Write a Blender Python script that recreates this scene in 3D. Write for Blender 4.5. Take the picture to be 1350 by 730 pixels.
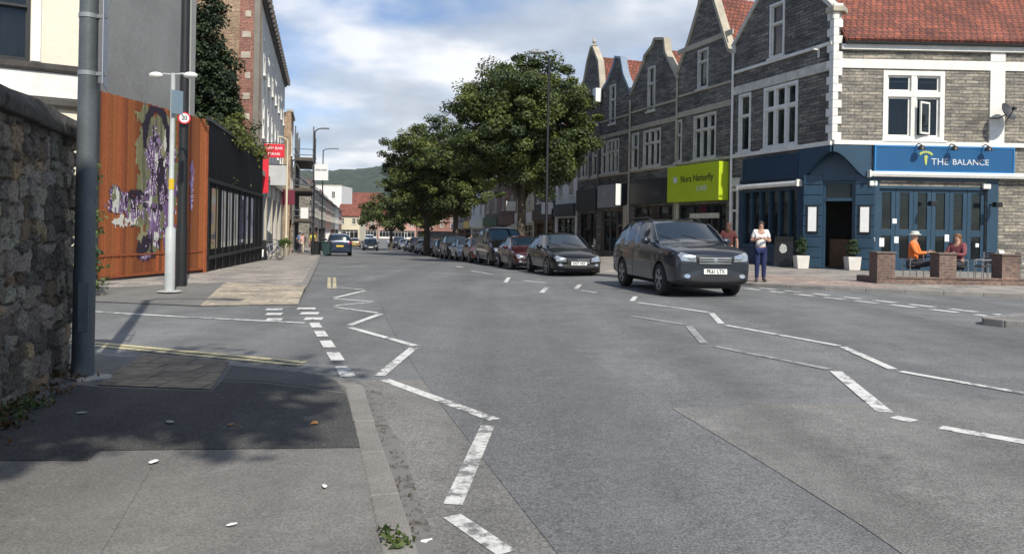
import bpy, bmesh, math, random
import numpy as np
from mathutils import Vector, Matrix, Euler
from mathutils.bvhtree import BVHTree

R = math.radians
SC = bpy.context.scene
COL = SC.collection
for _o in list(bpy.data.objects):
    bpy.data.objects.remove(_o)
rng = random.Random(7)

# ------------------------------------------------------------------ camera
F, PX, PY, ROLL = 1000.0, 675.0, 302.0, R(1.0)
EYE = Vector((0, 0, 1.5))
RIGHT = Vector((math.cos(ROLL), 0, math.sin(ROLL)))
UP = Vector((-math.sin(ROLL), 0, math.cos(ROLL)))
cam = bpy.data.cameras.new('camera')
camo = bpy.data.objects.new('camera', cam)
COL.objects.link(camo)
cam.sensor_width = 36
cam.lens = 36 * F / 1350
cam.shift_y = -63 / 1350
cam.clip_start = 0.1
cam.clip_end = 6000
camo.matrix_world = Matrix(((RIGHT.x, UP.x, 0, 0), (RIGHT.y, UP.y, -1, 0), (RIGHT.z, UP.z, 0, 1.5), (0, 0, 0, 1)))
SC.camera = camo

# ------------------------------------------------------------------ light
SUN_EL, SUN_AZ = R(44), R(158)          # azimuth clockwise from +Y
SDIR = Vector((math.sin(SUN_AZ) * math.cos(SUN_EL), math.cos(SUN_AZ) * math.cos(SUN_EL), math.sin(SUN_EL)))
sun = bpy.data.lights.new('sun', 'SUN')
suno = bpy.data.objects.new('sun', sun)
COL.objects.link(suno)
suno.rotation_euler = (-SDIR).to_track_quat('-Z', 'Y').to_euler()
sun.energy = 4.8
sun.angle = R(0.55)
sun.color = (1.0, 0.94, 0.83)
SC.view_settings.view_transform = 'Standard'
SC.view_settings.look = 'None'
SC.view_settings.gamma = 1
SC.view_settings.use_curve_mapping = False
SC.view_settings.exposure = 0.10

W = bpy.data.worlds.new('World')
SC.world = W
W.use_nodes = True


def nd(nt, t, **kw):
    n = nt.nodes.new(t)
    for k, v in kw.items():
        if k in n.inputs:
            n.inputs[k].default_value = v
        else:
            setattr(n, k, v)
    return n


def mathn(nt, op, a, b=None, clamp=False):
    n = nt.nodes.new('ShaderNodeMath')
    n.operation = op
    n.use_clamp = clamp
    for i, v in enumerate((a, b)):
        if v is None:
            continue
        if isinstance(v, (int, float)):
            n.inputs[i].default_value = v
        else:
            nt.links.new(v, n.inputs[i])
    return n.outputs[0]


def mixc(nt, fac, a, b):
    n = nt.nodes.new('ShaderNodeMix')
    n.data_type = 'RGBA'
    n.clamp_factor = True
    for s, v in ((n.inputs[0], fac), (n.inputs[6], a), (n.inputs[7], b)):
        if isinstance(v, (int, float)):
            s.default_value = v
        elif isinstance(v, (tuple, list)):
            s.default_value = tuple(v)[:3] + (1,)
        else:
            nt.links.new(v, s)
    return n.outputs[2]


def ramp(nt, fac, stops):
    n = nt.nodes.new('ShaderNodeValToRGB')
    nt.links.new(fac, n.inputs[0])
    e = n.color_ramp.elements
    while len(e) < len(stops):
        e.new(0.5)
    for el, (p, c) in zip(e, stops):
        el.position = p
        el.color = (c, c, c, 1) if isinstance(c, (int, float)) else tuple(c) + (1,)
    return n.outputs[0]


def world_nodes():
    nt = W.node_tree
    nt.nodes.clear()
    out = nd(nt, 'ShaderNodeOutputWorld')
    bg = nd(nt, 'ShaderNodeBackground')
    bg.inputs['Strength'].default_value = 0.10
    sky = nd(nt, 'ShaderNodeTexSky')
    sky.sky_type = 'NISHITA'
    sky.sun_disc = False
    sky.sun_elevation = SUN_EL
    sky.sun_rotation = SUN_AZ
    sky.air_density = 1.0
    sky.dust_density = 0.15
    sky.ozone_density = 2.0
    tc = nd(nt, 'ShaderNodeTexCoord')
    sep = nd(nt, 'ShaderNodeSeparateXYZ')
    nt.links.new(tc.outputs['Generated'], sep.inputs[0])
    zz = mathn(nt, 'ADD', mathn(nt, 'MAXIMUM', sep.outputs[2], 0.0), 0.20)
    cx = mathn(nt, 'DIVIDE', sep.outputs[0], zz)
    cy = mathn(nt, 'DIVIDE', sep.outputs[1], zz)
    cmb = nd(nt, 'ShaderNodeCombineXYZ')
    nt.links.new(cx, cmb.inputs[0])
    nt.links.new(cy, cmb.inputs[1])
    mp = nd(nt, 'ShaderNodeMapping')
    mp.inputs['Location'].default_value = CLOUD_OFF
    nt.links.new(cmb.outputs[0], mp.inputs[0])
    n1 = nd(nt, 'ShaderNodeTexNoise', Scale=0.62, Detail=9.0, Roughness=0.52, Distortion=0.15)
    nt.links.new(mp.outputs[0], n1.inputs['Vector'])
    n2 = nd(nt, 'ShaderNodeTexNoise', Scale=1.5, Detail=6.0, Roughness=0.5)
    nt.links.new(mp.outputs[0], n2.inputs['Vector'])
    m1 = ramp(nt, n1.outputs[0], CLOUD_RAMP)
    col = ramp(nt, n2.outputs[0], [(0.36, (4.2, 4.8, 5.8)), (0.49, (6.2, 6.8, 7.7)), (0.60, (10.4, 10.4, 10.5))])
    hs = nd(nt, 'ShaderNodeHueSaturation', Saturation=1.06, Value=1.08)
    tint = nd(nt, 'ShaderNodeMix', data_type='RGBA', blend_type='MULTIPLY')
    tint.inputs[0].default_value = 1
    tint.inputs[7].default_value = (0.90, 0.98, 1.13, 1)
    nt.links.new(sky.outputs[0], tint.inputs[6])
    nt.links.new(tint.outputs[2], hs.inputs['Color'])
    c = mixc(nt, m1, hs.outputs[0], col)
    nt.links.new(c, bg.inputs[0])
    nt.links.new(bg.outputs[0], out.inputs[0])


CLOUD_OFF = (13.0, 8.8, 2)
CLOUD_RAMP = [(0.455, 0.0), (0.525, 0.8), (0.59, 1.0)]
world_nodes()

# ------------------------------------------------------------------ ground shape and sight lines
_yt = np.array([-200, 0, 19, 26, 40, 58, 94, 150, 400, 1200, 3000], float)
_zt = np.array([0, 0, 0, -.08, -.36, -.82, -1.45, -2.0, -3.2, -6, -8], float)
_ys = np.arange(-200, 3000, 1.0)
_zs = np.convolve(np.pad(np.interp(_ys, _yt, _zt), 5, 'edge'), np.ones(11) / 11, 'valid')


def g(x, y):
    k = min(max((x - 2.0) / 6.0, 0.0), 1.0)
    k = k * k * (3 - 2 * k) if y < 60 else 0.0
    return float(np.interp(y, _ys, _zs)) * (1 - k) + 0.012 * min(max(x, 0.0), 8.0)


def ray(px, py):
    return RIGHT * ((px - PX) / F) + UP * ((PY - py) / F) + Vector((0, 1, 0))


def at(px, py, dz=0.0):
    """the point of the ground (raised by dz) seen along this sight line"""
    d = ray(px, py)
    t = 10.0
    for _ in range(60):
        p = EYE + d * t
        h = g(p.x, p.y) + dz
        tn = (h - EYE.z) / d.z
        t = t * 0.5 + min(max(tn, 0.5), 900) * 0.5
    return EYE + d * t


def atY(px, py, Y):
    return EYE + ray(px, py) * Y


class Frame:
    """a vertical plane: origin, x axis along the facade, +y outward, z up"""

    def __init__(s, ox, oy, dx, dy, z0=0.0):
        l = math.hypot(dx, dy)
        dx, dy = dx / l, dy / l
        s.o = Vector((ox, oy, z0))
        s.d = Vector((dx, dy, 0))
        s.n = Vector((-dy, dx, 0))
        s.M = Matrix(((dx, -dy, 0, ox), (dy, dx, 0, oy), (0, 0, 1, z0), (0, 0, 0, 1)))

    def uz(s, px, py, y=0.0):
        d = ray(px, py)
        o = s.o + s.n * y
        t = (o - EYE).dot(s.n) / d.dot(s.n)
        p = EYE + d * t - s.o
        return p.dot(s.d), p.z


ID = Matrix.Identity(4)

# ------------------------------------------------------------------ materials
MATS = {}


def newmat(name):
    m = bpy.data.materials.new(name)
    m.use_nodes = True
    nt = m.node_tree
    p = nt.nodes['Principled BSDF']
    return m, nt, p


def mat(name, col, rough=0.7, var=0.12, scale=2.0, bump=0.0, bscale=60.0, metal=0.0, spec=0.5, fine=0.0, fscale=120.0, coat=0.0, vec='Object'):
    if name in MATS:
        return MATS[name]
    m, nt, p = newmat(name)
    p.inputs['Roughness'].default_value = rough
    p.inputs['Metallic'].default_value = metal
    p.inputs['Specular IOR Level'].default_value = spec
    p.inputs['Coat Weight'].default_value = coat
    p.inputs['Coat Roughness'].default_value = 0.04
    tc = nd(nt, 'ShaderNodeTexCoord')
    n = nd(nt, 'ShaderNodeTexNoise', Scale=scale, Detail=6.0, Roughness=0.6)
    nt.links.new(tc.outputs[vec], n.inputs['Vector'])
    f = ramp(nt, n.outputs[0], [(0.3, 0.0), (0.7, 1.0)])
    c = mixc(nt, f, [x * (1 - var) for x in col], [min(x * (1 + var), 0.95) for x in col])
    if fine:
        n3 = nd(nt, 'ShaderNodeTexNoise', Scale=fscale, Detail=2.0)
        nt.links.new(tc.outputs[vec], n3.inputs['Vector'])
        f3 = ramp(nt, n3.outputs[0], [(0.35, 1 - fine), (0.65, 1 + fine)])
        mm = nd(nt, 'ShaderNodeMix', data_type='RGBA', blend_type='MULTIPLY')
        mm.inputs[0].default_value = 1
        nt.links.new(c, mm.inputs[6])
        nt.links.new(f3, mm.inputs[7])
        c = mm.outputs[2]
    nt.links.new(c, p.inputs['Base Color'])
    if bump:
        nb = nd(nt, 'ShaderNodeTexNoise', Scale=bscale, Detail=4.0)
        nt.links.new(tc.outputs[vec], nb.inputs['Vector'])
        b = nd(nt, 'ShaderNodeBump', Strength=bump, Distance=0.02)
        nt.links.new(nb.outputs[0], b.inputs['Height'])
        nt.links.new(b.outputs[0], p.inputs['Normal'])
    MATS[name] = m
    return m


def brickmat(name, c1, c2, mortar, bw=0.45, bh=0.1, ms=0.012, bump=0.4, rough=0.85, stain=0.25, squash=1.0, mottle=0.28):
    if name in MATS:
        return MATS[name]
    m, nt, p = newmat(name)
    p.inputs['Roughness'].default_value = rough
    uv = nd(nt, 'ShaderNodeTexCoord')
    wob = nd(nt, 'ShaderNodeTexNoise', Scale=1.3, Detail=2.0)
    nt.links.new(uv.outputs['UV'], wob.inputs['Vector'])
    add = nd(nt, 'ShaderNodeVectorMath', operation='MULTIPLY_ADD')
    add.inputs[1].default_value = (0.10, 0.05, 0)
    nt.links.new(wob.outputs['Color'], add.inputs[0])
    nt.links.new(uv.outputs['UV'], add.inputs[2])
    b = nd(nt, 'ShaderNodeTexBrick')
    b.inputs['Color1'].default_value = tuple(c1) + (1,)
    b.inputs['Color2'].default_value = tuple(c2) + (1,)
    b.inputs['Mortar'].default_value = tuple(mortar) + (1,)
    b.inputs['Scale'].default_value = 1.0
    b.inputs['Mortar Size'].default_value = ms
    b.inputs['Mortar Smooth'].default_value = 0.3
    b.inputs['Brick Width'].default_value = bw
    b.inputs['Row Height'].default_value = bh
    b.offset = 0.43
    b.squash = squash
    b.squash_frequency = 3
    nt.links.new(add.outputs[0], b.inputs['Vector'])
    n = nd(nt, 'ShaderNodeTexNoise', Scale=0.7, Detail=5.0)
    nt.links.new(uv.outputs['UV'], n.inputs['Vector'])
    f = ramp(nt, n.outputs[0], [(0.3, 1 - stain), (0.7, 1 + stain)])
    n2 = nd(nt, 'ShaderNodeTexNoise', Scale=9.0, Detail=3.0)
    nt.links.new(uv.outputs['UV'], n2.inputs['Vector'])
    f2 = ramp(nt, n2.outputs[0], [(0.3, 1 - mottle), (0.7, 1 + mottle)])
    c = b.outputs['Color']
    for ff in (f, f2):
        mm = nd(nt, 'ShaderNodeMix', data_type='RGBA', blend_type='MULTIPLY')
        mm.inputs[0].default_value = 1
        nt.links.new(c, mm.inputs[6])
        nt.links.new(ff, mm.inputs[7])
        c = mm.outputs[2]
    nt.links.new(c, p.inputs['Base Color'])
    if bw > .3 and mottle > .2:
        mp = nd(nt, 'ShaderNodeMapping')
        mp.inputs['Scale'].default_value = (1.9 * .5 / bw, 1.0 / bh, 1)
        nt.links.new(add.outputs[0], mp.inputs[0])
        vv = nd(nt, 'ShaderNodeTexVoronoi', Scale=1.0, Randomness=0.8)
        nt.links.new(mp.outputs[0], vv.inputs['Vector'])
        sc = nd(nt, 'ShaderNodeSeparateColor')
        nt.links.new(vv.outputs['Color'], sc.inputs[0])
        t1 = ramp(nt, sc.outputs[0], [(0.0, (.52, .53, .56)), (0.5, (1.0, .98, .94)), (1.0, (1.5, 1.42, 1.28))])
        mm = nd(nt, 'ShaderNodeMix', data_type='RGBA', blend_type='MULTIPLY')
        mm.inputs[0].default_value = 0.62
        nt.links.new(c, mm.inputs[6])
        nt.links.new(t1, mm.inputs[7])
        nt.links.new(mm.outputs[2], p.inputs['Base Color'])
    inv = mathn(nt, 'SUBTRACT', 1.0, b.outputs['Fac'])
    hh = mathn(nt, 'ADD', inv, n2.outputs[0])
    bp = nd(nt, 'ShaderNodeBump', Strength=bump, Distance=0.015)
    nt.links.new(hh, bp.inputs['Height'])
    nt.links.new(bp.outputs[0], p.inputs['Normal'])
    MATS[name] = m
    return m


def attrmat(name, rough=0.85, bump=0.0, bscale=50, fine=0.15, trans=0.0):
    """colour from the mesh's own 'col' attribute (the colour each stone, leaf or paint patch has)"""
    if name in MATS:
        return MATS[name]
    m, nt, p = newmat(name)
    p.inputs['Roughness'].default_value = rough
    a = nd(nt, 'ShaderNodeAttribute', attribute_name='col')
    tc = nd(nt, 'ShaderNodeTexCoord')
    n = nd(nt, 'ShaderNodeTexNoise', Scale=bscale, Detail=4.0)
    nt.links.new(tc.outputs['Object'], n.inputs['Vector'])
    f = ramp(nt, n.outputs[0], [(0.3, 1 - fine), (0.7, 1 + fine)])
    mm = nd(nt, 'ShaderNodeMix', data_type='RGBA', blend_type='MULTIPLY')
    mm.inputs[0].default_value = 1
    nt.links.new(a.outputs['Color'], mm.inputs[6])
    nt.links.new(f, mm.inputs[7])
    nt.links.new(mm.outputs[2], p.inputs['Base Color'])
    if bump:
        bp = nd(nt, 'ShaderNodeBump', Strength=bump, Distance=0.02)
        nt.links.new(n.outputs[0], bp.inputs['Height'])
        nt.links.new(bp.outputs[0], p.inputs['Normal'])
    if trans:
        tr = nd(nt, 'ShaderNodeBsdfTranslucent')
        nt.links.new(mm.outputs[2], tr.inputs['Color'])
        mx = nd(nt, 'ShaderNodeMixShader')
        mx.inputs[0].default_value = trans
        nt.links.new(p.outputs[0], mx.inputs[1])
        nt.links.new(tr.outputs[0], mx.inputs[2])
        nt.links.new(mx.outputs[0], nt.nodes['Material Output'].inputs[0])
    MATS[name] = m
    return m


def glassmat(name, tint=(0.02, 0.025, 0.03), clear=0.55):
    """window glass: partly mirror, partly see-through"""
    if name in MATS:
        return MATS[name]
    m, nt, p = newmat(name)
    tr = nd(nt, 'ShaderNodeBsdfTransparent')
    tr.inputs[0].default_value = (0.8, 0.85, 0.84, 1)
    gl = nd(nt, 'ShaderNodeBsdfGlossy')
    gl.inputs['Roughness'].default_value = 0.03
    gl.inputs['Color'].default_value = (0.9, 0.93, 0.95, 1)
    fr = nd(nt, 'ShaderNodeFresnel', IOR=1.55)
    fac = mathn(nt, 'ADD', mathn(nt, 'MULTIPLY', fr.outputs[0], 0.7), 0.0, True)
    mx = nd(nt, 'ShaderNodeMixShader')
    nt.links.new(fac, mx.inputs[0])
    nt.links.new(tr.outputs[0], mx.inputs[1])
    nt.links.new(gl.outputs[0], mx.inputs[2])
    p.inputs['Base Color'].default_value = tuple(tint) + (1,)
    p.inputs['Roughness'].default_value = 0.05
    p.inputs['Specular IOR Level'].default_value = 0.25
    mx2 = nd(nt, 'ShaderNodeMixShader')
    mx2.inputs[0].default_value = clear
    nt.links.new(p.outputs[0], mx2.inputs[1])
    nt.links.new(mx.outputs[0], mx2.inputs[2])
    nt.links.new(mx2.outputs[0], nt.nodes['Material Output'].inputs[0])
    MATS[name] = m
    return m


# ------------------------------------------------------------------ mesh building
def thing(name, label, cat, loc=(0, 0, 0), rz=0.0, group=None):
    o = bpy.data.objects.new(name, None)
    o.empty_display_size = 0.3
    COL.objects.link(o)
    o.location = loc
    o.rotation_euler = (0, 0, rz)
    return tag(o, label, cat, group)


def tag(o, label, cat, group=None):
    o['label'] = label
    o['category'] = cat
    o['kind'] = 'thing'
    if group:
        o['group'] = group
    return o


def struct(o, kind='structure'):
    o['kind'] = kind
    return o


def copy_tree(o, parent=None):
    c = o.copy()
    COL.objects.link(c)
    if parent is not None:
        c.parent = parent
    for ch in list(o.children):
        copy_tree(ch, c)
    return c


def root_loc(p):
    while p.parent is not None:
        p = p.parent
    return Vector(p.location), p.rotation_euler.z


def link(name, me, m=None, parent=None):
    o = bpy.data.objects.new(name, me)
    COL.objects.link(o)
    if m is not None:
        me.materials.append(m)
    if parent is not None:
        o.parent = parent
    return o


class MB:
    def __init__(s):
        s.v, s.f = [], []

    def add(s, vs, fs):
        k = len(s.v)
        s.v += [Vector(v) for v in vs]
        s.f += [tuple(i + k for i in f) for f in fs]
        return s

    def box(s, x0, x1, y0, y1, z0, z1):
        if x0 > x1: x0, x1 = x1, x0
        if y0 > y1: y0, y1 = y1, y0
        if z0 > z1: z0, z1 = z1, z0
        return s.add([(x0, y0, z0), (x1, y0, z0), (x1, y1, z0), (x0, y1, z0), (x0, y0, z1), (x1, y0, z1), (x1, y1, z1), (x0, y1, z1)],
                     [(0, 3, 2, 1), (4, 5, 6, 7), (0, 1, 5, 4), (1, 2, 6, 5), (2, 3, 7, 6), (3, 0, 4, 7)])

    def cyl(s, p0, p1, r0, r1=None, n=12, caps=True):
        r1 = r0 if r1 is None else r1
        p0, p1 = Vector(p0), Vector(p1)
        d = (p1 - p0).normalized()
        a = d.orthogonal().normalized()
        b = d.cross(a)
        vs = []
        for p, r in ((p0, r0), (p1, r1)):
            for i in range(n):
                t = 2 * math.pi * i / n
                vs.append(p + (a * math.cos(t) + b * math.sin(t)) * r)
        fs = [(i, (i + 1) % n, n + (i + 1) % n, n + i) for i in range(n)]
        if caps:
            fs += [tuple(range(n))[::-1], tuple(range(n, 2 * n))]
        return s.add(vs, fs)

    def tube(s, pts, r, n=8):
        pts = [Vector(p) for p in pts]
        rs = r if isinstance(r, (list, tuple)) else [r] * len(pts)
        vs, fs = [], []
        a = None
        for i, p in enumerate(pts):
            d = (pts[min(i + 1, len(pts) - 1)] - pts[max(i - 1, 0)]).normalized()
            if a is None:
                a = d.orthogonal().normalized()
            else:
                a = (a - d * a.dot(d)).normalized()
            b = d.cross(a)
            for k in range(n):
                t = 2 * math.pi * k / n
                vs.append(p + (a * math.cos(t) + b * math.sin(t)) * rs[i])
        for i in range(len(pts) - 1):
            for k in range(n):
                k2 = (k + 1) % n
                fs.append((i * n + k, i * n + k2, (i + 1) * n + k2, (i + 1) * n + k))
        fs += [tuple(range(n))[::-1], tuple((len(pts) - 1) * n + k for k in range(n))]
        return s.add(vs, fs)

    def prism(s, poly, axis, a0, a1):
        """poly: 2-D points in the two other axes, extruded along axis 'x','y','z'"""
        def P(p, a):
            return {'x': (a, p[0], p[1]), 'y': (p[0], a, p[1]), 'z': (p[0], p[1], a)}[axis]
        n = len(poly)
        vs = [P(p, a0) for p in poly] + [P(p, a1) for p in poly]
        fs = [tuple(range(n))[::-1], tuple(range(n, 2 * n))] + [(i, (i + 1) % n, n + (i + 1) % n, n + i) for i in range(n)]
        return s.add(vs, fs)

    def bar(s, p0, p1, w, h, up=(0, 0, 1)):
        """a rectangular bar from p0 to p1, w across, h along 'up'"""
        p0, p1 = Vector(p0), Vector(p1)
        d = (p1 - p0).normalized()
        a = d.cross(Vector(up)).normalized()
        b = a.cross(d)
        vs = []
        for p in (p0, p1):
            for sx, sy in ((-1, -1), (1, -1), (1, 1), (-1, 1)):
                vs.append(p + a * (sx * w / 2) + b * (sy * h / 2))
        return s.add(vs, [(0, 1, 2, 3), (7, 6, 5, 4), (0, 4, 5, 1), (1, 5, 6, 2), (2, 6, 7, 3), (3, 7, 4, 0)])

    def ball(s, c, rx, ry=None, rz=None, n=10, m=7):
        ry = rx if ry is None else ry
        rz = rx if rz is None else rz
        vs = [(c[0], c[1], c[2] - rz)]
        for j in range(1, m):
            ph = -math.pi / 2 + math.pi * j / m
            for i in range(n):
                t = 2 * math.pi * i / n
                vs.append((c[0] + rx * math.cos(ph) * math.cos(t), c[1] + ry * math.cos(ph) * math.sin(t), c[2] + rz * math.sin(ph)))
        vs.append((c[0], c[1], c[2] + rz))
        fs = [(0, 1 + (i + 1) % n, 1 + i) for i in range(n)]
        for j in range(m - 2):
            for i in range(n):
                a, b = 1 + j * n + i, 1 + j * n + (i + 1) % n
                fs.append((a, b, b + n, a + n))
        l = len(vs) - 1
        fs += [(l - n + i, l - n + (i + 1) % n, l) for i in range(n)]
        return s.add(vs, fs)

    def lathe(s, c, prof, n=16):
        """prof: (radius, z) from bottom to top about the vertical through c"""
        vs, fs = [], []
        for r, z in prof:
            for i in range(n):
                t = 2 * math.pi * i / n
                vs.append((c[0] + r * math.cos(t), c[1] + r * math.sin(t), c[2] + z))
        for j in range(len(prof) - 1):
            for i in range(n):
                k = (i + 1) % n
                fs.append((j * n + i, j * n + k, (j + 1) * n + k, (j + 1) * n + i))
        fs += [tuple(range(n))[::-1], tuple((len(prof) - 1) * n + i for i in range(n))]
        return s.add(vs, fs)

    def build(s, name, m, parent=None, M=None, smooth=False, bevel=0.0, fix=True):
        me = bpy.data.meshes.new(name)
        me.from_pydata([tuple(v) for v in s.v], [], s.f)
        return finish(name, me, m, parent, M, smooth, bevel, fix)


def finish(name, me, m, parent=None, M=None, smooth=False, bevel=0.0, fix=True):
    """normals, box-mapped UVs in metres from the shape's own frame, then the frame's placing"""
    if fix:
        bm = bmesh.new()
        bm.from_mesh(me)
        bmesh.ops.recalc_face_normals(bm, faces=bm.faces)
        bm.to_mesh(me)
        bm.free()
    uv = me.uv_layers.new(name='UVMap')
    for p in me.polygons:
        n = p.normal
        ax, ay, az = abs(n.x), abs(n.y), abs(n.z)
        for li in p.loop_indices:
            c = me.vertices[me.loops[li].vertex_index].co
            uv.data[li].uv = (c.x, c.z) if ay >= ax and ay >= az else ((c.y, c.z) if ax >= az else (c.x, c.y))
    o = link(name, me, m, parent)
    if M is not None:
        if parent is not None:
            l, a = root_loc(parent)
            M = Matrix.Rotation(-a, 4, 'Z') @ Matrix.Translation(-l) @ M
        me.transform(M)
    if smooth:
        for p in me.polygons:
            p.use_smooth = True
        try:
            me.set_sharp_from_angle(angle=R(38))
        except Exception:
            pass
    if bevel:
        b = o.modifiers.new('bevel', 'BEVEL')
        b.width = bevel
        b.segments = 2
        b.limit_method = 'ANGLE'
    return o


def wall_poly(outline, holes, thick, name, m, parent, M, y=0.0):
    bm = bmesh.new()
    bm.faces.new([bm.verts.new((u, y, z)) for u, z in outline])
    for u0, u1, z0, z1 in holes:
        for co, no in (((u0, 0, 0), (1, 0, 0)), ((u1, 0, 0), (1, 0, 0)), ((0, 0, z0), (0, 0, 1)), ((0, 0, z1), (0, 0, 1))):
            bmesh.ops.bisect_plane(bm, geom=bm.verts[:] + bm.edges[:] + bm.faces[:], dist=1e-4, plane_co=co, plane_no=no)
    kill = []
    for f in bm.faces:
        c = f.calc_center_median()
        if any(min(a, b) < c.x < max(a, b) and min(zz0, zz1) < c.z < max(zz0, zz1) for a, b, zz0, zz1 in holes):
            kill.append(f)
    if kill:
        bmesh.ops.delete(bm, geom=kill, context='FACES')
    r = bmesh.ops.extrude_face_region(bm, geom=bm.faces[:])
    bmesh.ops.translate(bm, verts=[v for v in r['geom'] if isinstance(v, bmesh.types.BMVert)], vec=(0, -thick, 0))
    me = bpy.data.meshes.new(name)
    bm.to_mesh(me)
    bm.free()
    return finish(name, me, m, parent, M)


def sheet(name, poly, dz, m, step=2.0, parent=None, thick=0.0):
    """a ground sheet over a 2-D polygon that follows the ground, dz above it; with thick > 0 it is a slab"""
    bm = bmesh.new()
    bm.faces.new([bm.verts.new((x, y, 0)) for x, y in poly])
    xs, ys = [p[0] for p in poly], [p[1] for p in poly]
    for ax, lo, hi in ((0, min(xs), max(xs)), (1, min(ys), max(ys))):
        a = math.ceil((lo + 1e-3) / step) * step
        while a < hi - 1e-3:
            co, no = [0, 0, 0], [0, 0, 0]
            co[ax], no[ax] = a, 1
            bmesh.ops.bisect_plane(bm, geom=bm.verts[:] + bm.edges[:] + bm.faces[:], dist=1e-4, plane_co=co, plane_no=no)
            a += step
    if thick:
        r = bmesh.ops.extrude_face_region(bm, geom=bm.faces[:])
        low = [v for v in r['geom'] if isinstance(v, bmesh.types.BMVert)]
        lowset = set(low)
        for v in bm.verts:
            v.co.z = g(v.co.x, v.co.y) + dz - (thick if v in lowset else 0)
        bmesh.ops.recalc_face_normals(bm, faces=bm.faces)
    else:
        for v in bm.verts:
            v.co.z = g(v.co.x, v.co.y) + dz
        for f in bm.faces:
            f.normal_update()
            if f.normal.z < 0:
                f.normal_flip()
    me = bpy.data.meshes.new(name)
    bm.to_mesh(me)
    bm.free()
    return finish(name, me, m, parent, fix=False)


def text(s, size, m, parent, M, name='lettering', depth=0.01, align='CENTER', wide=1.0, bold=0.0):
    """raised lettering; M maps the text's own plane (x along, y up, z out) into the world"""
    cu = bpy.data.curves.new(name, 'FONT')
    cu.body = s
    cu.size = size
    cu.extrude = depth
    cu.offset = bold
    cu.align_x = align
    cu.align_y = 'CENTER'
    t = bpy.data.objects.new('lettering_source', cu)
    me = bpy.data.meshes.new_from_object(t)
    bpy.data.objects.remove(t)
    me.name = name
    me.transform(Matrix.Scale(wide, 4, (1, 0, 0)))
    o = link(name, me, m, parent)
    if parent is not None:
        l, a = root_loc(parent)
        M = Matrix.Rotation(-a, 4, 'Z') @ Matrix.Translation(-l) @ M
    me.transform(M)
    return o


def on_facade(fr, u, z, y):
    """text placing on a facade: text x runs along -u, text y up, text z outward"""
    return fr.M @ Matrix(((-1, 0, 0, u), (0, 0, 1, y), (0, 1, 0, z), (0, 0, 0, 1)))


def setcol(me, cols, domain='POINT'):
    a = me.color_attributes.new('col', 'FLOAT_COLOR', domain)
    arr = np.ones((len(a.data), 4), np.float32)
    arr[:, :3] = np.asarray(cols, np.float32)
    a.data.foreach_set('color', arr.ravel())


def evaluated(o, name):
    dg = bpy.context.evaluated_depsgraph_get()
    me = bpy.data.meshes.new_from_object(o.evaluated_get(dg))
    me.name = name
    return me

# ------------------------------------------------------------------ shared surfaces
def asphalt(name, col, var=0.20, fine=0.34, rough=0.9, blot=0.5):
    if name in MATS:
        return MATS[name]
    m, nt, p = newmat(name)
    p.inputs['Roughness'].default_value = rough
    p.inputs['Specular IOR Level'].default_value = 0.3
    tc = nd(nt, 'ShaderNodeTexCoord')
    c = tuple(col) + (1,)
    layers = []
    for sc, det, lo, hi, a, b in ((0.35, 6, .3, .7, 1 - var, 1 + var), (2.2, 6, .35, .7, 1 - var * .6, 1 + var * .6), (16, 3, .3, .7, 1 - fine * .35, 1 + fine * .35), (75, 2, .35, .68, 1 - fine, 1 + fine * 1.3)):
        n = nd(nt, 'ShaderNodeTexNoise', Scale=float(sc), Detail=float(det), Roughness=0.62)
        nt.links.new(tc.outputs['Object'], n.inputs['Vector'])
        layers.append(ramp(nt, n.outputs[0], [(lo, a), (hi, b)]))
    # streaks along the wheel tracks
    mp = nd(nt, 'ShaderNodeMapping')
    mp.inputs['Rotation'].default_value = (0, 0, R(-13.5))
    mp.inputs['Scale'].default_value = (1.1, 0.05, 1)
    nt.links.new(tc.outputs['Object'], mp.inputs[0])
    n = nd(nt, 'ShaderNodeTexNoise', Scale=1.0, Detail=4.0)
    nt.links.new(mp.outputs[0], n.inputs['Vector'])
    layers.append(ramp(nt, n.outputs[0], [(.35, 0.86), (.65, 1.13)]))
    ns = nd(nt, 'ShaderNodeTexNoise', Scale=1.7, Detail=8.0, Roughness=0.7, Distortion=0.6)
    nt.links.new(tc.outputs['Object'], ns.inputs['Vector'])
    layers.append(ramp(nt, ns.outputs[0], [(.28, 0.72), (.40, 1.0), (.62, 1.0), (.74, 1.22)]))
    cc = None
    for l in layers:
        mm = nd(nt, 'ShaderNodeMix', data_type='RGBA', blend_type='MULTIPLY')
        mm.inputs[0].default_value = 1
        if cc is None:
            mm.inputs[6].default_value = c
        else:
            nt.links.new(cc, mm.inputs[6])
        nt.links.new(l, mm.inputs[7])
        cc = mm.outputs[2]
    # light chippings
    v = nd(nt, 'ShaderNodeTexVoronoi', Scale=90.0)
    nt.links.new(tc.outputs['Object'], v.inputs['Vector'])
    sp = nd(nt, 'ShaderNodeSeparateColor')
    nt.links.new(v.outputs['Color'], sp.inputs[0])
    f = ramp(nt, sp.outputs[0], [(0.90, 0.0), (0.98, 0.22)])
    cc = mixc(nt, f, cc, (0.36, 0.35, 0.33))
    nt.links.new(cc, p.inputs['Base Color'])
    nb = nd(nt, 'ShaderNodeTexNoise', Scale=90.0, Detail=3.0)
    nt.links.new(tc.outputs['Object'], nb.inputs['Vector'])
    b = nd(nt, 'ShaderNodeBump', Strength=0.5, Distance=0.008)
    nt.links.new(nb.outputs[0], b.inputs['Height'])
    nt.links.new(b.outputs[0], p.inputs['Normal'])
    MATS[name] = m
    return m


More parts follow.
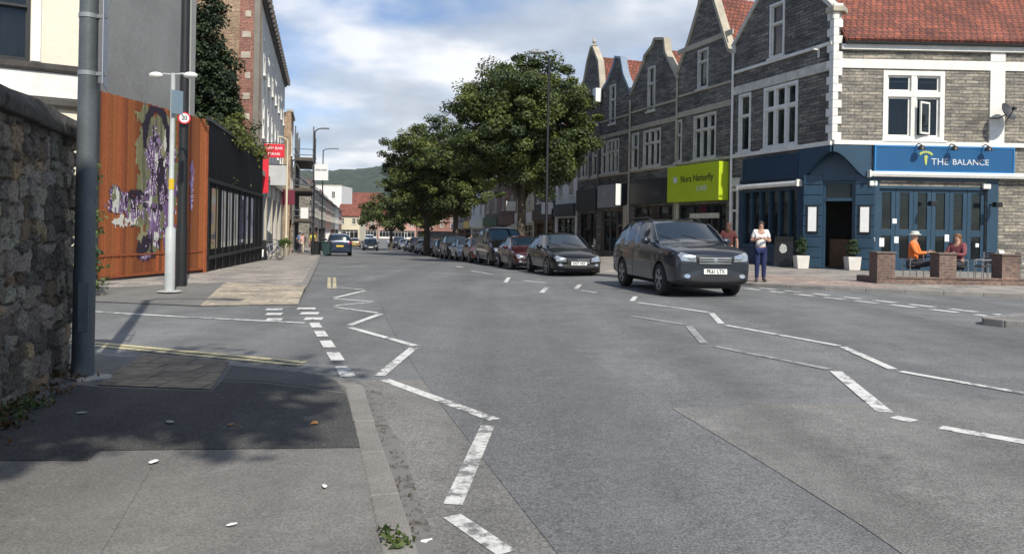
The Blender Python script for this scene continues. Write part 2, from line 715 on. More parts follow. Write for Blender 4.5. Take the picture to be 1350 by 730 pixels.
def paintmat(name, col, under, wear=0.45):
    """road paint worn through to the asphalt in places"""
    if name in MATS:
        return MATS[name]
    m, nt, p = newmat(name)
    p.inputs['Roughness'].default_value = 0.7
    tc = nd(nt, 'ShaderNodeTexCoord')
    n = nd(nt, 'ShaderNodeTexNoise', Scale=9.0, Detail=7.0, Roughness=0.75)
    nt.links.new(tc.outputs['Object'], n.inputs['Vector'])
    n2 = nd(nt, 'ShaderNodeTexNoise', Scale=0.9, Detail=2.0)
    nt.links.new(tc.outputs['Object'], n2.inputs['Vector'])
    s = mathn(nt, 'ADD', mathn(nt, 'MULTIPLY', n.outputs[0], 0.75), mathn(nt, 'MULTIPLY', n2.outputs[0], 0.35))
    f = ramp(nt, s, [(wear - 0.04, 1.0), (wear + 0.05, 0.0)])
    n3 = nd(nt, 'ShaderNodeTexNoise', Scale=30.0, Detail=3.0)
    nt.links.new(tc.outputs['Object'], n3.inputs['Vector'])
    f3 = ramp(nt, n3.outputs[0], [(.3, 0.78), (.7, 1.0)])
    mm = nd(nt, 'ShaderNodeMix', data_type='RGBA', blend_type='MULTIPLY')
    mm.inputs[0].default_value = 1
    mm.inputs[6].default_value = tuple(col) + (1,)
    nt.links.new(f3, mm.inputs[7])
    nt.links.new(mixc(nt, f, mm.outputs[2], under), p.inputs['Base Color'])
    MATS[name] = m
    return m


ROADC = (0.150, 0.154, 0.155)
M_road = asphalt('road_asphalt', ROADC)
M_road_new = asphalt('road_asphalt_newer', (0.138, 0.142, 0.145), 0.12, 0.36)
M_road_old = asphalt('road_asphalt_old', (0.170, 0.167, 0.160), 0.18, 0.34)
M_foot = asphalt('footway_asphalt', (0.168, 0.162, 0.152), 0.16, 0.22)
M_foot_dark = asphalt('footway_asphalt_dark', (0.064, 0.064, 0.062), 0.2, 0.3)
M_foot_mid = asphalt('footway_asphalt_mid', (0.165, 0.160, 0.150), 0.15, 0.2)
M_kerb = mat('kerb_stone', (0.21, 0.20, 0.185), 0.85, 0.2, 3, 0.4, 40, fine=0.2)
M_slab = brickmat('paving_slabs', (0.30, 0.275, 0.25), (0.25, 0.235, 0.215), (0.14, 0.13, 0.12), 0.6, 0.6, 0.008, 0.2, 0.9, 0.15)
M_slab_pink = brickmat('paving_blocks', (0.33, 0.25, 0.215), (0.28, 0.235, 0.21), (0.17, 0.15, 0.14), 0.4, 0.4, 0.008, 0.2, 0.9, 0.15)
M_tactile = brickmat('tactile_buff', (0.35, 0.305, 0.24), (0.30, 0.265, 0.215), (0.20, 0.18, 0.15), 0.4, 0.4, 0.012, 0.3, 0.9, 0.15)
M_tactile_shaded = brickmat('tactile_shaded', (0.235, 0.198, 0.150), (0.19, 0.163, 0.126), (0.08, 0.075, 0.065), 0.4, 0.4, 0.012, 0.3, 0.9, 0.2)  # darker copy of the buff paving, near shade partly in its colour
M_white = paintmat('road_paint_white', (0.70, 0.70, 0.67), (0.165, 0.165, 0.162), 0.495)
M_white_worn = paintmat('road_paint_worn', (0.66, 0.66, 0.63), (0.165, 0.165, 0.162), 0.53)
M_white_ghost = paintmat('road_paint_ghost', (0.36, 0.36, 0.35), (0.165, 0.167, 0.168), 0.52)
M_yellow = paintmat('road_paint_yellow', (0.56, 0.50, 0.30), (0.17, 0.165, 0.15), 0.50)
M_earth = mat('far_ground', (0.10, 0.11, 0.075), 0.95, 0.3, 0.02)
M_black = mat('black_paint', (0.012, 0.013, 0.014), 0.45, 0.2, 3)
M_blackmatt = mat('black_rubber', (0.018, 0.018, 0.018), 0.85, 0.2, 6)
M_galv = mat('galvanised_steel', (0.26, 0.275, 0.285), 0.5, 0.14, 5, metal=0.25)
M_polegrey = mat('grey_painted_column', (0.085, 0.097, 0.105), 0.5, 0.2, 2.5, 0.1, 30, fine=0.06, fscale=40)
M_whitepaint = mat('white_paint', (0.72, 0.71, 0.665), 0.55, 0.09, 2.2, fine=0.06, fscale=7)
M_offwhite = mat('weathered_white_paint', (0.56, 0.54, 0.48), 0.65, 0.16, 2.0, 0.1, 30, fine=.10, fscale=6)
M_bath = mat('bath_stone', (0.42, 0.38, 0.30), 0.85, 0.2, 1.5, 0.25, 25, fine=0.1, fscale=20)
M_chrome = mat('bright_metal', (0.75, 0.76, 0.77), 0.18, 0.05, 3, metal=1.0)
M_glass = glassmat('window_glass')
M_glass_dark = glassmat('shop_glass', clear=0.7)
M_leafdead = mat('dead_leaf', (0.20, 0.11, 0.05), 0.8, 0.4, 9)
M_paper = mat('white_paper', (0.8, 0.8, 0.78), 0.7, 0.05, 5)

# ------------------------------------------------------------------ ground, road, pavements
def ground_sheet():
    xs = np.concatenate([np.linspace(-2500, -120, 12), np.linspace(-80, 80, 9), np.linspace(120, 2500, 12)])
    ys = np.concatenate([np.linspace(-300, -40, 5), np.linspace(-20, 200, 30), np.linspace(230, 2900, 16)])
    vs = [(x, y, g(x, y) - 0.25) for y in ys for x in xs]
    n = len(xs)
    fs = [(j * n + i, j * n + i + 1, (j + 1) * n + i + 1, (j + 1) * n + i) for j in range(len(ys) - 1) for i in range(n - 1)]
    me = bpy.data.meshes.new('ground')
    me.from_pydata(vs, [], fs)
    return struct(finish('ground', me, M_earth, fix=False))


ground_sheet()
struct(sheet('road', [(-60, -30), (45, -30), (45, 34), (25, 60), (0, 200), (-20, 262), (-70, 262), (-70, 120), (-60, 40)], 0.0, M_road, 2.0))

E1 = 0.004
# lengths of surface laid at other times
struct(sheet('road_patch', [tuple(at(*p)[:2]) for p in ((600, 558), (560, 505), (520, 440), (500, 400), (492, 365), (560, 362), (640, 395), (740, 450), (820, 500), (885, 541), (1000, 608), (1130, 690), (1230, 760), (1100, 900), (820, 830), (735, 730))], E1, M_road_new, 2.0))
struct(sheet('road_patch', [tuple(at(*p)[:2]) for p in ((885, 538), (1120, 531), (1168, 530), (1500, 526), (1750, 640), (1500, 780), (1232, 760), (1132, 690), (1002, 608))], E1, M_road_old, 2.0))
struct(sheet('road_patch', [tuple(at(*p)[:2]) for p in ((464, 504), (500, 500), (556, 500), (600, 559), (735, 732), (800, 830), (585, 830), (541, 717), (504, 592))], E1, M_road_old, 2.0))

PV = 0.09
wallA, wallB = at(92, 485, PV), at(0, 545, PV)


def left_kerb_near(y):
    a, b = at(472, 501, 0.05), at(541, 717, 0.05)
    return a.x + (b.x - a.x) * (y - a.y) / (b.y - a.y)


kn = [(left_kerb_near(y), y) for y in (-14, -8, -2, 2, 4, 5.5, 6.7)]
mouth = [tuple(at(*p, PV)[:2]) for p in ((462, 502), (440, 494), (400, 488), (300, 478), (90, 462))]
near_poly = kn + mouth + [(-16, mouth[-1][1] + 1.6), (-16, -14)]
struct(sheet('pavement_near', near_poly, PV, M_foot, 2.0, thick=0.3))
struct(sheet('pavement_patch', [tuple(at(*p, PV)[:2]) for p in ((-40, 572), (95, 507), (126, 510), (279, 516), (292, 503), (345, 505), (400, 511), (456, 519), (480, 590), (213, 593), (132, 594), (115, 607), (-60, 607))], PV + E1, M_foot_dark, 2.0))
struct(sheet('pavement_patch', [tuple(at(*p, PV)[:2]) for p in ((133, 596), (212, 596), (138, 722), (70, 840), (-60, 840), (56, 694))], PV + E1, M_foot_mid, 2.0))
struct(sheet('pavement_patch', [tuple(at(*p, PV)[:2]) for p in ((306, 481), (396, 490), (440, 498), (455, 517), (400, 509), (345, 503), (293, 501))], PV + E1, asphalt('footway_asphalt_grey', (.105, .104, .10), .2, .25), 2.0))
struct(sheet('tactile_paving', [tuple(at(*p, PV)[:2]) for p in ((190, 466), (303, 477), (278, 514), (128, 508))], PV + 2 * E1, M_tactile_shaded, 0.4))

farL = [(-9.9 - 0.25 * (y - 39), y) for y in range(39, 96, 8)] + [(-23.9 - 0.15 * (y - 95), y) for y in range(100, 261, 20)]
F0, F1, F2, B0, B1, B2 = (-9.5, 14.56), (-5.63, 13.75), (-4.02, 14.35), (-8.9, 16.2), (-6.98, 18.6), (-4.83, 17.9)
far_poly = [(-30, 19.2), F0, B0, B1, B2, (-5.6, 21.2), (-7.4, 28.7)] + farL + [(-80, 260), (-45, 60), (-30, 30)]
struct(sheet('pavement_far', far_poly, PV, M_slab, 2.0, thick=0.3))


def sloped_paving(name, a, b, c, d, m, lo=0.014, hi=PV + 0.001):
    """paving that slopes from the road edge a-b up to the pavement edge d-c"""
    mb = MB()
    n = 6
    A_, B_, C_, D_ = (Vector((*q, 0)) for q in (a, b, c, d))
    rows_ = []
    for i in range(n + 1):
        t = i / n
        for p in (A_.lerp(D_, t), B_.lerp(C_, t)):
            rows_.append((p.x, p.y, g(p.x, p.y) + lo + (hi - lo) * min(1, t * 1.6)))
    mb.add(rows_, [(2 * i, 2 * i + 1, 2 * i + 3, 2 * i + 2) for i in range(n)])
    o = mb.build(name, m, fix=False)
    for p in o.data.polygons:
        if p.normal.z < 0:
            p.flip()
    return struct(o)


sloped_paving('dropped_crossing', F0, F1, B1, B0, M_foot_mid)
sloped_paving('tactile_paving', F1, F2, B2, B1, M_tactile)

right_kerb = [(-24, 190), (-17.6, 128), (-11.4, 94), (-7.3, 74), (-3.8, 58), (-1.1, 45), (1.2, 34), (2.9, 26), (3.8, 24), (5.2, 22), (6.5, 20.3), (8.0, 19.2), (9.6, 18.5), (12, 17.75), (20, 17.0), (45, 16)]
right_poly = right_kerb + [(60, 16), (60, 60), (30, 80), (8, 190)]
struct(sheet('pavement_right', right_poly, PV, M_slab, 2.0, thick=0.3))
struct(sheet('pavement_patch', [(4.2, 24.2), (5.5, 22.3), (6.9, 20.6), (8.3, 19.6), (9.9, 18.9), (9.9, 22.0), (8.0, 24.5), (6.2, 27)], PV + E1, M_slab_pink, 2.0))
isl = []
ia = [(7.75, 12.45), (7.6, 12.2), (7.75, 11.9), (8.3, 11.6), (11.5, 11.2), (13.5, 11.3), (13.5, 13.1), (11.5, 13.3), (8.6, 12.9)]
struct(sheet('traffic_island', ia, 0.11, M_foot, 2.0, thick=0.3))


def kerb(name, pts, side, w=0.145, top=PV + 0.006, stone=0.92):
    """kerb stones along a line; side = +1 puts them to the left of the walking direction"""
    mb = MB()
    P2 = [Vector((p[0], p[1], 0)) for p in pts]
    for a, b in zip(P2[:-1], P2[1:]):
        L = (b - a).length
        n = max(1, round(L / stone))
        d = (b - a) / L
        nn = Vector((-d.y, d.x, 0)) * side
        for i in range(n):
            s0, s1 = a + d * (L * i / n + 0.008), a + d * (L * (i + 1) / n - 0.008)
            j = rng.uniform(-.020, -.010)
            q = [s0 + nn * j, s1 + nn * (j + rng.uniform(-.004, .004)), s1 + nn * w, s0 + nn * w]
            jz = rng.uniform(-.004, .004)
            vs = [(v.x, v.y, g(v.x, v.y) - 0.2) for v in q] + [(v.x, v.y, g(v.x, v.y) + top + jz) for v in q]
            mb.add(vs, [(0, 3, 2, 1), (4, 5, 6, 7), (0, 1, 5, 4), (1, 2, 6, 5), (2, 3, 7, 6), (3, 0, 4, 7)])
    return struct(mb.build(name, M_kerb, bevel=0.015))


kerb('kerb', [(x, y) for x, y in kn] + [tuple(at(464, 503, PV)[:2])], 1)
kerb('kerb', mouth, 1, top=PV + 0.004, w=0.12)
kerb('kerb', [far_poly[0], F0], 1)
kerb('kerb', [B2] + far_poly[5:7] + farL, 1)
kerb('kerb', right_kerb, 1)
kerb('kerb', ia + [ia[0]], 1, top=0.116, stone=.6)


# ------------------------------------------------------------------ road markings
def lines(name, segs, m, dz=2 * E1):
    """segs: (a, b, width) with a, b points on the road"""
    mb = MB()
    for a, b, w in segs:
        a, b = Vector((a[0], a[1], 0)), Vector((b[0], b[1], 0))
        d = b - a
        n = max(1, int(d.length / 1.0))
        nn = Vector((-d.y, d.x, 0)).normalized() * w / 2
        for i in range(n):
            p, q = a + d * (i / n), a + d * ((i + 1) / n)
            vs = [p - nn, q - nn, q + nn, p + nn]
            mb.add([(v.x, v.y, g(v.x, v.y) + dz) for v in vs], [(0, 1, 2, 3)])
    o = mb.build(name, m, fix=False)
    for p in o.data.polygons:
        if p.normal.z < 0:
            p.flip()
    return struct(o)


def pxs(l, w):
    return [(at(*a), at(*b), w) for a, b in l]


lines('zigzag_marking', pxs([((437, 379), (480, 382)), ((440, 393), (481, 383.5)), ((440, 394), (492, 398)), ((440, 403.5), (490, 398.8)), ((440, 405), (500, 413)), ((461, 429), (502, 414)), ((461, 432), (547, 456)), ((500, 496), (545, 459)), ((507, 501), (652, 554))], 0.11), M_white)
lines('zigzag_marking', pxs([((643, 562), (597, 666)), ((596, 681), (668, 730))], 0.105), M_white_worn)
lines('zigzag_marking', pxs([((833, 397), (838, 391)), ((841, 399), (934, 412)), ((938, 413), (951, 427)), ((957, 429), (1106, 456)), ((1110, 457), (1177, 487)), ((1187, 490), (1350, 519)), ((1350, 519), (1460, 538))], 0.105), M_white)
lines('zigzag_marking', pxs([((1102, 490), (1167, 544)), ((1240, 564), (1400, 592)), ((1178, 550), (1205, 556))], 0.13), M_white)
lines('zigzag_marking', pxs([((833, 417), (902, 428)), ((908, 430), (928, 453)), ((943, 457), (1093, 487))], 0.11), M_white_ghost)
lines('zigzag_marking', pxs([((666, 373), (671, 366)), ((621, 357), (650, 362)), ((714, 386), (721, 379)), ((759, 381), (765, 375)), ((766, 383), (786, 386)), ((690, 370), (720, 373))], 0.12), M_white)
# dashes across the mouth of the side street
A, B = Vector(at(459, 497)), Vector(at(413, 424))
dash = []
L = (B - A).length
s = 0.0
while s < L:
    dash.append((A + (B - A) * (s / L), A + (B - A) * (min(s + 0.58, L) / L), 0.15))
    s += 0.95
lines('edge_dashes', dash, M_white)
bars = []
for py in (407.0, 413.2, 420.4):
    bars += [(at(351, py + 1), at(372, py + 1), 0.30), (at(392 + (py - 407) * 0.7, py), at(416 + (py - 407) * 0.7, py), 0.34)]
lines('crossing_bars', bars, M_white)
lines('stop_line', pxs([((20, 403), (121, 411)), ((121, 411), (240, 418)), ((240, 418), (402, 426))], 0.1), M_white)
ya = [tuple(at(*p)) for p in ((-60, 441), (92, 449), (250, 464), (402, 478))]
for off in (0.0, 0.17):
    lines('yellow_line', [((a[0], a[1] - off, 0), (b[0], b[1] - off, 0), 0.11) for a, b in zip(ya[:-1], ya[1:])], M_yellow)
for px in (434, 441):
    lines('yellow_line', pxs([((px, 381), (px, 366))], 0.09), M_yellow)
lines('lane_mark', pxs([((452, 352), (482, 351)), ((600, 351), (612, 353))], 0.2), M_white_worn)
for (a, b) in (((6.05, 19.6), (8.75, 12.9)), ((6.5, 19.75), (9.2, 13.05))):
    a, b = Vector(a + (0,)), Vector(b + (0,))
    n = 8
    lines('give_way_dashes', [(a + (b - a) * (i / n), a + (b - a) * ((i + 0.62) / n), 0.19) for i in range(n)], M_white)

# ------------------------------------------------------------------ near left: stone wall, lamp column
def stone_wall():
    fr = Frame(wallA.x, wallA.y, wallB.x - wallA.x, wallB.y - wallA.y, PV)
    root = thing('stone_wall', 'tall rough rubble stone wall with dark coping along the near pavement', 'wall', tuple(wallA))
    Lw, H = 10.5, 2.20
    st = 0.022
    us, zs = np.arange(0, Lw + st, st), np.arange(-0.1, H + 0.001, st)
    U, Z = np.meshgrid(us, zs)
    r = np.random.default_rng(4)
    seeds = []
    z = -0.2
    while z < H + 0.3:
        h = r.uniform(.07, .19)
        u = -0.4 + r.uniform(0, .3)
        while u < Lw + .4:
            w = r.uniform(.12, .36)
            seeds.append((u + w / 2, z + h / 2 + r.uniform(-.04, .04), w, h))
            u += w
        z += h
    S = np.array(seeds)
    wu, wz = np.sin(U * 5 + Z * 9) * .02 + np.sin(U * 17.3 + Z * 7.7) * .01, np.sin(U * 8.3 - Z * 4) * .018
    d1 = np.full(U.shape, 9.0)
    d2 = d1.copy()
    idx = np.zeros(U.shape, int)
    for k, (su, sz, w, h) in enumerate(S):
        i0, i1 = np.searchsorted(us, su - .7), np.searchsorted(us, su + .7)
        j0, j1 = np.searchsorted(zs, sz - .45), np.searchsorted(zs, sz + .45)
        if i1 <= i0 or j1 <= j0:
            continue
        uu, z2 = U[j0:j1, i0:i1] + wu[j0:j1, i0:i1], Z[j0:j1, i0:i1] + wz[j0:j1, i0:i1]
        d = np.maximum(np.abs(uu - su) / w, np.abs(z2 - sz) / h) * .6 + np.hypot((uu - su) / w, (z2 - sz) / h) * .4
        a, b = d1[j0:j1, i0:i1], d2[j0:j1, i0:i1]
        new = d < a
        b[:] = np.where(new, a, np.minimum(b, d))
        idx[j0:j1, i0:i1] = np.where(new, k, idx[j0:j1, i0:i1])
        a[:] = np.minimum(a, d)
    e = np.clip((d2 - d1) / 0.15, 0, 1)
    e = e * e * (3 - 2 * e)
    hs = r.uniform(.016, .05, len(S))
    tilt = r.uniform(-.10, .10, (len(S), 2))
    Y = e * (hs[idx] + (U - S[idx, 0]) * tilt[idx, 0] + (Z - S[idx, 1]) * tilt[idx, 1]) + r.normal(0, .0045, U.shape)
    Y -= (H - Z) * 0.012
    sc = np.stack([r.uniform(.045, .19, len(S))] * 3, 1) * np.array([1.06, .96, .80]) * r.uniform(.93, 1.07, (len(S), 3))
    brown = r.random(len(S)) < .2
    sc[brown] *= np.array([1.15, .95, .72])
    colr = sc[idx] * e[..., None] + np.array([.05, .046, .04]) * (1 - e[..., None])
    nu, nz = len(us), len(zs)
    vs = np.stack([U, Y, Z], -1).reshape(-1, 3)
    q = np.arange((nz - 1) * nu).reshape(nz - 1, nu)[:, :-1].ravel()
    fs = np.stack([q + 1, q, q + nu, q + nu + 1], 1)
    me = bpy.data.meshes.new('masonry')
    me.from_pydata(vs.tolist(), [], fs.tolist())
    setcol(me, colr.reshape(-1, 3))
    o = finish('masonry', me, attrmat('rubble_stone', 0.92, 0.9, 38, 0.45), root, fr.M, fix=False)
    core = MB().box(0.02, Lw, -0.42, -0.02, -0.1, H)
    core.build('core', mat('wall_core', (.12, .115, .10), .9), root, fr.M)
    cp = MB()
    u = -0.06
    while u < Lw:
        w = rng.uniform(.5, .85)
        j = rng.uniform(-.03, .03)
        t = rng.uniform(-.012, .012)
        h = H + .20 + rng.uniform(-.02, .03)
        prof = [(-.5, H - .02), (.12 + j, H - .02), (.135 + j, H + .07 + t), (.05, h - .03 + t), (-.2, h + .04), (-.5, h - .05)]
        cp.prism(prof, 'x', u + .006, u + w - .006)
        u += w
    c = cp.build('coping', mat('coping_stone', (.05, .047, .043), .95, .35, 5, .8, 25, fine=.25, fscale=30), root, fr.M, bevel=0.02)
    return fr


stone_fr = stone_wall()


def grey_column():
    b = at(109, 497, PV)
    root = thing('lamp_column', 'thick grey steel lamp column standing beside the end of the rubble wall', 'lamp post', tuple(b))
    m = MB()
    m.lathe((0, 0, 0), [(.093, 0), (.093, .95), (.086, 1.02), (.078, 3.2), (.072, 7.8)], 20)
    m.build('shaft', M_polegrey, root, Matrix.Translation(b), smooth=True)
    d = MB().box(-.045, .045, -.098, -.080, .42, .86)
    d.build('access_door', M_polegrey, root, Matrix.Translation(b) @ Matrix.Rotation(R(25), 4, 'Z'), bevel=.006)
    p = MB()
    for z in (2.75, 3.27):
        p.lathe((0, 0, 0), [(.084, z - .02), (.084, z + .02)], 20)
        p.box(.08, .17, -.015, .015, z - .015, z + .015)
    p.build('clamp', M_galv, root, Matrix.Translation(b), smooth=False)
    s = MB().box(.13, .138, -.2, .2, 2.64, 3.52)
    s.build('sign_plate', mat('sign_back', (.33, .36, .40), .45, .1, 4, metal=.3), root, Matrix.Translation(b) @ Matrix.Rotation(R(23), 4, 'Z'), bevel=.002)
    a = MB().tube([(0, 0, 7.7), (.15, .0, 8.0), (.6, 0, 8.12), (1.3, 0, 8.15)], [.05, .045, .04, .04])
    a.build('arm', M_polegrey, root, Matrix.Translation(b), smooth=True)
    MB().box(1.2, 1.85, -.13, .13, 8.08, 8.2).build('lantern', M_galv, root, Matrix.Translation(b), bevel=.03)
    f = MB()
    f.prism([(.20 * math.cos(t) + rng.uniform(-.03, .05), .17 * math.sin(t) + rng.uniform(-.03, .03)) for t in [i * math.pi / 6 for i in range(12)]], 'z', 0.003, .018)
    f.build('footing', mat('pale_cement', (.36, .35, .33), .9, .25, 8, .4, 40), root, Matrix.Translation(b + Vector((.1, -.05, 0))))


grey_column()

# dirt washed along the near gutter
M_dirt = paintmat('gutter_dirt', (0.085, 0.070, 0.052), (0.172, 0.166, 0.157), 0.60)
gk = [(left_kerb_near(y) - .01, y) for y in (-3, 0, 2, 3, 4, 5, 6, 6.9)]
struct(sheet('gutter_dirt', gk + [(x + (.16 + .09 * math.sin(y * 3.1)), y) for x, y in gk[::-1]], 2 * E1 + .002, M_dirt, 1.0))

# ------------------------------------------------------------------ building kit
M_stone_front = brickmat('pennant_stone', (0.30, 0.275, 0.232), (0.17, 0.158, 0.138), (0.11, 0.107, 0.10), 0.52, 0.125, 0.014, 0.8, 0.9, 0.25)
M_stone_dark = brickmat('pennant_stone_shaded', (0.205, 0.194, 0.176), (0.105, 0.100, 0.093), (0.07, 0.069, 0.066), 0.48, 0.125, 0.014, 0.8, 0.9, 0.28)  # darker copy of the front stone; street-side shade put into its colour
M_tile = brickmat('clay_roof_tiles', (0.29, 0.088, 0.052), (0.165, 0.058, 0.042), (0.05, 0.024, 0.02), 0.24, 0.27, 0.022, 1.0, 0.85, 0.3)
M_redbrick = brickmat('red_brick', (0.30, 0.105, 0.07), (0.20, 0.075, 0.055), (0.26, 0.23, 0.20), 0.225, 0.075, 0.010, 0.3, 0.9, 0.25)
M_buffbrick = brickmat('buff_brick', (0.36, 0.25, 0.14), (0.24, 0.125, 0.075), (0.36, 0.32, 0.26), 0.225, 0.075, 0.010, 0.3, 0.9, 0.35)
M_pierbrick = brickmat('pier_brick', (0.20, 0.115, 0.085), (0.135, 0.085, 0.07), (0.17, 0.15, 0.13), 0.225, 0.075, 0.012, 0.4, 0.9, 0.3)
M_blue = mat('pub_blue_paint', (0.021, 0.055, 0.092), 0.42, 0.16, 1.2, 0.05, 20)
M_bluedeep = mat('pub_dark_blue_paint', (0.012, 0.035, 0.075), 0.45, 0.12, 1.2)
M_bluesign = mat('sign_blue', (0.010, 0.088, 0.22), 0.4, 0.05, 1.0)
M_dark = mat('dark_interior', (0.025, 0.022, 0.02), 0.8, 0.3, 2)
M_curtain = mat('pale_curtain', (0.55, 0.54, 0.50), 0.9, 0.15, 3)
M_grout = mat('grey_render', (0.25, 0.25, 0.245), 0.9, 0.16, 0.5, 0.25, 18, fine=.08, fscale=14)
M_wood = mat('brown_wood', (0.15, 0.075, 0.035), 0.55, 0.25, 4)
M_lead = mat('grey_slate', (0.10, 0.105, 0.115), 0.6, 0.25, 2)


def window(root, fr, u0, u1, z0, z1, cols=(0.5,), trans=None, m=None, w=0.10, sill=True, recess=0.10, case=(), glass=None, curtain=False, proud=0.025, mull=None, thin=0.035):
    """a window filling the opening u0..u1, z0..z1: surround, mullions, transom, inner casement frames, glass, sill"""
    m = m or M_whitepaint
    u0, u1 = min(u0, u1), max(u0, u1)
    mull = mull or w
    f = MB()
    y0, y1 = -recess - .06, proud
    f.box(u0, u0 + w, y0, y1, z0, z1)
    f.box(u1 - w, u1, y0, y1, z0, z1)
    f.box(u0 + w, u1 - w, y0, y1, z1 - w, z1)
    f.box(u0 + w, u1 - w, y0, y1, z0, z0 + w * .8)
    xs = [u0 + w] + [u0 + (u1 - u0) * c for c in cols] + [u1 - w]
    zs = [z0 + w * .8] + ([z0 + (z1 - z0) * trans] if trans else []) + [z1 - w]
    for x in xs[1:-1]:
        f.box(x - mull / 2, x + mull / 2, y0 + .004, y1 - .012, z0 + w * .8, z1 - w)
    for z in zs[1:-1]:
        f.box(u0 + w, u1 - w, y0 + .008, y1 - .005, z - mull / 2, z + mull / 2)
    for i in range(len(xs) - 1):
        for j in range(len(zs) - 1):
            a = xs[i] + (mull / 2 if i else 0)
            b = xs[i + 1] - (mull / 2 if i < len(xs) - 2 else 0)
            c = zs[j] + (mull / 2 if j else 0)
            d = zs[j + 1] - (mull / 2 if j < len(zs) - 2 else 0)
            t = thin
            yy0, yy1 = -recess - .03, -recess + .03
            f.box(a, a + t, yy0, yy1, c, d)
            f.box(b - t, b, yy0, yy1, c, d)
            f.box(a + t, b - t, yy0, yy1, c, c + t)
            f.box(a + t, b - t, yy0, yy1, d - t, d)
    o = f.build('window', m, root, fr.M)
    p = MB().box(u0 + w * .5, u1 - w * .5, -recess - .012, -recess - .002, z0 + w * .4, z1 - w * .5)
    p.build('pane', glass or M_glass, o, fr.M)
    if curtain:
        c = MB()
        n = 14
        for a, b in (((u0 + w, u0 + (u1 - u0) * .33), (u1 - (u1 - u0) * .36, u1 - w)) if curtain != 'full' else ((u0 + w, u1 - w),)):
            pts = [(a + (b - a) * i / n, -recess - .16 + .025 * math.sin(i * 2.4)) for i in range(n + 1)]
            pts += [(x, y - .01) for x, y in pts[::-1]]
            c.prism(pts, 'z', z0 + .05, z1 - .06)
        c.build('curtain', M_curtain, o, fr.M)
    if sill:
        MB().box(u0 - .06, u1 + .06, -.05, .12, z0 - .11, z0 + .002).build('sill', m, o, fr.M, bevel=.01)
    return o


def strip(root, fr, u0, u1, z0, z1, m, name, y=0.04, y0=-.02):
    return MB().box(u0, u1, y0, y, z0, z1).build(name, m, root, fr.M, bevel=.008)


def coping(root, fr, pts, m, name='coping', w=0.42, h=0.16, y=-.12):
    mb = MB()
    for (a, b), (c, d) in zip(pts[:-1], pts[1:]):
        v = Vector((c - a, 0, d - b))
        if v.length < .05:
            continue
        n = Vector((-v.z, 0, v.x)).normalized()
        if n.z < 0:
            n = -n
        e = v.normalized() * .05
        mb.bar(Vector((a, y, b)) + n * h * .4 - e, Vector((c, y, d)) + n * h * .4 + e, w, h, (0, 0, 1) if abs(v.z) < abs(v.x) * 6 else (1, 0, 0))
    return mb.build(name, m, root, fr.M, bevel=.015)


def shell(root, fr, u0, u1, depth, ztop, m, base=-1.2):
    """side and back walls behind a facade"""
    mb = MB()
    mb.box(u0, u0 + .25, -depth, -.31, base, ztop)
    mb.box(u1 - .25, u1, -depth, -.31, base, ztop)
    mb.box(u0 + .25, u1 - .25, -depth, -depth + .25, base, ztop)
    mb.box(u0 + .25, u1 - .25, -depth + .25, -.31, ztop - .02, ztop + .1)
    mb.box(u0 + .25, u1 - .25, -2.4, -2.3, base, ztop)
    return mb.build('rear_wall', m, root, fr.M)


def chimney(root, fr, u, y, z0, h, m, w=.9, d=.55, pots=3):
    mb = MB().box(u - w / 2, u + w / 2, y - d / 2, y + d / 2, z0, z0 + h).box(u - w / 2 - .06, u + w / 2 + .06, y - d / 2 - .06, y + d / 2 + .06, z0 + h - .22, z0 + h - .08)
    o = mb.build('chimney', m, root, fr.M)
    p = MB()
    for i in range(pots):
        p.cyl((u - w / 2 + w * (i + .5) / pots, y, z0 + h), (u - w / 2 + w * (i + .5) / pots, y, z0 + h + .4), .11, .09, 10)
    p.build('pot', M_tile, o, fr.M, smooth=True)
    return o


def roof_ridge(root, fr, prof, y0, y1, m=None, name='roof'):
    """a roof whose ridge runs back from the facade; prof is its outline (u, z) seen from the street"""
    n = len(prof)
    mb = MB()
    for (a, b), (c, d) in zip(prof[:-1], prof[1:]):
        v = Vector((c - a, d - b)).normalized()
        nn = Vector((-v.y, v.x))
        if nn.y < 0:
            nn = -nn
        k = len(mb.v)
        q = [(a, b), (c, d), (c + nn.x * .10, d + nn.y * .10), (a + nn.x * .10, b + nn.y * .10)]
        mb.prism(q, 'y', y0, y1)
    o = mb.build(name, m or M_tile, root, fr.M)
    # tile courses run level up each slope: map the UVs along the ridge and up the slope
    sl = o.data.uv_layers[0]
    l, a = root_loc(root)
    inv = fr.M.inverted() @ Matrix.Translation(l)
    for p in o.data.polygons:
        for li in p.loop_indices:
            c = inv @ o.data.vertices[o.data.loops[li].vertex_index].co
            sl.data[li].uv = (c.y, c.z * 1.35)
    return o


# ------------------------------------------------------------------ the corner pub
CX, CY = 11.9, 28.3
FL = Frame(CX, CY, -0.355, 1.0)              # street side, u runs away from the corner
FR = Frame(CX, CY, -1.0, -0.012)             # side street, u negative towards the right


def rect(fr, x0, x1, yt, yb, xc=None):
    """the facade rectangle that spans these sight lines"""
    xc = xc or (x0 + x1) / 2
    ua, _ = fr.uz(x0, (yt + yb) / 2)
    ub, _ = fr.uz(x1, (yt + yb) / 2)
    _, z1 = fr.uz(xc, yt)
    _, z0 = fr.uz(xc, yb)
    return min(ua, ub), max(ua, ub), z0, z1


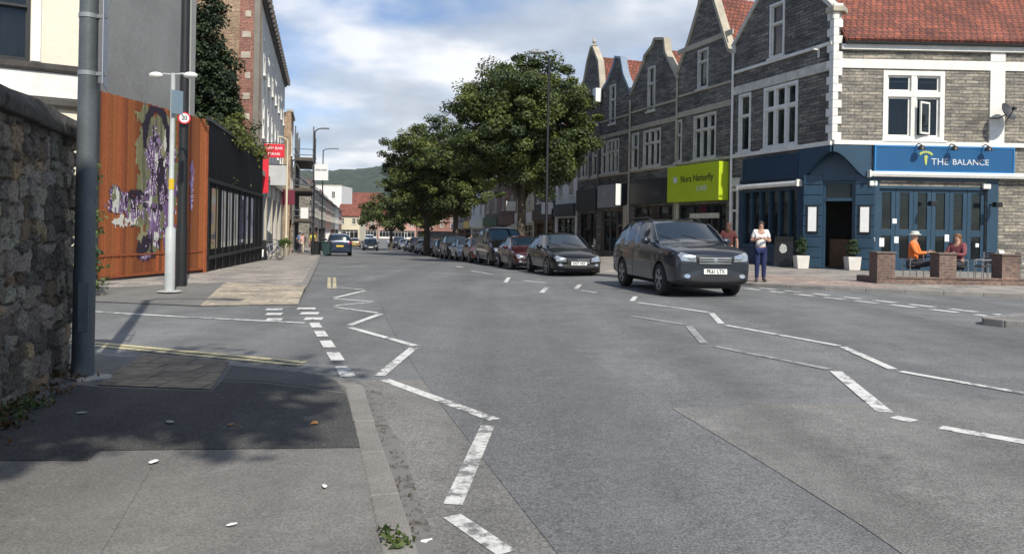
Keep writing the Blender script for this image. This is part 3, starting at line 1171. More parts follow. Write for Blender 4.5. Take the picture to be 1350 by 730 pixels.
def corner_pub():
    zb = g(CX, CY) + PV
    root = thing('corner_pub', 'grey stone corner pub with blue ground floor, white trim and red tiled roof', 'building', (CX, CY, zb))
    UB = 6.15
    sh, apex, gable_base = 9.85, 12.75, 8.63
    # --- street side
    attic = rect(FL, 1015, 1034.5, 2, 77)
    single = rect(FL, 974, 990, 121, 193)
    three = rect(FL, 1007, 1052, 106, 188)
    sz = 5.02
    single = (single[0], single[1], sz + .04, 7.62)
    three = (three[0], three[1], sz + .04, 7.62)
    attic = (attic[0], attic[1], 8.80, 11.05)
    gwin = (1.75, 5.35, .95, 3.35)
    wall_poly([(1.1, -1), (UB, -1), (UB, sh), (3.1, apex), (0.0, sh), (0.0, 4.72), (1.1, 4.72)], [attic, single, three, gwin], .3, 'street_wall', M_stone_dark, root, FL.M)
    window(root, FL, *attic, cols=(), trans=.62, w=.10, mull=.08)
    window(root, FL, *single, cols=(), trans=.62, w=.11, mull=.09)
    window(root, FL, *three, cols=(.34, .66), trans=.64, w=.13, mull=.14, curtain=True)
    strip(root, FL, 0.05, UB - .02, 7.66, 8.02, M_offwhite, 'band', .05)
    strip(root, FL, 0.05, UB - .02, 8.60, 8.72, M_whitepaint, 'string_course', .10)
    strip(root, FL, 0.0, UB, 4.84, 5.0, M_whitepaint, 'string_course', .12)
    coping(root, FL, [(UB, sh - .25), (UB, sh), (3.1, apex), (0.0, sh), (0.0, sh - .25)], M_offwhite)
    pipe = MB().tube([(UB - .06, .09, -.2), (UB - .06, .09, sh - .3)], .055)
    pipe.build('downpipe', M_whitepaint, root, FL.M, smooth=True)
    br = MB().bar((.75, .05, 8.62), (.75, .05, 8.25), .07, .05, (0, 1, 0)).bar((.75, .05, 8.55), (.75, .3, 8.55), .05, .05)
    br.build('bracket', M_whitepaint, root, FL.M)
    # --- side street
    RW = 15.0
    rw = rect(FR, 1164, 1245, 90, 184)
    rw = (rw[0], rw[1], sz + .05, 7.66)
    bif = rect(FR, 1158, 1300, 242, 353)
    bif = (bif[0], bif[1], zb + .02, 3.36)
    far_w = (-11.6, -9.7, sz + .05, 7.66)
    wall_poly([(-1.35, -1), (-RW, -1), (-RW, 8.62), (0, 8.62), (0, 4.72), (-1.35, 4.72)], [rw, bif, far_w], .3, 'side_wall', M_stone_front, root, FR.M)
    window(root, FR, *rw, cols=(.5,), trans=.665, w=.17, mull=.20, thin=.075, curtain=False)
    window(root, FR, *far_w, cols=(.5,), trans=.665, w=.17, mull=.20, thin=.075)
    oc = MB()
    uo = (rw[0] + rw[1]) / 2 - .34
    Mo = FR.M @ Matrix.Translation((uo - .28, -.04, 0)) @ Matrix.Rotation(R(28), 4, 'Z')
    for bx in ((0, .06, 5.3, 6.5), (.5, .56, 5.3, 6.5), (.06, .5, 5.3, 5.37), (.06, .5, 6.43, 6.5)):
        oc.box(bx[0], bx[1], -.02, .03, bx[2], bx[3])
    ocas = oc.build('open_casement', M_whitepaint, root, Mo)
    MB().box(.05, .51, 0, .008, 5.36, 6.44).build('pane', M_glass, ocas, Mo)
    strip(root, FR, -RW, -.15, 7.72, 8.06, M_whitepaint, 'band', .05)
    strip(root, FR, -RW, -.02, 4.86, 5.02, M_whitepaint, 'string_course', .12)
    strip(root, FR, -RW, -.25, 8.40, 8.60, M_whitepaint, 'eaves_board', .14)
    strip(root, FR, -6.42, -5.86, 5.02, 7.72, M_whitepaint, 'pilaster', .06)
    strip(root, FR, -6.42, -5.86, 8.06, 8.40, M_whitepaint, 'pilaster', .06)
    strip(root, FR, -6.32, -5.96, 4.60, 4.86, M_whitepaint, 'pilaster', .10)
    gut = MB().prism([(.12, 8.60), (.30, 8.60), (.32, 8.73), (.10, 8.73)], 'x', -RW, -.35)
    gut.build('gutter', M_black, root, FR.M)
    # corner quoins
    q = MB()
    z = 5.02
    k = 0
    while z < sh + .1:
        h = .30
        a, b = (.36, .20) if k % 2 else (.22, .34)
        pl = [(0.035, 0.035)]
        Cw = Vector((CX, CY, 0))
        dl, dr = FL.d, -FR.d
        nl, nr = FL.n, FR.n
        o = Cw + (nl + nr) * .045
        pts = [o, o + dl * a, o + dl * a - nl * .09, Cw - (nl + nr) * .05, o + dr * b - nr * .09, o + dr * b]
        q.prism([(p.x, p.y) for p in pts], 'z', z + .004, z + h - .004)
        z += h
        k += 1
    q.build('quoin', M_whitepaint, root, ID, bevel=.012)
    kn_ = MB().prism([(Cw + (nl + nr) * t + d * s_).to_tuple()[:2] for t, d, s_ in ((.12, dl, 0), (.12, dl, .42), (-.2, dl, .42), (-.2, dr, .42), (.12, dr, .42))], 'z', sh - .05, sh + .16)
    kn_.build('kneeler', M_bath, root, ID, bevel=.02)
    # roof: ridge parallel to the side street
    rp = MB()
    ye, yr, ze, zr = .30, -3.15, 8.66, 11.7
    for a, b in (((ye, ze), (yr, zr)), ((yr, zr), (-6.6, 8.6))):
        v = Vector((b[0] - a[0], b[1] - a[1])).normalized()
        n = Vector((-v.y, v.x))
        if n.y < 0:
            n = -n
        rp.prism([a, b, (b[0] + n.x * .12, b[1] + n.y * .12), (a[0] + n.x * .12, a[1] + n.y * .12)], 'x', -RW - .2, -.32)
    ro = rp.build('roof', M_tile, root, FR.M)
    uvl = ro.data.uv_layers[0]
    inv = FR.M.inverted() @ Matrix.Translation(root.location)
    for p in ro.data.polygons:
        for li in p.loop_indices:
            c = inv @ ro.data.vertices[ro.data.loops[li].vertex_index].co
            uvl.data[li].uv = (c.x, c.z * 1.5)
    # each course of tiles laps over the one below
    lap = MB()
    nC = 15
    for i in range(nC):
        t0, t1 = i / nC, (i + 1) / nC
        a = Vector((0, ye + (yr - ye) * t0, ze + (zr - ze) * t0 + .17))
        b = Vector((0, ye + (yr - ye) * t1, ze + (zr - ze) * t1 + .17))
        lap.prism([(a.y, a.z + .035), (b.y, b.z + .004), (b.y, b.z - .03), (a.y, a.z - .03)], 'x', -RW - .15, -.36)
    lo = lap.build('tiles', M_tile, ro, FR.M)
    uvl = lo.data.uv_layers[0]
    for p in lo.data.polygons:
        for li in p.loop_indices:
            c = inv @ lo.data.vertices[lo.data.loops[li].vertex_index].co
            uvl.data[li].uv = (c.x, c.z * 1.3)
    for u in (-1.1, -4.6):
        sk = MB().box(-.4, .4, -.5, .5, 0, .05)
        sl = math.atan2(zr - ze, ye - yr)
        sk.build('skylight', M_glass_dark, ro, FR.M @ Matrix.Translation((u, -2.55, 11.42)) @ Matrix.Rotation(-sl, 4, 'X'))
    # body
    body = MB()
    body.box(-RW, -.2, -6.9, -6.65, -1, 8.6)
    body.box(-RW, -RW + .25, -6.65, -.31, -1, 8.6)
    body.box(-RW + .3, -1.5, -6.6, -.9, 4.3, 4.45)
    body.build('rear_wall', M_stone_dark, root, FR.M)
    chimney(root, FR, -12.5, -3.1, 11.2, 1.5, M_stone_dark)

    # --- ground floor, corner entrance
    A = Vector((CX, CY, 0)) + FL.d * 1.1
    B = Vector((CX, CY, 0)) - FR.d * 1.35
    FD = Frame(A.x, A.y, A.x - B.x, A.y - B.y)      # u negative from A to B
    if FD.n.dot(Vector((0, -1, 0))) < 0:
        FD = Frame(A.x, A.y, B.x - A.x, B.y - A.y)
    LD = (B - A).length
    du = (-1 if (A + FD.d * LD - B).length > .1 else 1)
    dm = du * LD / 2
    door = (dm - .56, dm + .56, zb + .02, 3.55)
    o4 = [(0, -1), (du * LD, -1), (du * LD, 4.72), (0, 4.72)]
    wall_poly(o4, [door], .25, 'entrance_wall', M_blue, root, FD.M)
    dfm = MB()
    dfm.box(door[0], door[0] + .09, -.22, -.08, door[2], door[3])
    dfm.box(door[1] - .09, door[1], -.22, -.08, door[2], door[3])
    dfm.box(door[0] + .09, door[1] - .09, -.22, -.08, door[3] - .1, door[3])
    dfm.box(door[0] + .09, door[1] - .09, -.22, -.05, 2.78, 2.9)
    do = dfm.build('doorway', M_blue, root, FD.M, bevel=.006)
    MB().box(door[0] + .09, door[1] - .09, -.17, -.16, 2.9, door[3] - .1).build('fanlight', M_glass_dark, do, FD.M)
    # the open lobby: dark walls, a wooden half door inside
    lob = MB().box(door[0] - .5, door[1] + .5, -2.6, -2.5, zb, 3.6)
    lob.build('lobby_wall', M_dark, do, FD.M)
    hd = MB().box(door[0] + .1, door[1] - .1, -1.25, -1.2, zb + .02, zb + 1.15)
    hd.build('inner_door', M_wood, do, FD.M, bevel=.01)
    # rusticated pilasters either side of the door
    for uu in (dm - .56 - .36, dm + .56 + .36):
        pm = MB()
        z = zb + .02
        while z < 3.7:
            h = .40
            pm.box(uu - .34, uu + .34, -.05, .05, z + .012, z + h - .012)
            z += h
        pm.build('rusticated_pilaster', M_blue, root, FD.M, bevel=.015)
    for uu in (dm - .56 - .36, dm + .56 + .36):
        mc = MB().box(uu - .21, uu + .21, .05, .10, 1.55, 2.62)
        case_ = mc.build('menu_case', M_black, root, FD.M, bevel=.008)
        MB().box(uu - .15, uu + .15, .10, .106, 1.62, 2.55).build('menu_sheet', M_paper, case_, FD.M)
    # curved hood above the door, meeting under the corner
    Cw = Vector((CX, CY, 0))
    for name, fr, uend in (('hood', FL, 1.75), ('hood', FR, -1.42)):
        pts = []
        n = 12
        for i in range(n + 1):
            t = i / n
            s_ = 3 * t * t - 2 * t ** 3
            pts.append((uend * t, 4.78 - 1.05 * (t * .35 + s_ * .65)))
        poly = [(0, 4.84), *[(0, 4.80)], *pts[1:], (uend, 4.84)]
        # the board hangs from the overhang: blue above the curve
        MB().prism([(0, 4.84)] + [(uend * i / n, 4.60 - 1.0 * (3 * (i / n) ** 2 - 2 * (i / n) ** 3)) for i in range(n + 1)] + [(uend, 4.84)], 'y', -.02, .10).build(name, M_blue, root, fr.M)
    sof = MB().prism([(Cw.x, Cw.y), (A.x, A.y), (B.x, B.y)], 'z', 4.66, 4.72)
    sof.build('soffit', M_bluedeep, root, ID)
    # street side ground floor
    win = MB()
    u0, u1, z0, z1 = gwin
    win.box(u0, u0 + .09, -.2, .03, z0, z1).box(u1 - .09, u1, -.2, .03, z0, z1).box(u0 + .09, u1 - .09, -.2, .03, z0, z0 + .09).box(u0 + .09, u1 - .09, -.2, .03, z1 - .09, z1)
    for i in range(1, 6):
        x = u0 + (u1 - u0) * i / 6
        win.box(x - .05, x + .05, -.18, 0.0, z0 + .09, z1 - .09)
    wo = win.build('window', M_blue, root, FL.M, bevel=.006)
    MB().box(u0 + .05, u1 - .05, -.13, -.12, z0 + .05, z1 - .05).build('pane', M_glass_dark, wo, FL.M)
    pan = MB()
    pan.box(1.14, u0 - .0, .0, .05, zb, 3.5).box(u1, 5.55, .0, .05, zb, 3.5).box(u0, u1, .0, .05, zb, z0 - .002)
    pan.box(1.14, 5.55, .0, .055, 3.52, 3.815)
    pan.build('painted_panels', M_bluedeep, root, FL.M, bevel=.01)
    sd = MB()
    for a, b, c, d in ((5.55, 5.70, zb, 3.55), (6.0, 6.14, zb, 3.55), (5.70, 6.0, 2.45, 2.55), (5.70, 6.0, 3.35, 3.5), (5.5, 6.15, 3.55, 3.95)):
        sd.box(a, b, -.02, .09, c, d)
    so = sd.build('side_door_surround', M_offwhite, root, FL.M, bevel=.01)
    MB().box(5.70, 6.0, .0, .02, zb, 3.4).build('side_door', M_black, so, FL.M)
    # side street ground floor: folding doors in six leaves
    u0, u1, z0, z1 = bif
    pan = MB()
    pan.box(-1.38, u1, .0, .05, zb, 3.55).box(u0 - .42, u0, .0, .05, zb, 3.55).box(u0 - .42, -1.38, .0, .056, 3.56, 3.925)  # upper board stands in for the shade under the awning
    pan.build('painted_panels', M_blue, root, FR.M, bevel=.01)
    n = 6
    for i in range(n):
        a, b = u0 + (u1 - u0) * i / n + .006, u0 + (u1 - u0) * (i + 1) / n - .006
        lf = MB()
        s_ = .155
        zm = z0 + (z1 - z0) * .45
        lf.box(a, a + s_, -.16, -.08, z0, z1 - .1).box(b - s_, b, -.16, -.08, z0, z1 - .1)
        lf.box(a + s_, b - s_, -.16, -.08, z0, z0 + .45).box(a + s_, b - s_, -.16, -.08, zm - .12, zm + .12).box(a + s_, b - s_, -.16, -.08, z1 - .24, z1 - .1)
        lo = lf.build('folding_door', M_blue, root, FR.M, bevel=.006)
        MB().box(a + s_ - .01, b - s_ + .01, -.125, -.115, z0 + .44, z1 - .23).build('pane', M_glass_dark, lo, FR.M)
    MB().box(u0, u1, -.2, .02, z1 - .1, z1).build('door_head', M_blue, root, FR.M)
    MB().box(u0 + .1, u1 - .1, -2.3, -2.2, zb, 3.9).build('bar_wall', mat('bar_back', (.012, .009, .007), .8, .5, 3), root, FR.M)
    # lamps, brackets
    for u in (-3.55, -5.95):
        lb = MB().bar((u, .05, 2.72), (u, .45, 2.72), .07, .05).box(u - .12, u + .12, .33, .57, 2.62, 2.80)
        lb.build('wall_lamp', M_black, root, FR.M, bevel=.01)
    for u, z in ((-1.5, 3.42), (-5.75, 3.38)):
        MB().box(u - .14, u + .14, .06, .16, z - .08, z + .1).build('floodlight', M_whitepaint, root, FR.M, bevel=.015)
    for u, z, w_, h_ in ((-1.72, 2.15, .10, .14), (-1.95, 1.25, .09, .16), (-2.42, 2.05, .08, .09), (-2.5, 1.35, .08, .12), (-4.4, 1.45, .08, .13)):
        MB().box(u - w_, u + w_, -.078, -.072, z - h_, z + h_).build('notice', M_paper, root, FR.M)
    for u, z in ((-1.55, 1.35), (-5.45, 1.2)):
        MB().box(u - .06, u + .06, .06, .09, z - .07, z + .07).build('notice', M_paper, root, FR.M)
    return root, FD, dm, zb


pub, FD, door_mid, pub_z = corner_pub()


def awning(fr, u0, u1, z, label):
    p = fr.M @ Vector(((u0 + u1) / 2, 0, z))
    root = thing('awning', label, 'awning', tuple(p))
    MB().prism([(.02, z - .10), (.26, z - .12), (.30, z - .02), (.27, z + .07), (.04, z + .10)], 'x', u0, u1).build('cassette', M_whitepaint, root, fr.M, bevel=.01)
    e = MB()
    for u in (u0 - .03, u1 + .03):
        e.box(u - .03, u + .03, .02, .32, z - .15, z + .12)
    e.build('end_cap', M_whitepaint, root, fr.M, bevel=.01)


awning(FR, -9.6, -1.33, 3.80, 'long white rolled up awning over the pub folding doors')
ua = FL.uz(980, 240)[0], FL.uz(1058, 240)[0]
awning(FL, ua[1], ua[0], 3.52, 'short white rolled up awning above the street window of the pub')


def sign_board(fr, u0, u1, z0, z1, m, label, y0=.06, y1=.16, words=(), name='shop_sign', frame=None):
    p = fr.M @ Vector(((u0 + u1) / 2, 0, z0))
    root = thing(name, label, 'sign', tuple(p))
    MB().box(u0, u1, y0, y1, z0, z1).build('board', m, root, fr.M, bevel=.01)
    for s, size, u, z, mm, wide in words:
        text(s, size, mm, root, on_facade(fr, u, z, y1 + .004), depth=.008, wide=wide)
    if frame:
        f = MB()
        t = .05
        f.box(u0 - t, u1 + t, y0, y1 + .02, z1, z1 + t).box(u0 - t, u1 + t, y0, y1 + .02, z0 - t, z0).box(u0 - t, u0, y0, y1 + .02, z0, z1).box(u1, u1 + t, y0, y1 + .02, z0, z1)
        f.build('edge_trim', frame, root, fr.M)
    return root


M_lettering = mat('pale_lettering', (.62, .64, .66), .5, .05)
M_letteringdark = mat('dark_lettering', (.02, .03, .02), .5, .05)
M_gold = mat('yellow_green_emblem', (.45, .50, .12), .5, .1)
M_bluetrim = mat('sign_edge_blue', (.03, .20, .45), .4)
sb = rect(FR, 1152, 1332, 192, 228)
zc = (3.93 + 4.80) / 2
sr = sign_board(FR, sb[0], sb[1], 3.93, 4.80, M_bluesign, 'bright blue pub fascia sign with emblem facing the side street', words=[('THE', .34, -3.95, zc - .1, M_lettering, 1.05), ('BALANCE', .30, -5.1, zc - .1, M_lettering, 1.05)], frame=M_bluetrim)
em = MB()
for k in range(7):
    t = R(40 + k * 16)
    em.prism([(-3.42 - .28 * math.cos(t) + a * .05, zc + .05 + .22 * math.sin(t) + b * .05) for a, b in ((0, 1), (-1, 0), (0, -1.4), (1, 0))], 'y', .166, .176)
em.prism([(-3.45, zc - .22), (-3.40, zc - .22), (-3.36, zc + .05), (-3.48, zc + .05)], 'y', .166, .176)
em.prism([(-3.50, zc + .05), (-3.34, zc + .05), (-3.38, zc + .14), (-3.46, zc + .14)], 'y', .178, .186)
em.build('emblem', M_gold, sr, FR.M)
for x in (1206, 1249, 1293):
    u = FR.uz(x, 200)[0]
    l = thing('sign_lamp', ['black lamp above the emblem at the left of the blue pub sign', 'black lamp above the middle of the blue pub sign', 'black lamp near the right end of the blue pub sign'][(1206, 1249, 1293).index(x)], 'lamp', tuple(FR.M @ Vector((u, .1, 4.8))), group='lamps over the pub sign')
    MB().tube([(u, .05, 4.86), (u, .25, 4.93), (u, .45, 4.86)], .02).build('arm', M_black, l, FR.M, smooth=True)
    MB().lathe((0, 0, 0), [(.14, 0), (.12, .1), (.04, .17)], 12).build('lamp_shade', M_black, l, FR.M @ Matrix.Translation((u, .45, 4.68)), smooth=True)
sl_ = rect(FL, 987, 1060, 192, 228)
sign_board(FL, 1.78, 5.15, 3.82, 4.66, M_bluedeep, 'dark blue blank pub fascia board facing the main street', y1=.12, frame=M_blue)
dish = thing('satellite_dish', 'grey satellite dish on the white pilaster of the pub', 'satellite dish', tuple(FR.M @ Vector((-5.9, 0, 6.1))))
du_ = MB().lathe((0, 0, 0), [(.03, -.10), (.16, -.085), (.30, -.03), (.36, .02), (.355, .03), (.29, -.015), (.15, -.07)], 20)
du_.build('reflector', mat('dish_grey', (.045, .048, .055), .55, .1), dish, FR.M @ Matrix.Translation((-6.22, .55, 6.12)) @ Matrix.Rotation(R(-62), 4, 'X') @ Matrix.Rotation(R(-25), 4, 'Y'), smooth=True)
MB().tube([(-5.85, .06, 5.95), (-6.0, .35, 5.9), (-6.22, .5, 6.05)], .025).build('arm', M_black, dish, FR.M, smooth=True)
MB().tube([(-6.22, .45, 5.8), (-6.22, .85, 6.15)], .018).box(-6.27, -6.17, .82, .94, 6.12, 6.24).build('receiver', M_black, dish, FR.M)


# ------------------------------------------------------------------ gabled row beyond the pub
def px_outline(fr, pts):
    return [fr.uz(*p) for p in pts]


def gabled_house(label, u0, u1, top, wins, stone, shop, roofdrop=.30, bands=(), cop=None, ridge_prof=None, pipe_at=None, coping_name='coping'):
    """top: gable outline from the right-hand (low u) shoulder over the apex to the left-hand shoulder"""
    fr = FL
    p = fr.M @ Vector(((u0 + u1) / 2, 0, 0))
    zb = g(p.x, p.y) + PV
    root = thing('gabled_shop_house', label, 'building', (p.x, p.y, zb))
    holes = [w[:4] for w in wins] + [shop]
    outline = [(u0, -1.4)] + [(u0, top[0][1])] + (top[1:] if abs(top[0][0] - u0) < .05 else top) + [(u1, top[-1][1]), (u1, -1.4)]
    cl = []
    for q in outline:
        if not cl or (Vector(q) - Vector(cl[-1])).length > .02:
            cl.append(q)
    wall_poly(cl, holes, .3, 'front_wall', stone, root, fr.M)
    for w in wins:
        window(root, fr, *w[:4], **(w[4] if len(w) > 4 else {}))
    for z0, z1, yy in bands:
        strip(root, fr, u0 + .02, u1 - .02, z0, z1, M_bath, 'band', yy)
    coping(root, fr, top, cop or M_bath, name=coping_name)
    shell(root, fr, u0, u1, 9.0, min(top[0][1], top[-1][1]) - .35, stone)
    rp = ridge_prof or [(u0 + .02, top[0][1] - .4), (max(top, key=lambda t: t[1])[0], max(t[1] for t in top) - .55), (u1 - .02, top[-1][1] - .4)]
    roof_ridge(root, fr, rp, -9.0, -.35)
    if pipe_at is not None:
        MB().tube([(pipe_at, .08, -.5), (pipe_at, .08, top[0][1] - .35)], .055).build('downpipe', M_bath, root, fr.M, smooth=True)
    return root, zb


def shopfront(root, fr, u0, u1, z0, z1, m, door=0.72, glass=None, riser=.55, mull=3, tr=.8):
    f = MB()
    y0, y1 = -.28, -.12
    w = .09
    f.box(u0, u0 + w, y0, y1, z0, z1).box(u1 - w, u1, y0, y1, z0, z1).box(u0 + w, u1 - w, y0, y1, z1 - w, z1)
    ud = u0 + (u1 - u0) * door
    dw = .95
    ua, ub = ud - dw / 2, ud + dw / 2
    for a, b in ((u0 + w, ua - .05), (ub + .05, u1 - w)):
        if b - a < .15:
            continue
        f.box(a, b, y0, y1, z0, z0 + riser)
        f.box(a, b, y0 + .02, y1 - .02, z0 + (z1 - z0) * tr - .03, z0 + (z1 - z0) * tr + .03)
        n = max(1, round((b - a) / 1.1))
        for i in range(1, n):
            x = a + (b - a) * i / n
            f.box(x - .03, x + .03, y0 + .02, y1 - .02, z0 + riser, z1 - w)
    for x in (ua - .05, ub):
        f.box(x, x + .05, y0, y1, z0, z1 - w)
    o = f.build('shopfront', m, root, fr.M)
    MB().box(u0 + .04, u1 - .04, -.215, -.205, z0 + .05, z1 - .04).build('pane', glass or M_glass_dark, o, fr.M)
    d = MB()
    d.box(ua, ua + .1, -.2, -.14, z0 + .02, z0 + 2.15).box(ub - .1, ub, -.2, -.14, z0 + .02, z0 + 2.15).box(ua + .1, ub - .1, -.2, -.14, z0 + .02, z0 + .3).box(ua + .1, ub - .1, -.2, -.14, z0 + 2.0, z0 + 2.15)
    dd = d.build('door', m, root, fr.M)
    MB().box(ub - .16, ub - .13, -.13, -.09, z0 + .95, z0 + 1.2).build('handle', M_galv, dd, fr.M)
    return o


UW = dict(m=M_offwhite, w=.10, mull=.10)
# second house: tall gable, lime sign
r2 = px_outline(FL, [(962, 66), (941, 8)])
b2u0, b2u1 = 6.2, 10.83
top2 = [(6.2, 9.55), (6.55, 9.75), (7.75, 12.3), (8.1, 13.2), (8.75, 13.2), (8.9, 12.5), (9.8, 10.9), (10.83, 9.5)]
a2 = rect(FL, 920, 934, 60, 119)
w2 = rect(FL, 914.5, 944, 150, 210)
s2 = rect(FL, 891, 899, 160, 212)
gs = g(8, 36) + PV
h2, h2z = gabled_house('tall grey stone gabled house with a lime green shop sign', b2u0, b2u1, top2,
    [(a2[0], a2[1], 8.42, 10.30, dict(cols=(), trans=.68, **UW)), (w2[0], w2[1], 5.02, 7.15, dict(cols=(.34, .66), trans=.66, curtain=True, **UW)), (s2[0], s2[1], 5.02, 7.15, dict(cols=(), trans=.64, **UW))],
    M_stone_dark, (6.55, 10.55, gs, 2.85), bands=((7.25, 7.52, .05), (8.28, 8.38, .06), (10.45, 10.7, .05), (4.84, 4.98, .08)), pipe_at=10.75)
shopfront(h2, FL, 6.55, 10.55, gs, 2.85, M_black, door=.3)
g2 = rect(FL, 903, 946, 285, 300)
MB().box(7.2, 9.6, -.11, -.06, 2.18, 2.42).build('window_rail', M_offwhite, h2, FL.M)
MB().box(10.5, 10.62, .0, .1, gs, 2.95).build('post', M_offwhite, h2, FL.M)
M_lime = mat('lime_green_board', (.44, .56, .018), .45, .05, 1)
sg = sign_board(FL, 6.35, 10.75, 2.98, 4.72, M_lime, 'big lime green shop sign box with two dark words', y0=.02, y1=.55,
    words=[('Nora Natterfly', .46, 8.15, 4.05, M_letteringdark, .98), ('CAFE', .34, 7.7, 3.55, M_lettering, 1.1)])
MB().box(9.85, 10.15, .55, .562, 3.92, 4.2).build('emblem', M_lettering, sg, FL.M)
# third house
top3 = px_outline(FL, [(890, 105), (877, 70), (875.5, 53), (864, 53), (861, 62), (851, 75), (849.5, 84), (832, 125)])
top3[0] = (b2u1, top3[0][1])
b3u1 = top3[-1][0]
a3 = rect(FL, 854, 864, 88, 146)
w3 = rect(FL, 848, 871, 170, 224)
s3 = rect(FL, 828.5, 836, 180, 212)
gs = g(6, 41) + PV
h3, _ = gabled_house('grey stone gabled house with black shop fascia', b2u1, b3u1, top3,
    [(a3[0], a3[1], a3[2], a3[3], dict(cols=(), trans=.62, **UW)), (w3[0], w3[1], 5.0, 7.0, dict(cols=(.34, .66), trans=.64, **UW)), (b3u1 - 1.0, b3u1 - .2, 5.0, 7.0, dict(cols=(), trans=.6, **UW))],
    M_stone_dark, (b2u1 + .3, b3u1 - .45, gs, 2.9), bands=((7.15, 7.40, .05), (8.15, 8.26, .06), (4.8, 4.94, .08)), pipe_at=b3u1 - .05)
shopfront(h3, FL, b2u1 + .3, b3u1 - .45, gs, 2.9, mat('brown_black_paint', (.035, .025, .022), .5), door=.25)
sign_board(FL, b2u1 + .25, b3u1 - .3, 3.0, 4.3, M_black, 'black shop fascia sign with faint grey letters', words=[('Dance Parade', .42, (b2u1 + b3u1) / 2, 3.55, mat('dim_lettering', (.10, .10, .11), .5), 1.0)])
# fourth
top4 = px_outline(FL, [(831, 124), (822, 99), (818.5, 78), (812, 77), (810, 88), (802, 108), (792, 124)])
top4[0] = (b3u1, top4[0][1])
b4u1 = top4[-1][0]
a4 = rect(FL, 804, 812, 112, 163)
w4 = rect(FL, 800, 816, 185, 233)
gs = g(4, 46) + PV
M_bluecop = mat('blue_grey_painted_stone', (.22, .28, .36), .7, .12)
h4, _ = gabled_house('grey stone gabled house with blue grey coping', b3u1, b4u1, top4,
    [(a4[0], a4[1], a4[2], a4[3], dict(cols=(), trans=.62, **UW)), (w4[0], w4[1], 4.95, 6.95, dict(cols=(.34, .66), trans=.64, **UW)), (b4u1 - .95, b4u1 - .25, 4.95, 6.95, dict(cols=(), trans=.6, **UW))],
    M_stone_dark, (b3u1 + .6, b4u1 - .3, gs, 2.75), bands=((7.1, 7.32, .05), (8.1, 8.2, .06), (4.76, 4.9, .08)), cop=M_bluecop)
M_greysign = mat('pale_grey_sign', (.30, .31, .33), .5, .1)
shopfront(h4, FL, b3u1 + .6, b4u1 - .3, gs, 2.75, mat('grey_brown_paint', (.12, .10, .085), .6), door=.2)
MB().box(b3u1 + .08, b3u1 + .5, .0, .14, gs, 3.0).build('pilaster', M_bath, h4, FL.M, bevel=.02)
sign_board(FL, b3u1 + .75, b4u1 - .1, 2.9, 4.25, M_greysign, 'pale grey square shop fascia sign with small emblem', words=[('+', .5, (b3u1 + b4u1) / 2 + .9, 3.7, M_lettering, 1)])
ps = thing('hanging_sign', 'black and white box sign projecting between two gabled shops', 'sign', tuple(FL.M @ Vector((b3u1 + .35, .1, 3.0))))
MB().box(b3u1 + .22, b3u1 + .34, .04, .75, 2.95, 4.2).build('board', M_black, ps, FL.M, bevel=.01)
MB().box(b3u1 + .2, b3u1 + .215, .42, .76, 2.97, 4.18).build('white_panel', M_paper, ps, FL.M)
# fifth
top5 = px_outline(FL, [(791, 122), (793, 109), (789, 82), (782, 64), (780, 64), (775, 84), (771, 107), (764, 124)])
top5 = [(b4u1, top5[0][1])] + top5[2:]
b5u1 = top5[-1][0]
w5 = rect(FL, 766, 776, 187, 236)
gs = g(2, 50) + PV
h5, _ = gabled_house('grey stone house with a finial on its steep gable beside the tree', b4u1, b5u1, top5,
    [(w5[0], w5[1], 4.9, 6.9, dict(cols=(.5,), trans=.64, **UW)), (b4u1 + .3, b4u1 + 1.0, 4.9, 6.9, dict(cols=(), trans=.64, **UW))],
    M_stone_dark, (b4u1 + .3, b5u1 - .3, gs, 2.6), bands=((7.05, 7.3, .05), (8.1, 8.2, .06), (4.7, 4.84, .08)))
shopfront(h5, FL, b4u1 + .3, b5u1 - .3, gs, 2.6, M_black, door=.6)
ua, za = (top5[2][0] + top5[3][0]) / 2, top5[2][1]
MB().lathe((0, 0, 0), [(.14, -.1), (.12, .15), (.2, .2), (.06, .3), (.13, .45), (.02, .75)], 10).build('finial', M_bath, h5, FL.M @ Matrix.Translation((ua, -.12, za)), smooth=True)
sign_board(FL, b4u1 + .2, b5u1 - .1, 2.75, 4.1, mat('charcoal_sign', (.03, .032, .035), .5), 'charcoal shop fascia sign on the house with the finial', words=[])
fl = thing('flood_lamp', 'white box lamp on the wall between two gables', 'lamp', tuple(FL.M @ Vector((b4u1, .1, 8.4))))
z9 = FL.uz(791, 130)[1]
MB().box(b4u1 - .35, b4u1 + .15, .1, .5, z9 - .3, z9 + .55).build('housing', M_paper, fl, FL.M, bevel=.04)
MB().tube([(b4u1, .06, 4), (b4u1, .08, z9)], .06).build('pole', M_lead, fl, FL.M, smooth=True)
ROW_END_U = b5u1

# ------------------------------------------------------------------ plainer houses further along
M_cream = mat('cream_render', (.62, .56, .42), .85, .1, .8, .1, 20)
M_whiterender = mat('white_render', (.70, .69, .66), .85, .1, .6, .1, 20)
M_greyrender = mat('pale_grey_render', (.46, .46, .44), .85, .14, .5, .1, 20)
M_brownrender = mat('brown_render', (.24, .19, .15), .85, .15, .6)


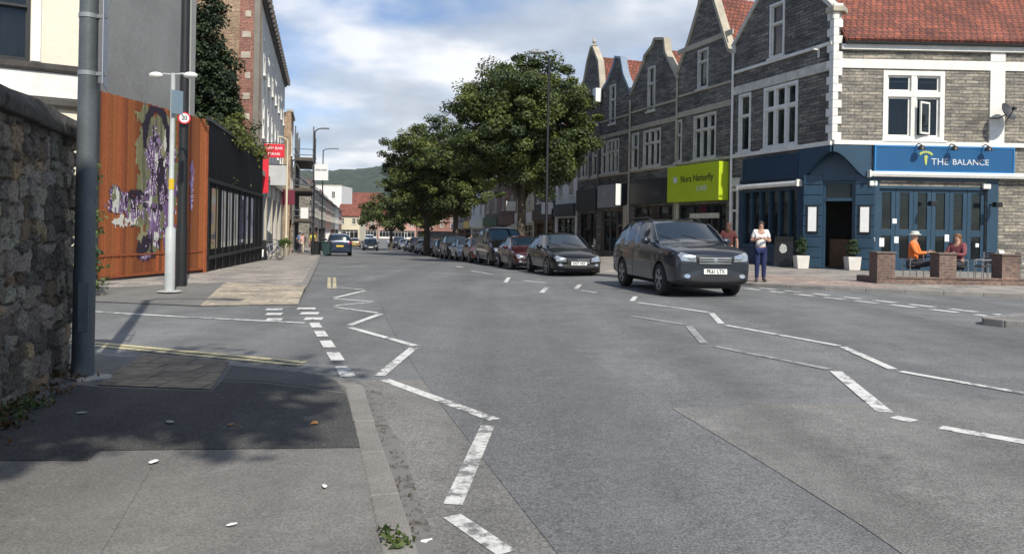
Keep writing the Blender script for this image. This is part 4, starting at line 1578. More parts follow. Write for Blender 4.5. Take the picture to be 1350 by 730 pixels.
def plain_house(label, fr, u0, u1, H, wallm, floors=2, cols=2, roofm=None, roof='ridge', shop=None, depth=8.0, win=None, chim=None, ground=True, name='terraced_house', winw=1.0, curtain=False, fh=3.3):
    """a house on frame fr between u0 and u1 (local x), flat fronted, eaves at height H above the pavement"""
    p = fr.M @ Vector(((u0 + u1) / 2, 0, 0))
    zb = g(p.x, p.y) + PV
    root = thing(name, label, 'building', (p.x, p.y, zb))
    holes, wins = [], []
    w = u1 - u0
    for f in range(floors):
        zf = zb + (3.9 if shop or ground else 1.0) + f * (H - 3.9) / max(floors, 1)
        hh = min(1.9, (H - 3.9) / floors - .9)
        for c in range(cols):
            uc = u0 + w * (c + .5) / cols
            wins.append((uc - winw / 2, uc + winw / 2, zf + .35, zf + .35 + hh))
    holes += wins
    sh = (u0 + .35, u1 - .35, zb, zb + 2.75) if shop else None
    if shop:
        holes.append(sh)
    wall_poly([(u0, zb - 2.5), (u1, zb - 2.5), (u1, zb + H), (u0, zb + H)], holes, .3, 'front_wall', wallm, root, fr.M)
    for q in wins:
        window(root, fr, *q, cols=(.5,) if winw > .9 else (), trans=.5, m=win or M_offwhite, w=.08, mull=.06, curtain=curtain)
    shell(root, fr, u0, u1, depth, zb + H - .1, wallm, base=zb - 2.5)
    if shop:
        shopfront(root, fr, *sh, shop, door=rng.choice((.25, .5, .75)))
    if roof == 'ridge':
        zr = zb + H + depth * .36
        mb = MB()
        for a, b in (((.35, zb + H - .1), (-depth / 2, zr)), ((-depth / 2, zr), (-depth - .3, zb + H - .1))):
            v = Vector((b[0] - a[0], b[1] - a[1])).normalized()
            n = Vector((-v.y, v.x))
            if n.y < 0:
                n = -n
            mb.prism([a, b, (b[0] + n.x * .12, b[1] + n.y * .12), (a[0] + n.x * .12, a[1] + n.y * .12)], 'x', u0 - .02, u1 + .02)
        for u in (u0 + .1, u1 - .35):
            mb2 = mb
            mb2.prism([(-.05, zb + H - .12), (-depth / 2, zr - .05), (-depth + .05, zb + H - .12)], 'x', u, u + .25)
        ro = mb.build('roof', roofm or M_lead, root, fr.M)
        if chim is not None:
            chimney(root, fr, u0 + (u1 - u0) * chim, -depth / 2, zr - .5, 1.6, wallm if wallm in (M_redbrick, M_stone_dark) else M_redbrick)
    else:
        cp = MB().box(u0 - .05, u1 + .05, -.36, .12, zb + H, zb + H + .18)
        cp.build('parapet', M_bath, root, fr.M)
    return root, zb


def fascia(fr, u0, u1, zb, m, label, words=(), z0=2.85, z1=3.7, y1=.22):
    return sign_board(fr, u0, u1, zb + z0, zb + z1, m, label, y0=.02, y1=y1, words=[(s, sz, (u0 + u1) / 2, zb + z, mm, 1) for s, sz, z, mm in words])


rs = FL.M @ Vector((ROW_END_U, 0, 0))
FRB = Frame(rs.x, rs.y, -0.235, 1.0)
M_whitesign = mat('white_sign_board', (.78, .78, .77), .45, .03)
rows = [
    # width, H, wall, fascia material, fascia label, house label, roof, floors, shop
    (5.0, 7.2, M_whiterender, mat('slate_sign', (.045, .047, .055), .5), 'slate grey shop fascia sign under white render behind the lamp post', 'white rendered shop house just beyond the gabled row', 'ridge', M_lead),
    (6.0, 8.0, M_stone_dark, mat('brown_sign', (.05, .03, .02), .5), 'dark brown shop fascia sign right of the big tree trunk', 'dark stone shop house half hidden by the big tree', 'ridge', M_tile),
    (6.0, 7.6, M_cream, M_whitesign, 'long white shop fascia sign left of the big tree trunk', 'cream shop house with a white fascia sign left of the big trunk', 'ridge', M_tile),
    (7.0, 8.2, M_redbrick, mat('dark_red_sign', (.10, .015, .015), .5), 'dark red shop fascia sign on the red brick house', 'red brick shop house between the two groups of trees', 'ridge', M_tile),
    (7.5, 7.4, M_brownrender, mat('green_sign', (.02, .09, .045), .5), 'green shop fascia sign behind the twin trunks', 'brown rendered shop house behind the twin trunks', 'ridge', M_lead),
    (8.0, 7.8, M_whiterender, mat('white_sign_two', (.70, .70, .66), .5), 'white shop fascia sign beyond the far trees', 'white shop house beyond the twin trunks', 'ridge', M_tile),
    (9.0, 7.4, M_redbrick, mat('yellow_sign', (.62, .42, .03), .5), 'yellow shop fascia sign at the far right of the street', 'far red brick shop house with a yellow sign', 'ridge', M_tile),
    (12.0, 7.6, M_stone_dark, mat('grey_sign_two', (.2, .2, .2), .5), 'plain grey fascia sign near the end of the street', 'far stone shop house past the yellow sign', 'ridge', M_lead),
    (14.0, 7.2, M_redbrick, mat('blue_sign_two', (.05, .09, .2), .5), 'small blue fascia sign near the end of the street', 'last red brick shop house on the right of the street', 'ridge', M_tile),
]
u = 0.15
right_houses = []
for i, (w, H, wm, fm, fl_, hl, rt, rm) in enumerate(rows):
    if i == 6:
        q = FRB.M @ Vector((u, 0, 0))
        FRB = Frame(q.x, q.y, -0.14, 1.0)
        u = 0.0
    h, zb = plain_house(hl, FRB, u, u + w - .05, H, wm, 2 if H > 7.5 else 1, 2, rm, rt, shop=[M_black, M_wood, M_whitepaint][i % 3], chim=.8)
    fascia(FRB, u + .2, u + w - .25, zb, fm, fl_, words=[('BARBERS', .5, 3.15, M_letteringdark)] if i == 2 else ())
    right_houses.append((FRB, u, w, zb))
    u += w
fr_, u_, w_, zb_ = right_houses[2]
awn = thing('awning', 'pale canopy under the white fascia sign left of the big trunk', 'awning', tuple(fr_.M @ Vector((u_ + w_ / 2, 0, zb_ + 2.7))))
MB().prism([(.05, zb_ + 2.9), (1.3, zb_ + 2.35), (1.3, zb_ + 2.2), (1.27, zb_ + 2.2), (1.27, zb_ + 2.33), (.05, zb_ + 2.85)], 'x', u_ + .3, u_ + w_ - .4).build('canopy', M_cream, awn, fr_.M)
for k, (ii, z, lab) in enumerate(((2, 3.9, 'square white sign projecting left of the cream shop house'), (1, 3.3, 'small white sign projecting beside the lamp post'))):
    fr_, u_, w_, zb_ = right_houses[ii]
    uu = u_ + (w_ - .1 if k == 0 else .25)
    s = thing('hanging_sign', lab, 'sign', tuple(fr_.M @ Vector((uu, .1, zb_ + z))))
    MB().box(uu - .04, uu + .04, .1, .95, zb_ + z, zb_ + z + .85).build('board', M_whitesign, s, fr_.M, bevel=.01)
    MB().bar((uu, 0, zb_ + z + .9), (uu, .95, zb_ + z + .9), .03, .03).build('bracket', M_black, s, fr_.M)

# ------------------------------------------------------------------ left side: cream house with its grey gable
KX, KY = -10.5, 19.0
FH = Frame(KX, KY, -0.86, -0.51)             # front, u to the left
FG = Frame(KX, KY, -0.018, -1.0)             # gable wall, u negative going away


def cream_house():
    zb = g(KX, KY) + PV
    root = thing('cream_house', 'cream painted house with dark stone ledges and a bare grey rendered gable', 'building', (KX, KY, zb))
    H = 11.5
    M_creamw = brickmat('cream_painted_brick', (.72, .67, .54), (.70, .655, .53), (.66, .61, .49), .225, .075, .006, .25, .7, .04, mottle=.03)
    w1 = rect(FH, 0, 41, -60, 80)
    w1 = (1.05, 2.05, 5.62, 8.0)
    # the window's right edge stands where the sight line 41 meets the wall
    uR = FH.uz(40, 40)[0]
    w1 = (uR, uR + 1.15, FH.uz(30, 80)[1], FH.uz(30, 80)[1] + 2.6)
    w2 = (uR, uR + 1.15, .9, 3.0)
    wall_poly([(0, -1), (9, -1), (9, H), (0, H)], [w1, w2], .3, 'front_wall', M_creamw, root, FH.M)
    window(root, FH, *w1, cols=(), trans=.5, m=M_black, w=.07, mull=.05, curtain='full', sill=False)
    window(root, FH, *w2, cols=(), trans=.5, m=M_whitepaint, w=.07, mull=.05, sill=False)
    M_ledge = mat('dark_stone_ledge', (.07, .065, .06), .9, .3, 4)
    z1 = w1[2]
    MB().prism([(0, z1 - .22), (.10, z1 - .22), (.14, z1 - .16), (.16, z1 - .04), (0, z1)], 'x', .12, 9).build('ledge', M_ledge, root, FH.M)
    z2 = FH.uz(85, 136)[1]
    MB().prism([(0, z2 - .15), (.10, z2 - .15), (.15, z2 - .08), (.15, z2 + .05), (0, z2 + .10)], 'x', .12, 9).build('ledge', M_ledge, root, FH.M)
    MB().box(.12, 9, 0, .05, z2 + .11, z1 - .23).build('render_panel', M_whitepaint, root, FH.M)
    MB().box(w1[0] - .22, w1[0] - .02, .0, .05, z1 + .01, z1 + 3).build('window_margin', M_whitepaint, root, FH.M)
    MB().tube([(.16, .10, 4.4), (.16, .10, H - .3)], .05).build('downpipe', M_whitepaint, root, FH.M, smooth=True)
    # gable
    L = 5.55
    wall_poly([(0, -1), (-L, -1), (-L, H + .6), (-L / 2, H + 2.8), (0, H + .6)], [], .3, 'gable_wall', M_grout, root, FG.M)
    st = MB().box(-L - .002, -L + .32, .0, .06, -1, H)
    st.build('corner_strip', mat('pale_cement_render', (.30, .30, .29), .9, .15, 1), root, FG.M)
    MB().box(-L, -L + 3.5, -6.5, -6.2, -1, H).box(-L, -L + .3, -6.2, -.31, -1, H).build('rear_wall', M_grout, root, FG.M)
    ro = MB().prism([(.1, H + .55), (-L / 2, H + 2.75), (-L - .1, H + .55), (-L - .1, H + .45), (.1, H + .45)], 'y', -9, -.05)
    ro.build('roof', M_lead, root, FG.M)
    return root


cream_house()


# orange timber fence with graffiti
FA, FB_ = Vector((-9.8, 17.9, 0)), Vector((-9.18, 22.6, 0))
FF = Frame(FB_.x, FB_.y, FA.x - FB_.x, FA.y - FB_.y)
FLEN = (FA - FB_).length


def timber_fence():
    zb = g(FB_.x, FB_.y) + PV
    root = thing('timber_fence', 'tall orange brown board fence with purple graffiti painted on it', 'fence', (FB_.x, FB_.y, zb))
    M_board = attrmat('orange_stained_boards', .75, .25, 26, .22)
    mb = MB()
    n = 34
    ztop = 4.55
    cols = []
    r = random.Random(5)
    for i in range(n):
        a, b = FLEN * i / n, FLEN * (i + 1) / n
        j = r.uniform(-.006, .006)
        mb.box(a + .011, b - .011, -.025 + j, j, zb + .06 + r.uniform(0, .03), zb + ztop + r.uniform(-.015, .015))
        t = r.uniform(.5, 1.15)
        c = np.array((.31 * t, .088 * t * r.uniform(.85, 1.15), .026 * t))
        cols += [c] * 8
    o = mb.build('boards', M_board, root, FF.M, fix=False)
    setcol(o.data, cols)
    rb = MB()
    for z in (.5, 2.2, 4.1):
        rb.box(0, FLEN, -.09, -.03, zb + z, zb + z + .1)
    rb.build('rail', M_wood, root, FF.M)
    lb = MB().box(.05, FLEN - .05, .008, .03, zb + .10, zb + .16).box(.05, FLEN - .05, .008, .02, zb + .62, zb + .66)
    lb.build('batten', mat('orange_batten', (.27, .07, .022), .75, .2, 6), root, FF.M)
    ps_ = MB().box(FLEN + .01, FLEN + .30, -.2, .05, zb - .1, zb + 4.72)
    ps_.build('post', mat('dark_grey_post', (.035, .042, .045), .6, .2, 3), root, FF.M, bevel=.01)
    MB().box(-.16, -.01, -.2, .02, zb - .1, zb + 4.4).build('post', mat('orange_post', (.33, .09, .03), .7, .2, 4), root, FF.M, bevel=.01)
    # graffiti: painted cells in a raster of the boards
    c = .028
    nu, nz = int(FLEN / c), int(4.5 / c)
    U, Z = np.meshgrid((np.arange(nu) + .5) * c, (np.arange(nz) + .5) * c)

    def vn(x, y, s):
        rr = np.random.default_rng(s)
        G = rr.random((64, 64))
        xi, yi = np.floor(x).astype(int), np.floor(y).astype(int)
        fx, fy = x - xi, y - yi
        fx, fy = fx * fx * (3 - 2 * fx), fy * fy * (3 - 2 * fy)
        q = lambda a, b: G[a % 64, b % 64]
        return (q(xi, yi) * (1 - fx) + q(xi + 1, yi) * fx) * (1 - fy) + (q(xi, yi + 1) * (1 - fx) + q(xi + 1, yi + 1) * fx) * fy

    # positions: X runs left to right as seen from the street, Z up
    X = FLEN - U
    wob = (vn(X * 3, Z * 3, 1) - .5) * .35 + (vn(X * 10, Z * 10, 2) - .5) * .30 + (vn(X * 22, Z * 6, 3) - .5) * .25
    img = np.full((nz, nu, 3), np.nan)

    def ell(cx, cz, rx, rz, k=1.0):
        return ((X - cx) / rx) ** 2 + ((Z - cz) / rz) ** 2 < 1 + wob * 2.6 * k

    def setc(mask, cc):
        img[mask] = cc

    def px(x, y):
        u_, z_ = FF.uz(x, y)
        return FLEN - u_, z_
    ax, az = px(180, 200)
    bx, bz = px(218, 120)
    ragged = (vn(X * 4.5, Z * 0, 3) - .5) * 1.1
    ol = (X > ax - .05 + wob * .7 + (4.3 - Z) * .10) & (X < bx + .55 + wob) & (Z > 1.3 + wob * 2) & (Z < 4.3 + ragged * .5)
    setc(ol, (.165, .165, .085))
    setc(ol & (vn(X * 7, Z * .8, 4) > .60), (.25, .24, .14))
    setc(ol & (vn(X * 8, Z * 1.0, 5) > .72), (.11, .11, .07))
    body = np.zeros_like(X, bool)
    for (x, y, rx, rz) in ((203, 208, .38, .70), (203, 255, .50, .85), (163, 270, .66, .30), (222, 250, .48, 1.0), (203, 310, .34, .72), (226, 322, .38, .45), (192, 337, .28, .24), (150, 258, .24, .16), (178, 292, .4, .26)):
        cx, cz = px(x, y)
        body |= ell(cx, cz, rx, rz)
    flow = vn(X * 2.2 + 3, Z * 1.1, 11) * 5.5 + X * 2.6 + np.sin(Z * 2.1 + X * 3) * .7
    ph = (flow + vn(X * 9, Z * 5, 12) * .8) % 1.0
    ph2 = (flow * 1.7 + vn(X * 6, Z * 3, 13) * 1.3 + .3) % 1.0
    setc(body, (.155, .09, .195))
    setc(body & (ph < .30), (.235, .155, .28))
    setc(body & (ph > .78), (.024, .015, .028))
    setc(body & (ph2 > .86) & (ph < .8), (.50, .47, .50))
    setc(body & (ph2 > .955), (.72, .70, .69))
    setc(body & (vn(X * 5, Z * 3, 14) > .76), (.15, .16, .085))
    setc(body & (vn(X * 7, Z * 2.2, 15) > .80), (.03, .02, .03))
    hx, hz = px(206, 180)
    rr0 = np.hypot((X - hx) / .50, (Z - hz + .25) / .95)
    arch = (np.abs(rr0 - 1) < .20 + wob * .45) & (Z > hz - .45)
    setc(arch, (.02, .012, .024))
    for (x, y, rx, rz) in ((188, 326, .34, .30), (229, 330, .3, .42), (178, 262, .5, .16), (212, 235, .2, .5)):
        cx, cz = px(x, y)
        setc(ell(cx, cz, rx, rz, 1.6) & (vn(X * 12, Z * 5, 21) > .30), (.022, .014, .026))
    for (x, y, rx, rz) in ((166, 296, .42, .16), (152, 270, .12, .3), (205, 315, .10, .12), (206, 204, .07, .45), (217, 200, .06, .4), (198, 270, .06, .5)):
        cx, cz = px(x, y)
        setc(ell(cx, cz, rx, rz, 1.8) & (vn(X * 14, Z * 7, 22) > .38), (.56, .55, .50))
    rx_, rz_ = px(252, 250)
    setc(ell(rx_ + (0), rz_, .11, .85, 1.4) & (ph < .75), (.20, .135, .26))
    setc(ell(rx_ + .05, rz_ - .3, .07, .5, 1.2) & (ph2 > .5), (.38, .32, .43))
    ok = ~np.isnan(img[..., 0])
    ok &= (U > .02) & (U < FLEN - .02)
    vs, fs, cl = [], [], []
    for j, i in zip(*np.nonzero(ok)):
        k = len(vs)
        a, b, z0, z1 = i * c, (i + 1) * c, j * c + zb + .05, (j + 1) * c + zb + .05
        vs += [(b, .0115, z0), (a, .0115, z0), (a, .0115, z1), (b, .0115, z1)]
        fs.append((k, k + 1, k + 2, k + 3))
        cl += [img[j, i]] * 4
    me = bpy.data.meshes.new('graffiti')
    me.from_pydata(vs, [], fs)
    setcol(me, cl)
    finish('graffiti', me, attrmat('spray_paint', .55, 0, 30, .12), root, FF.M, fix=False)


timber_fence()


def black_hoarding():
    fr = Frame(-11.68, 35.4, 2.48, -12.6)      # u from the far end towards the camera
    L = math.hypot(2.48, 12.6) - .2
    zb = -.35
    root = thing('hoarding', 'long black painted hoarding with a row of posters along the pavement', 'fence', (-11.68, 35.4, g(-11.68, 35.4) + PV))
    M_hb = mat('black_board', (.004, .0045, .006), .7, .3, 3, spec=.15)
    mb = MB()
    n = 10
    for i in range(n):
        mb.box(L * i / n + .01, L * (i + 1) / n - .01, -.04, 0, zb, 4.62)
    mb.build('boards', M_hb, root, fr.M)
    rl = MB().box(0, L, .0, .05, 2.78, 2.9).box(0, L, .0, .06, .42, .52).box(0, L, -.1, .03, 4.62, 4.72)
    rl.build('rail', M_black, root, fr.M)
    for i in range(n + 1):
        MB().box(min(L * i / n - .05, L - .1), min(L * i / n + .05, L), .003, .03, zb, 2.77).build('post', M_black, root, fr.M)
    posters = [(278, 286.5, 'p'), (291.5, 297, 'w'), (300, 305, 'w'), (308, 313, 'w'), (315.5, 320.5, 'b'), (323, 326.5, 'w2'), (329.5, 333, 'w2')]
    labs = ['faded yellow and purple layered poster nearest on the black hoarding', None, None, None, 'dark blue poster with white patches on the black hoarding', None, None]
    for k, (x0, x1, kind) in enumerate(posters):
        ua, ub = fr.uz(x1, 290)[0], fr.uz(x0, 290)[0]
        zt, zl = 2.62, .72
        cell = .05
        nu, nz = max(3, int((ub - ua) / cell)), int((zt - zl) / cell)
        rr = np.random.default_rng(30 + k)
        img = np.zeros((nz, nu, 3))
        base = {'p': (.36, .29, .16), 'w': (.44, .43, .42), 'b': (.05, .06, .11), 'w2': (.36, .36, .44)}[kind]
        img[:] = base
        for _ in range(9 if kind in 'pb' else 4):
            a, b = rr.integers(0, nz), rr.integers(0, nu)
            hh, ww = rr.integers(2, 9), rr.integers(2, max(3, nu))
            cc = {'p': [(.42, .34, .10), (.22, .17, .26), (.44, .26, .20), (.10, .10, .10), (.36, .36, .33)], 'w': [(.36, .35, .34), (.50, .49, .47), (.40, .38, .30)], 'b': [(.55, .55, .6), (.09, .10, .2), (.02, .02, .03)], 'w2': [(.16, .16, .24), (.5, .5, .55)]}[kind]
            img[a:a + hh, b:b + ww] = cc[rr.integers(len(cc))]
        if kind in ('w', 'w2'):
            img[: nz // 9] = (.58, .57, .48)
        vs, fs, cl = [], [], []
        for j in range(nz):
            for i in range(nu):
                kk = len(vs)
                a, b = ua + (ub - ua) * i / nu, ua + (ub - ua) * (i + 1) / nu
                c, d = zl + (zt - zl) * j / nz, zl + (zt - zl) * (j + 1) / nz
                vs += [(b, .012, c), (a, .012, c), (a, .012, d), (b, .012, d)]
                fs.append((kk, kk + 1, kk + 2, kk + 3))
                cl += [img[j, i]] * 4
        me = bpy.data.meshes.new('poster')
        me.from_pydata(vs, [], fs)
        setcol(me, cl)
        o = finish('poster', me, attrmat('poster_print', .5, 0, 20, .06), root, fr.M, fix=False)
        if labs[k]:
            o['label'] = labs[k]


black_hoarding()

# brick building, its side wall to the camera
BX, BY = -12.2, 36.2
FS = Frame(BX, BY, -1.0, 0.0)               # side wall facing the camera, u to the left
FT = Frame(BX, BY, 0.25, -1.0)              # street face, u negative going away
M_terra = mat('terracotta_shop_paint', (.20, .05, .035), .6, .2, 3)
M_shopred = mat('red_sign_paint', (.62, .022, .04), .4, .05)


def brick_building():
    zb = g(BX, BY) + PV
    root = thing('brick_building', 'tall brick building with toothed white corner blocks and a pale rendered street front', 'building', (BX, BY, zb))
    H = 12.9
    L = 24.5
    wall_poly([(.0, -3), (9, -3), (9, H + 1.5), (.9, H + 1.5), (.9, H), (.0, H)], [], .35, 'side_wall', M_buffbrick, root, FS.M)
    s = MB().box(.26, .95, .0, .05, -3, H + .02)
    s.build('brick_strip', M_redbrick, root, FS.M)
    z = .6
    k = 0
    while z < H - .4:
        w = (.42, .28, .36, .25, .46)[k % 5]
        MB().box(.40, .40 + w, .05, .075, z, z + .30).build('white_block', mat('white_stone_block', (.46, .41, .34), .85, .3, 3), root, FS.M, bevel=.02)
        z += .98
        k += 1
    MB().box(-.02, .25, -.1, .06, -3, H).build('corner_pier', mat('grey_brown_render', (.22, .20, .175), .85, .15, 1.5), root, FS.M)
    wins = []
    for i in range(7):
        for zf in (6.0, 9.2):
            wins.append((-2.6 - i * 3.3 - 1.0, -2.6 - i * 3.3, zf, zf + 1.9))
    shops = [(-1.2 - i * 4.8 - 3.9, -1.2 - i * 4.8, zb - .6, 3.1) for i in range(4)]
    wall_poly([(-.28, -3), (-L, -3), (-L, H), (-.28, H)], wins + shops, .35, 'street_wall', M_greyrender, root, FT.M)
    for w in wins:
        window(root, FT, *w, cols=(), trans=.5, m=M_whitepaint, w=.07, mull=.05)
    for i, q in enumerate(shops):
        shopfront(root, FT, *q, [M_black, M_offwhite, M_terra, M_black][i])
    for i in range(5):
        MB().box(-.75 - i * 4.8 - .35, -.75 - i * 4.8 + .35 - (.05 if i == 0 else 0), .0, .10, zb - .8, 3.9).build('pilaster', M_bath, root, FT.M, bevel=.02)
    MB().box(-L, -.3, .0, .22, 3.92, 4.15).build('cornice', M_bath, root, FT.M)
    MB().box(-L, .1, -.3, .30, H, H + .18).box(-L, .05, -.3, .14, H - .5, H - .38).build('cornice', mat('dark_cornice', (.10, .09, .085), .85, .2, 3), root, FT.M)
    u = -.3
    while u > -L:
        MB().box(u - .26, u, .0, .40, H - .42, H - .02).build('cornice_bracket', mat('dark_cornice', (.1, .09, .085)), root, FT.M)
        u -= .95
    MB().box(-L, -L + .3, -8, -.36, -3, H).box(-L + .3, -9.1, -8.3, -8.0, -3, H).box(-L + .2, -.5, -8, -.36, H - .1, H).build('rear_wall', M_redbrick, root, FT.M)
    return root


brick_building()
fs_ = FT


def cross_sign(label, fr, u, z0, z1, w, m, words=(), name='hanging_sign', y0=.05, trim=None):
    """a board projecting at right angles from a facade, facing the camera"""
    root = thing(name, label, 'sign', tuple(fr.M @ Vector((u, y0, z0))))
    MB().box(u - .06, u + .06, y0, y0 + w, z0, z1).build('board', m, root, fr.M, bevel=.01)
    MB().bar((u, 0, z1 + .05), (u, y0 + w, z1 + .05), .04, .04).build('bracket', M_black, root, fr.M)
    for s, size, z, mm in words:
        # face looks along +u (towards the camera); text runs outward
        M = fr.M @ Matrix(((0, 0, 1, u + .063), (1, 0, 0, y0 + w / 2), (0, 1, 0, z), (0, 0, 0, 1)))
        text(s, size, mm, root, M, depth=.006)
    return root


cross_sign('bright red shop sign with white words projecting from the pale building', FT, -3.2, 5.0, 5.7, 1.02, M_shopred, [('FISH BAR', .21, 5.48, M_whitesign), ('KEBABS', .18, 5.18, M_whitesign)])
cross_sign('narrow upright red sign under the bright red shop sign', FT, -2.2, 3.1, 4.9, .32, M_shopred)
cross_sign('tilted pale grey sign board under the red shop signs', FT, -6.0, 3.7, 4.8, 1.0, mat('pale_grey_board', (.45, .46, .46), .5, .08))
cross_sign('small dark red sign low above the far shop door', FT, -20.0, 3.0, 4.1, 1.0, mat('wine_sign', (.14, .012, .03), .5, .1))

# next houses on the left
q = FT.M @ Vector((-24.6, 0, 0))
FN = Frame(q.x + .5, q.y + .1, 0.25, -1.0)
plain_house('narrow buff house with pale window bands next to the pale building', FN, -5.5, -.02, 11.3, M_buffbrick, 2, 2, roof='flat', shop=M_black, win=M_whitepaint)
for z in (7.4, 9.6):
    pass
q2 = FN.M @ Vector((-5.6, 0, 0))
FN2 = Frame(q2.x - 1.8, q2.y, 0.24, -1.0)
plain_house('grey house wrapped by the scaffolding', FN2, -9.0, -.02, 9.0, M_greyrender, 2, 3, roof='ridge', shop=M_black)
plain_house('brown brick house beyond the scaffolding', FN2, -19.0, -9.05, 8.0, M_redbrick, 2, 3, roof='ridge', shop=M_wood, chim=.5)
FN3 = Frame(-26.2, 98.0, 0.183, -1.0)
tl = ['first grey stone house of the distant left terrace', 'second grey stone house of the distant left terrace with a red chimney', 'third house of the distant left terrace in brown brick', 'fourth house of the distant left terrace in dark stone', 'fifth house of the distant left terrace in pale render', 'farthest house of the left terrace in brown brick']
for i, wm in enumerate((M_stone_front, M_stone_dark, M_redbrick, M_stone_front, M_greyrender, M_redbrick)):
    plain_house(tl[i], FN3, -17.0 * (i + 1) + .05, -17.0 * i, 8.2 - i * .15, wm, 2, 6, roof='ridge', shop=[M_wood, M_black, M_whitepaint][i % 3], chim=(.8 if i % 2 else .3))
FNW = Frame(-52.3, 232, -1, .02)
plain_house('white gabled building rising behind the distant left terrace', FNW, 0, 10, 16.2, M_whiterender, 3, 2, roof='flat', depth=14)
FE = Frame(-46.4, 262, -1, 0)
plain_house('wide house with red tiled roof closing the far end of the street', FE, 0, 10.4, 9.8, mat('pinkish_render', (.36, .25, .20), .85, .1, 1), 2, 3, M_tile, 'ridge', shop=M_whitepaint, depth=17)
plain_house('low pink rendered house beside the red roofed house at the far end', Frame(-33.2, 262, -1, 0), 0, 13.0, 7.0, mat('pink_render', (.50, .30, .24), .85, .1, 1), 1, 4, M_tile, 'ridge', shop=M_whitepaint, depth=10)
plain_house('far grey house behind the left end of the street', Frame(-57, 268, -1, 0), 0, 14.0, 8.0, M_greyrender, 2, 4, M_lead, 'ridge', shop=M_black, depth=10)
plain_house('far right end house in red brick', Frame(-19, 262, -1, 0), 0, 14.0, 8.0, M_redbrick, 2, 4, M_tile, 'ridge', shop=M_black, depth=10)


plain_house('small cream end house in front of the white gabled building', Frame(-40.8, 203, -1, 0), 0, 6.2, 6.4, M_cream, 1, 2, M_tile, 'ridge', shop=M_whitepaint, depth=9)
wq = FN2.M @ Vector((-5, 0, 2.8))
aw_ = thing('awning', 'faded orange red shop awning on the grey house behind the scaffolding', 'awning', tuple(wq))
zq = g(wq.x, wq.y) + PV
MB().prism([(.02, zq + 3.1), (1.4, zq + 2.5), (1.4, zq + 2.25), (1.36, zq + 2.25), (1.36, zq + 2.45), (.02, zq + 3.0)], 'x', -8.5, -.8).build('canopy', mat('orange_red_cloth', (.42, .10, .05), .85, .15, 2), aw_, FN2.M)


# scaffolding
def scaffold():
    ox, oy = -18.55, 64.5
    zb = g(ox, oy) + PV
    root = thing('scaffolding', 'steel tube scaffolding with plank decks around the grey house', 'scaffolding', (ox, oy, zb))
    fr = Frame(ox, oy, -.24, 1.0)
    T = MB()
    Lx, Wd = 9.0, 1.5
    for i in range(5):
        for y in (0, -Wd):
            T.tube([(i * Lx / 4, y, zb), (i * Lx / 4, y, zb + 10.8 - (.4 if i % 2 else 0))], .055, 6)
    dk = [2.6, 5.2, 7.8]
    for z in dk:
        for y in (0, -Wd):
            for dz in (0, .55, 1.05):
                T.tube([(-.3, y, zb + z + dz), (Lx + .3, y, zb + z + dz)], .045, 6)
        for i in range(5):
            for dz in (0, .55, 1.05):
                if dz == 0 or i in (0, 4):
                    T.tube([(i * Lx / 4, .15, zb + z + dz), (i * Lx / 4, -Wd - .15, zb + z + dz)], .035, 6)
    T.tube([(0, 0, zb), (Lx / 2, 0, zb + 7.8)], .03, 6)
    T.tube([(Lx, 0, zb), (Lx / 2, 0, zb + 7.8)], .03, 6)
    T.tube([(0, -Wd, zb + 5.2), (0, 0, zb + 7.8)], .03, 6)
    T.build('tubes', mat('scaffold_tube', (.13, .135, .14), .55, .2, 3), root, fr.M, smooth=True)
    for z in dk:
        D = MB()
        for k in range(6):
            D.box(-.25, Lx + .25, -Wd + k * Wd / 6 + .01, -Wd + (k + 1) * Wd / 6 - .01, zb + z + .04, zb + z + .09)
        D.box(-.27, -.24, -Wd, 0, zb + z + .09, zb + z + .32).box(-.25, Lx, .02, .05, zb + z + .09, zb + z + .32)
        D.build('deck', mat('scaffold_plank', (.09, .075, .06), .85, .3, 3), root, fr.M)


scaffold()


# ------------------------------------------------------------------ hills far away
def hills():
    r = np.random.default_rng(3)
    xs = np.linspace(-1700, 1500, 260)
    ds = np.linspace(0, 1, 26)
    vs = []
    ph = r.uniform(0, 6, 12)
    ridge = 158 + 12 * np.sin(xs / 410 + 1.0) + 7 * np.sin(xs / 160 + 2) + 3 * np.sin(xs / 61)
    for d in ds:
        for i, x in enumerate(xs):
            y = 1150 + d * 900
            s = d * d * (3 - 2 * d)
            z = -25 + (ridge[i] + 25) * s
            z += (r.uniform(-1, 1) * 3.2 + 2.5 * math.sin(x / 23 + d * 9) * math.sin(x / 9.7 + d * 31)) * (1 if d > .15 else 0)
            vs.append((x + r.uniform(-4, 4), y, z))
    n = len(xs)
    fs = [(j * n + i, j * n + i + 1, (j + 1) * n + i + 1, (j + 1) * n + i) for j in range(len(ds) - 1) for i in range(n - 1)]
    me = bpy.data.meshes.new('hills')
    me.from_pydata(vs, [], fs)
    return struct(finish('hills', me, mat('wooded_hillside', (.024, .040, .022), .95, .55, .035, fine=.35, fscale=.12), fix=False))


hills()

# ------------------------------------------------------------------ air
def haze():
    m = bpy.data.materials.new('haze_air')
    m.use_nodes = True
    nt = m.node_tree
    nt.nodes.clear()
    out = nd(nt, 'ShaderNodeOutputMaterial')
    v = nd(nt, 'ShaderNodeVolumePrincipled')
    v.inputs['Color'].default_value = (.80, .88, .97, 1)
    v.inputs['Density'].default_value = .00007
    nt.links.new(v.outputs[0], out.inputs['Volume'])
    o = MB().box(-2600, 2600, -310, 3000, -14, 215).build('haze', m)
    o['kind'] = 'stuff'


haze()

# ------------------------------------------------------------------ trees and plants
M_leaf = attrmat('leaf_green', .55, 0, 3, .18, trans=.28)
M_bark = mat('bark', (.085, .07, .055), .95, .35, 6, .8, 22)
M_stem = mat('green_stem', (.08, .09, .04), .9, .3, 6)


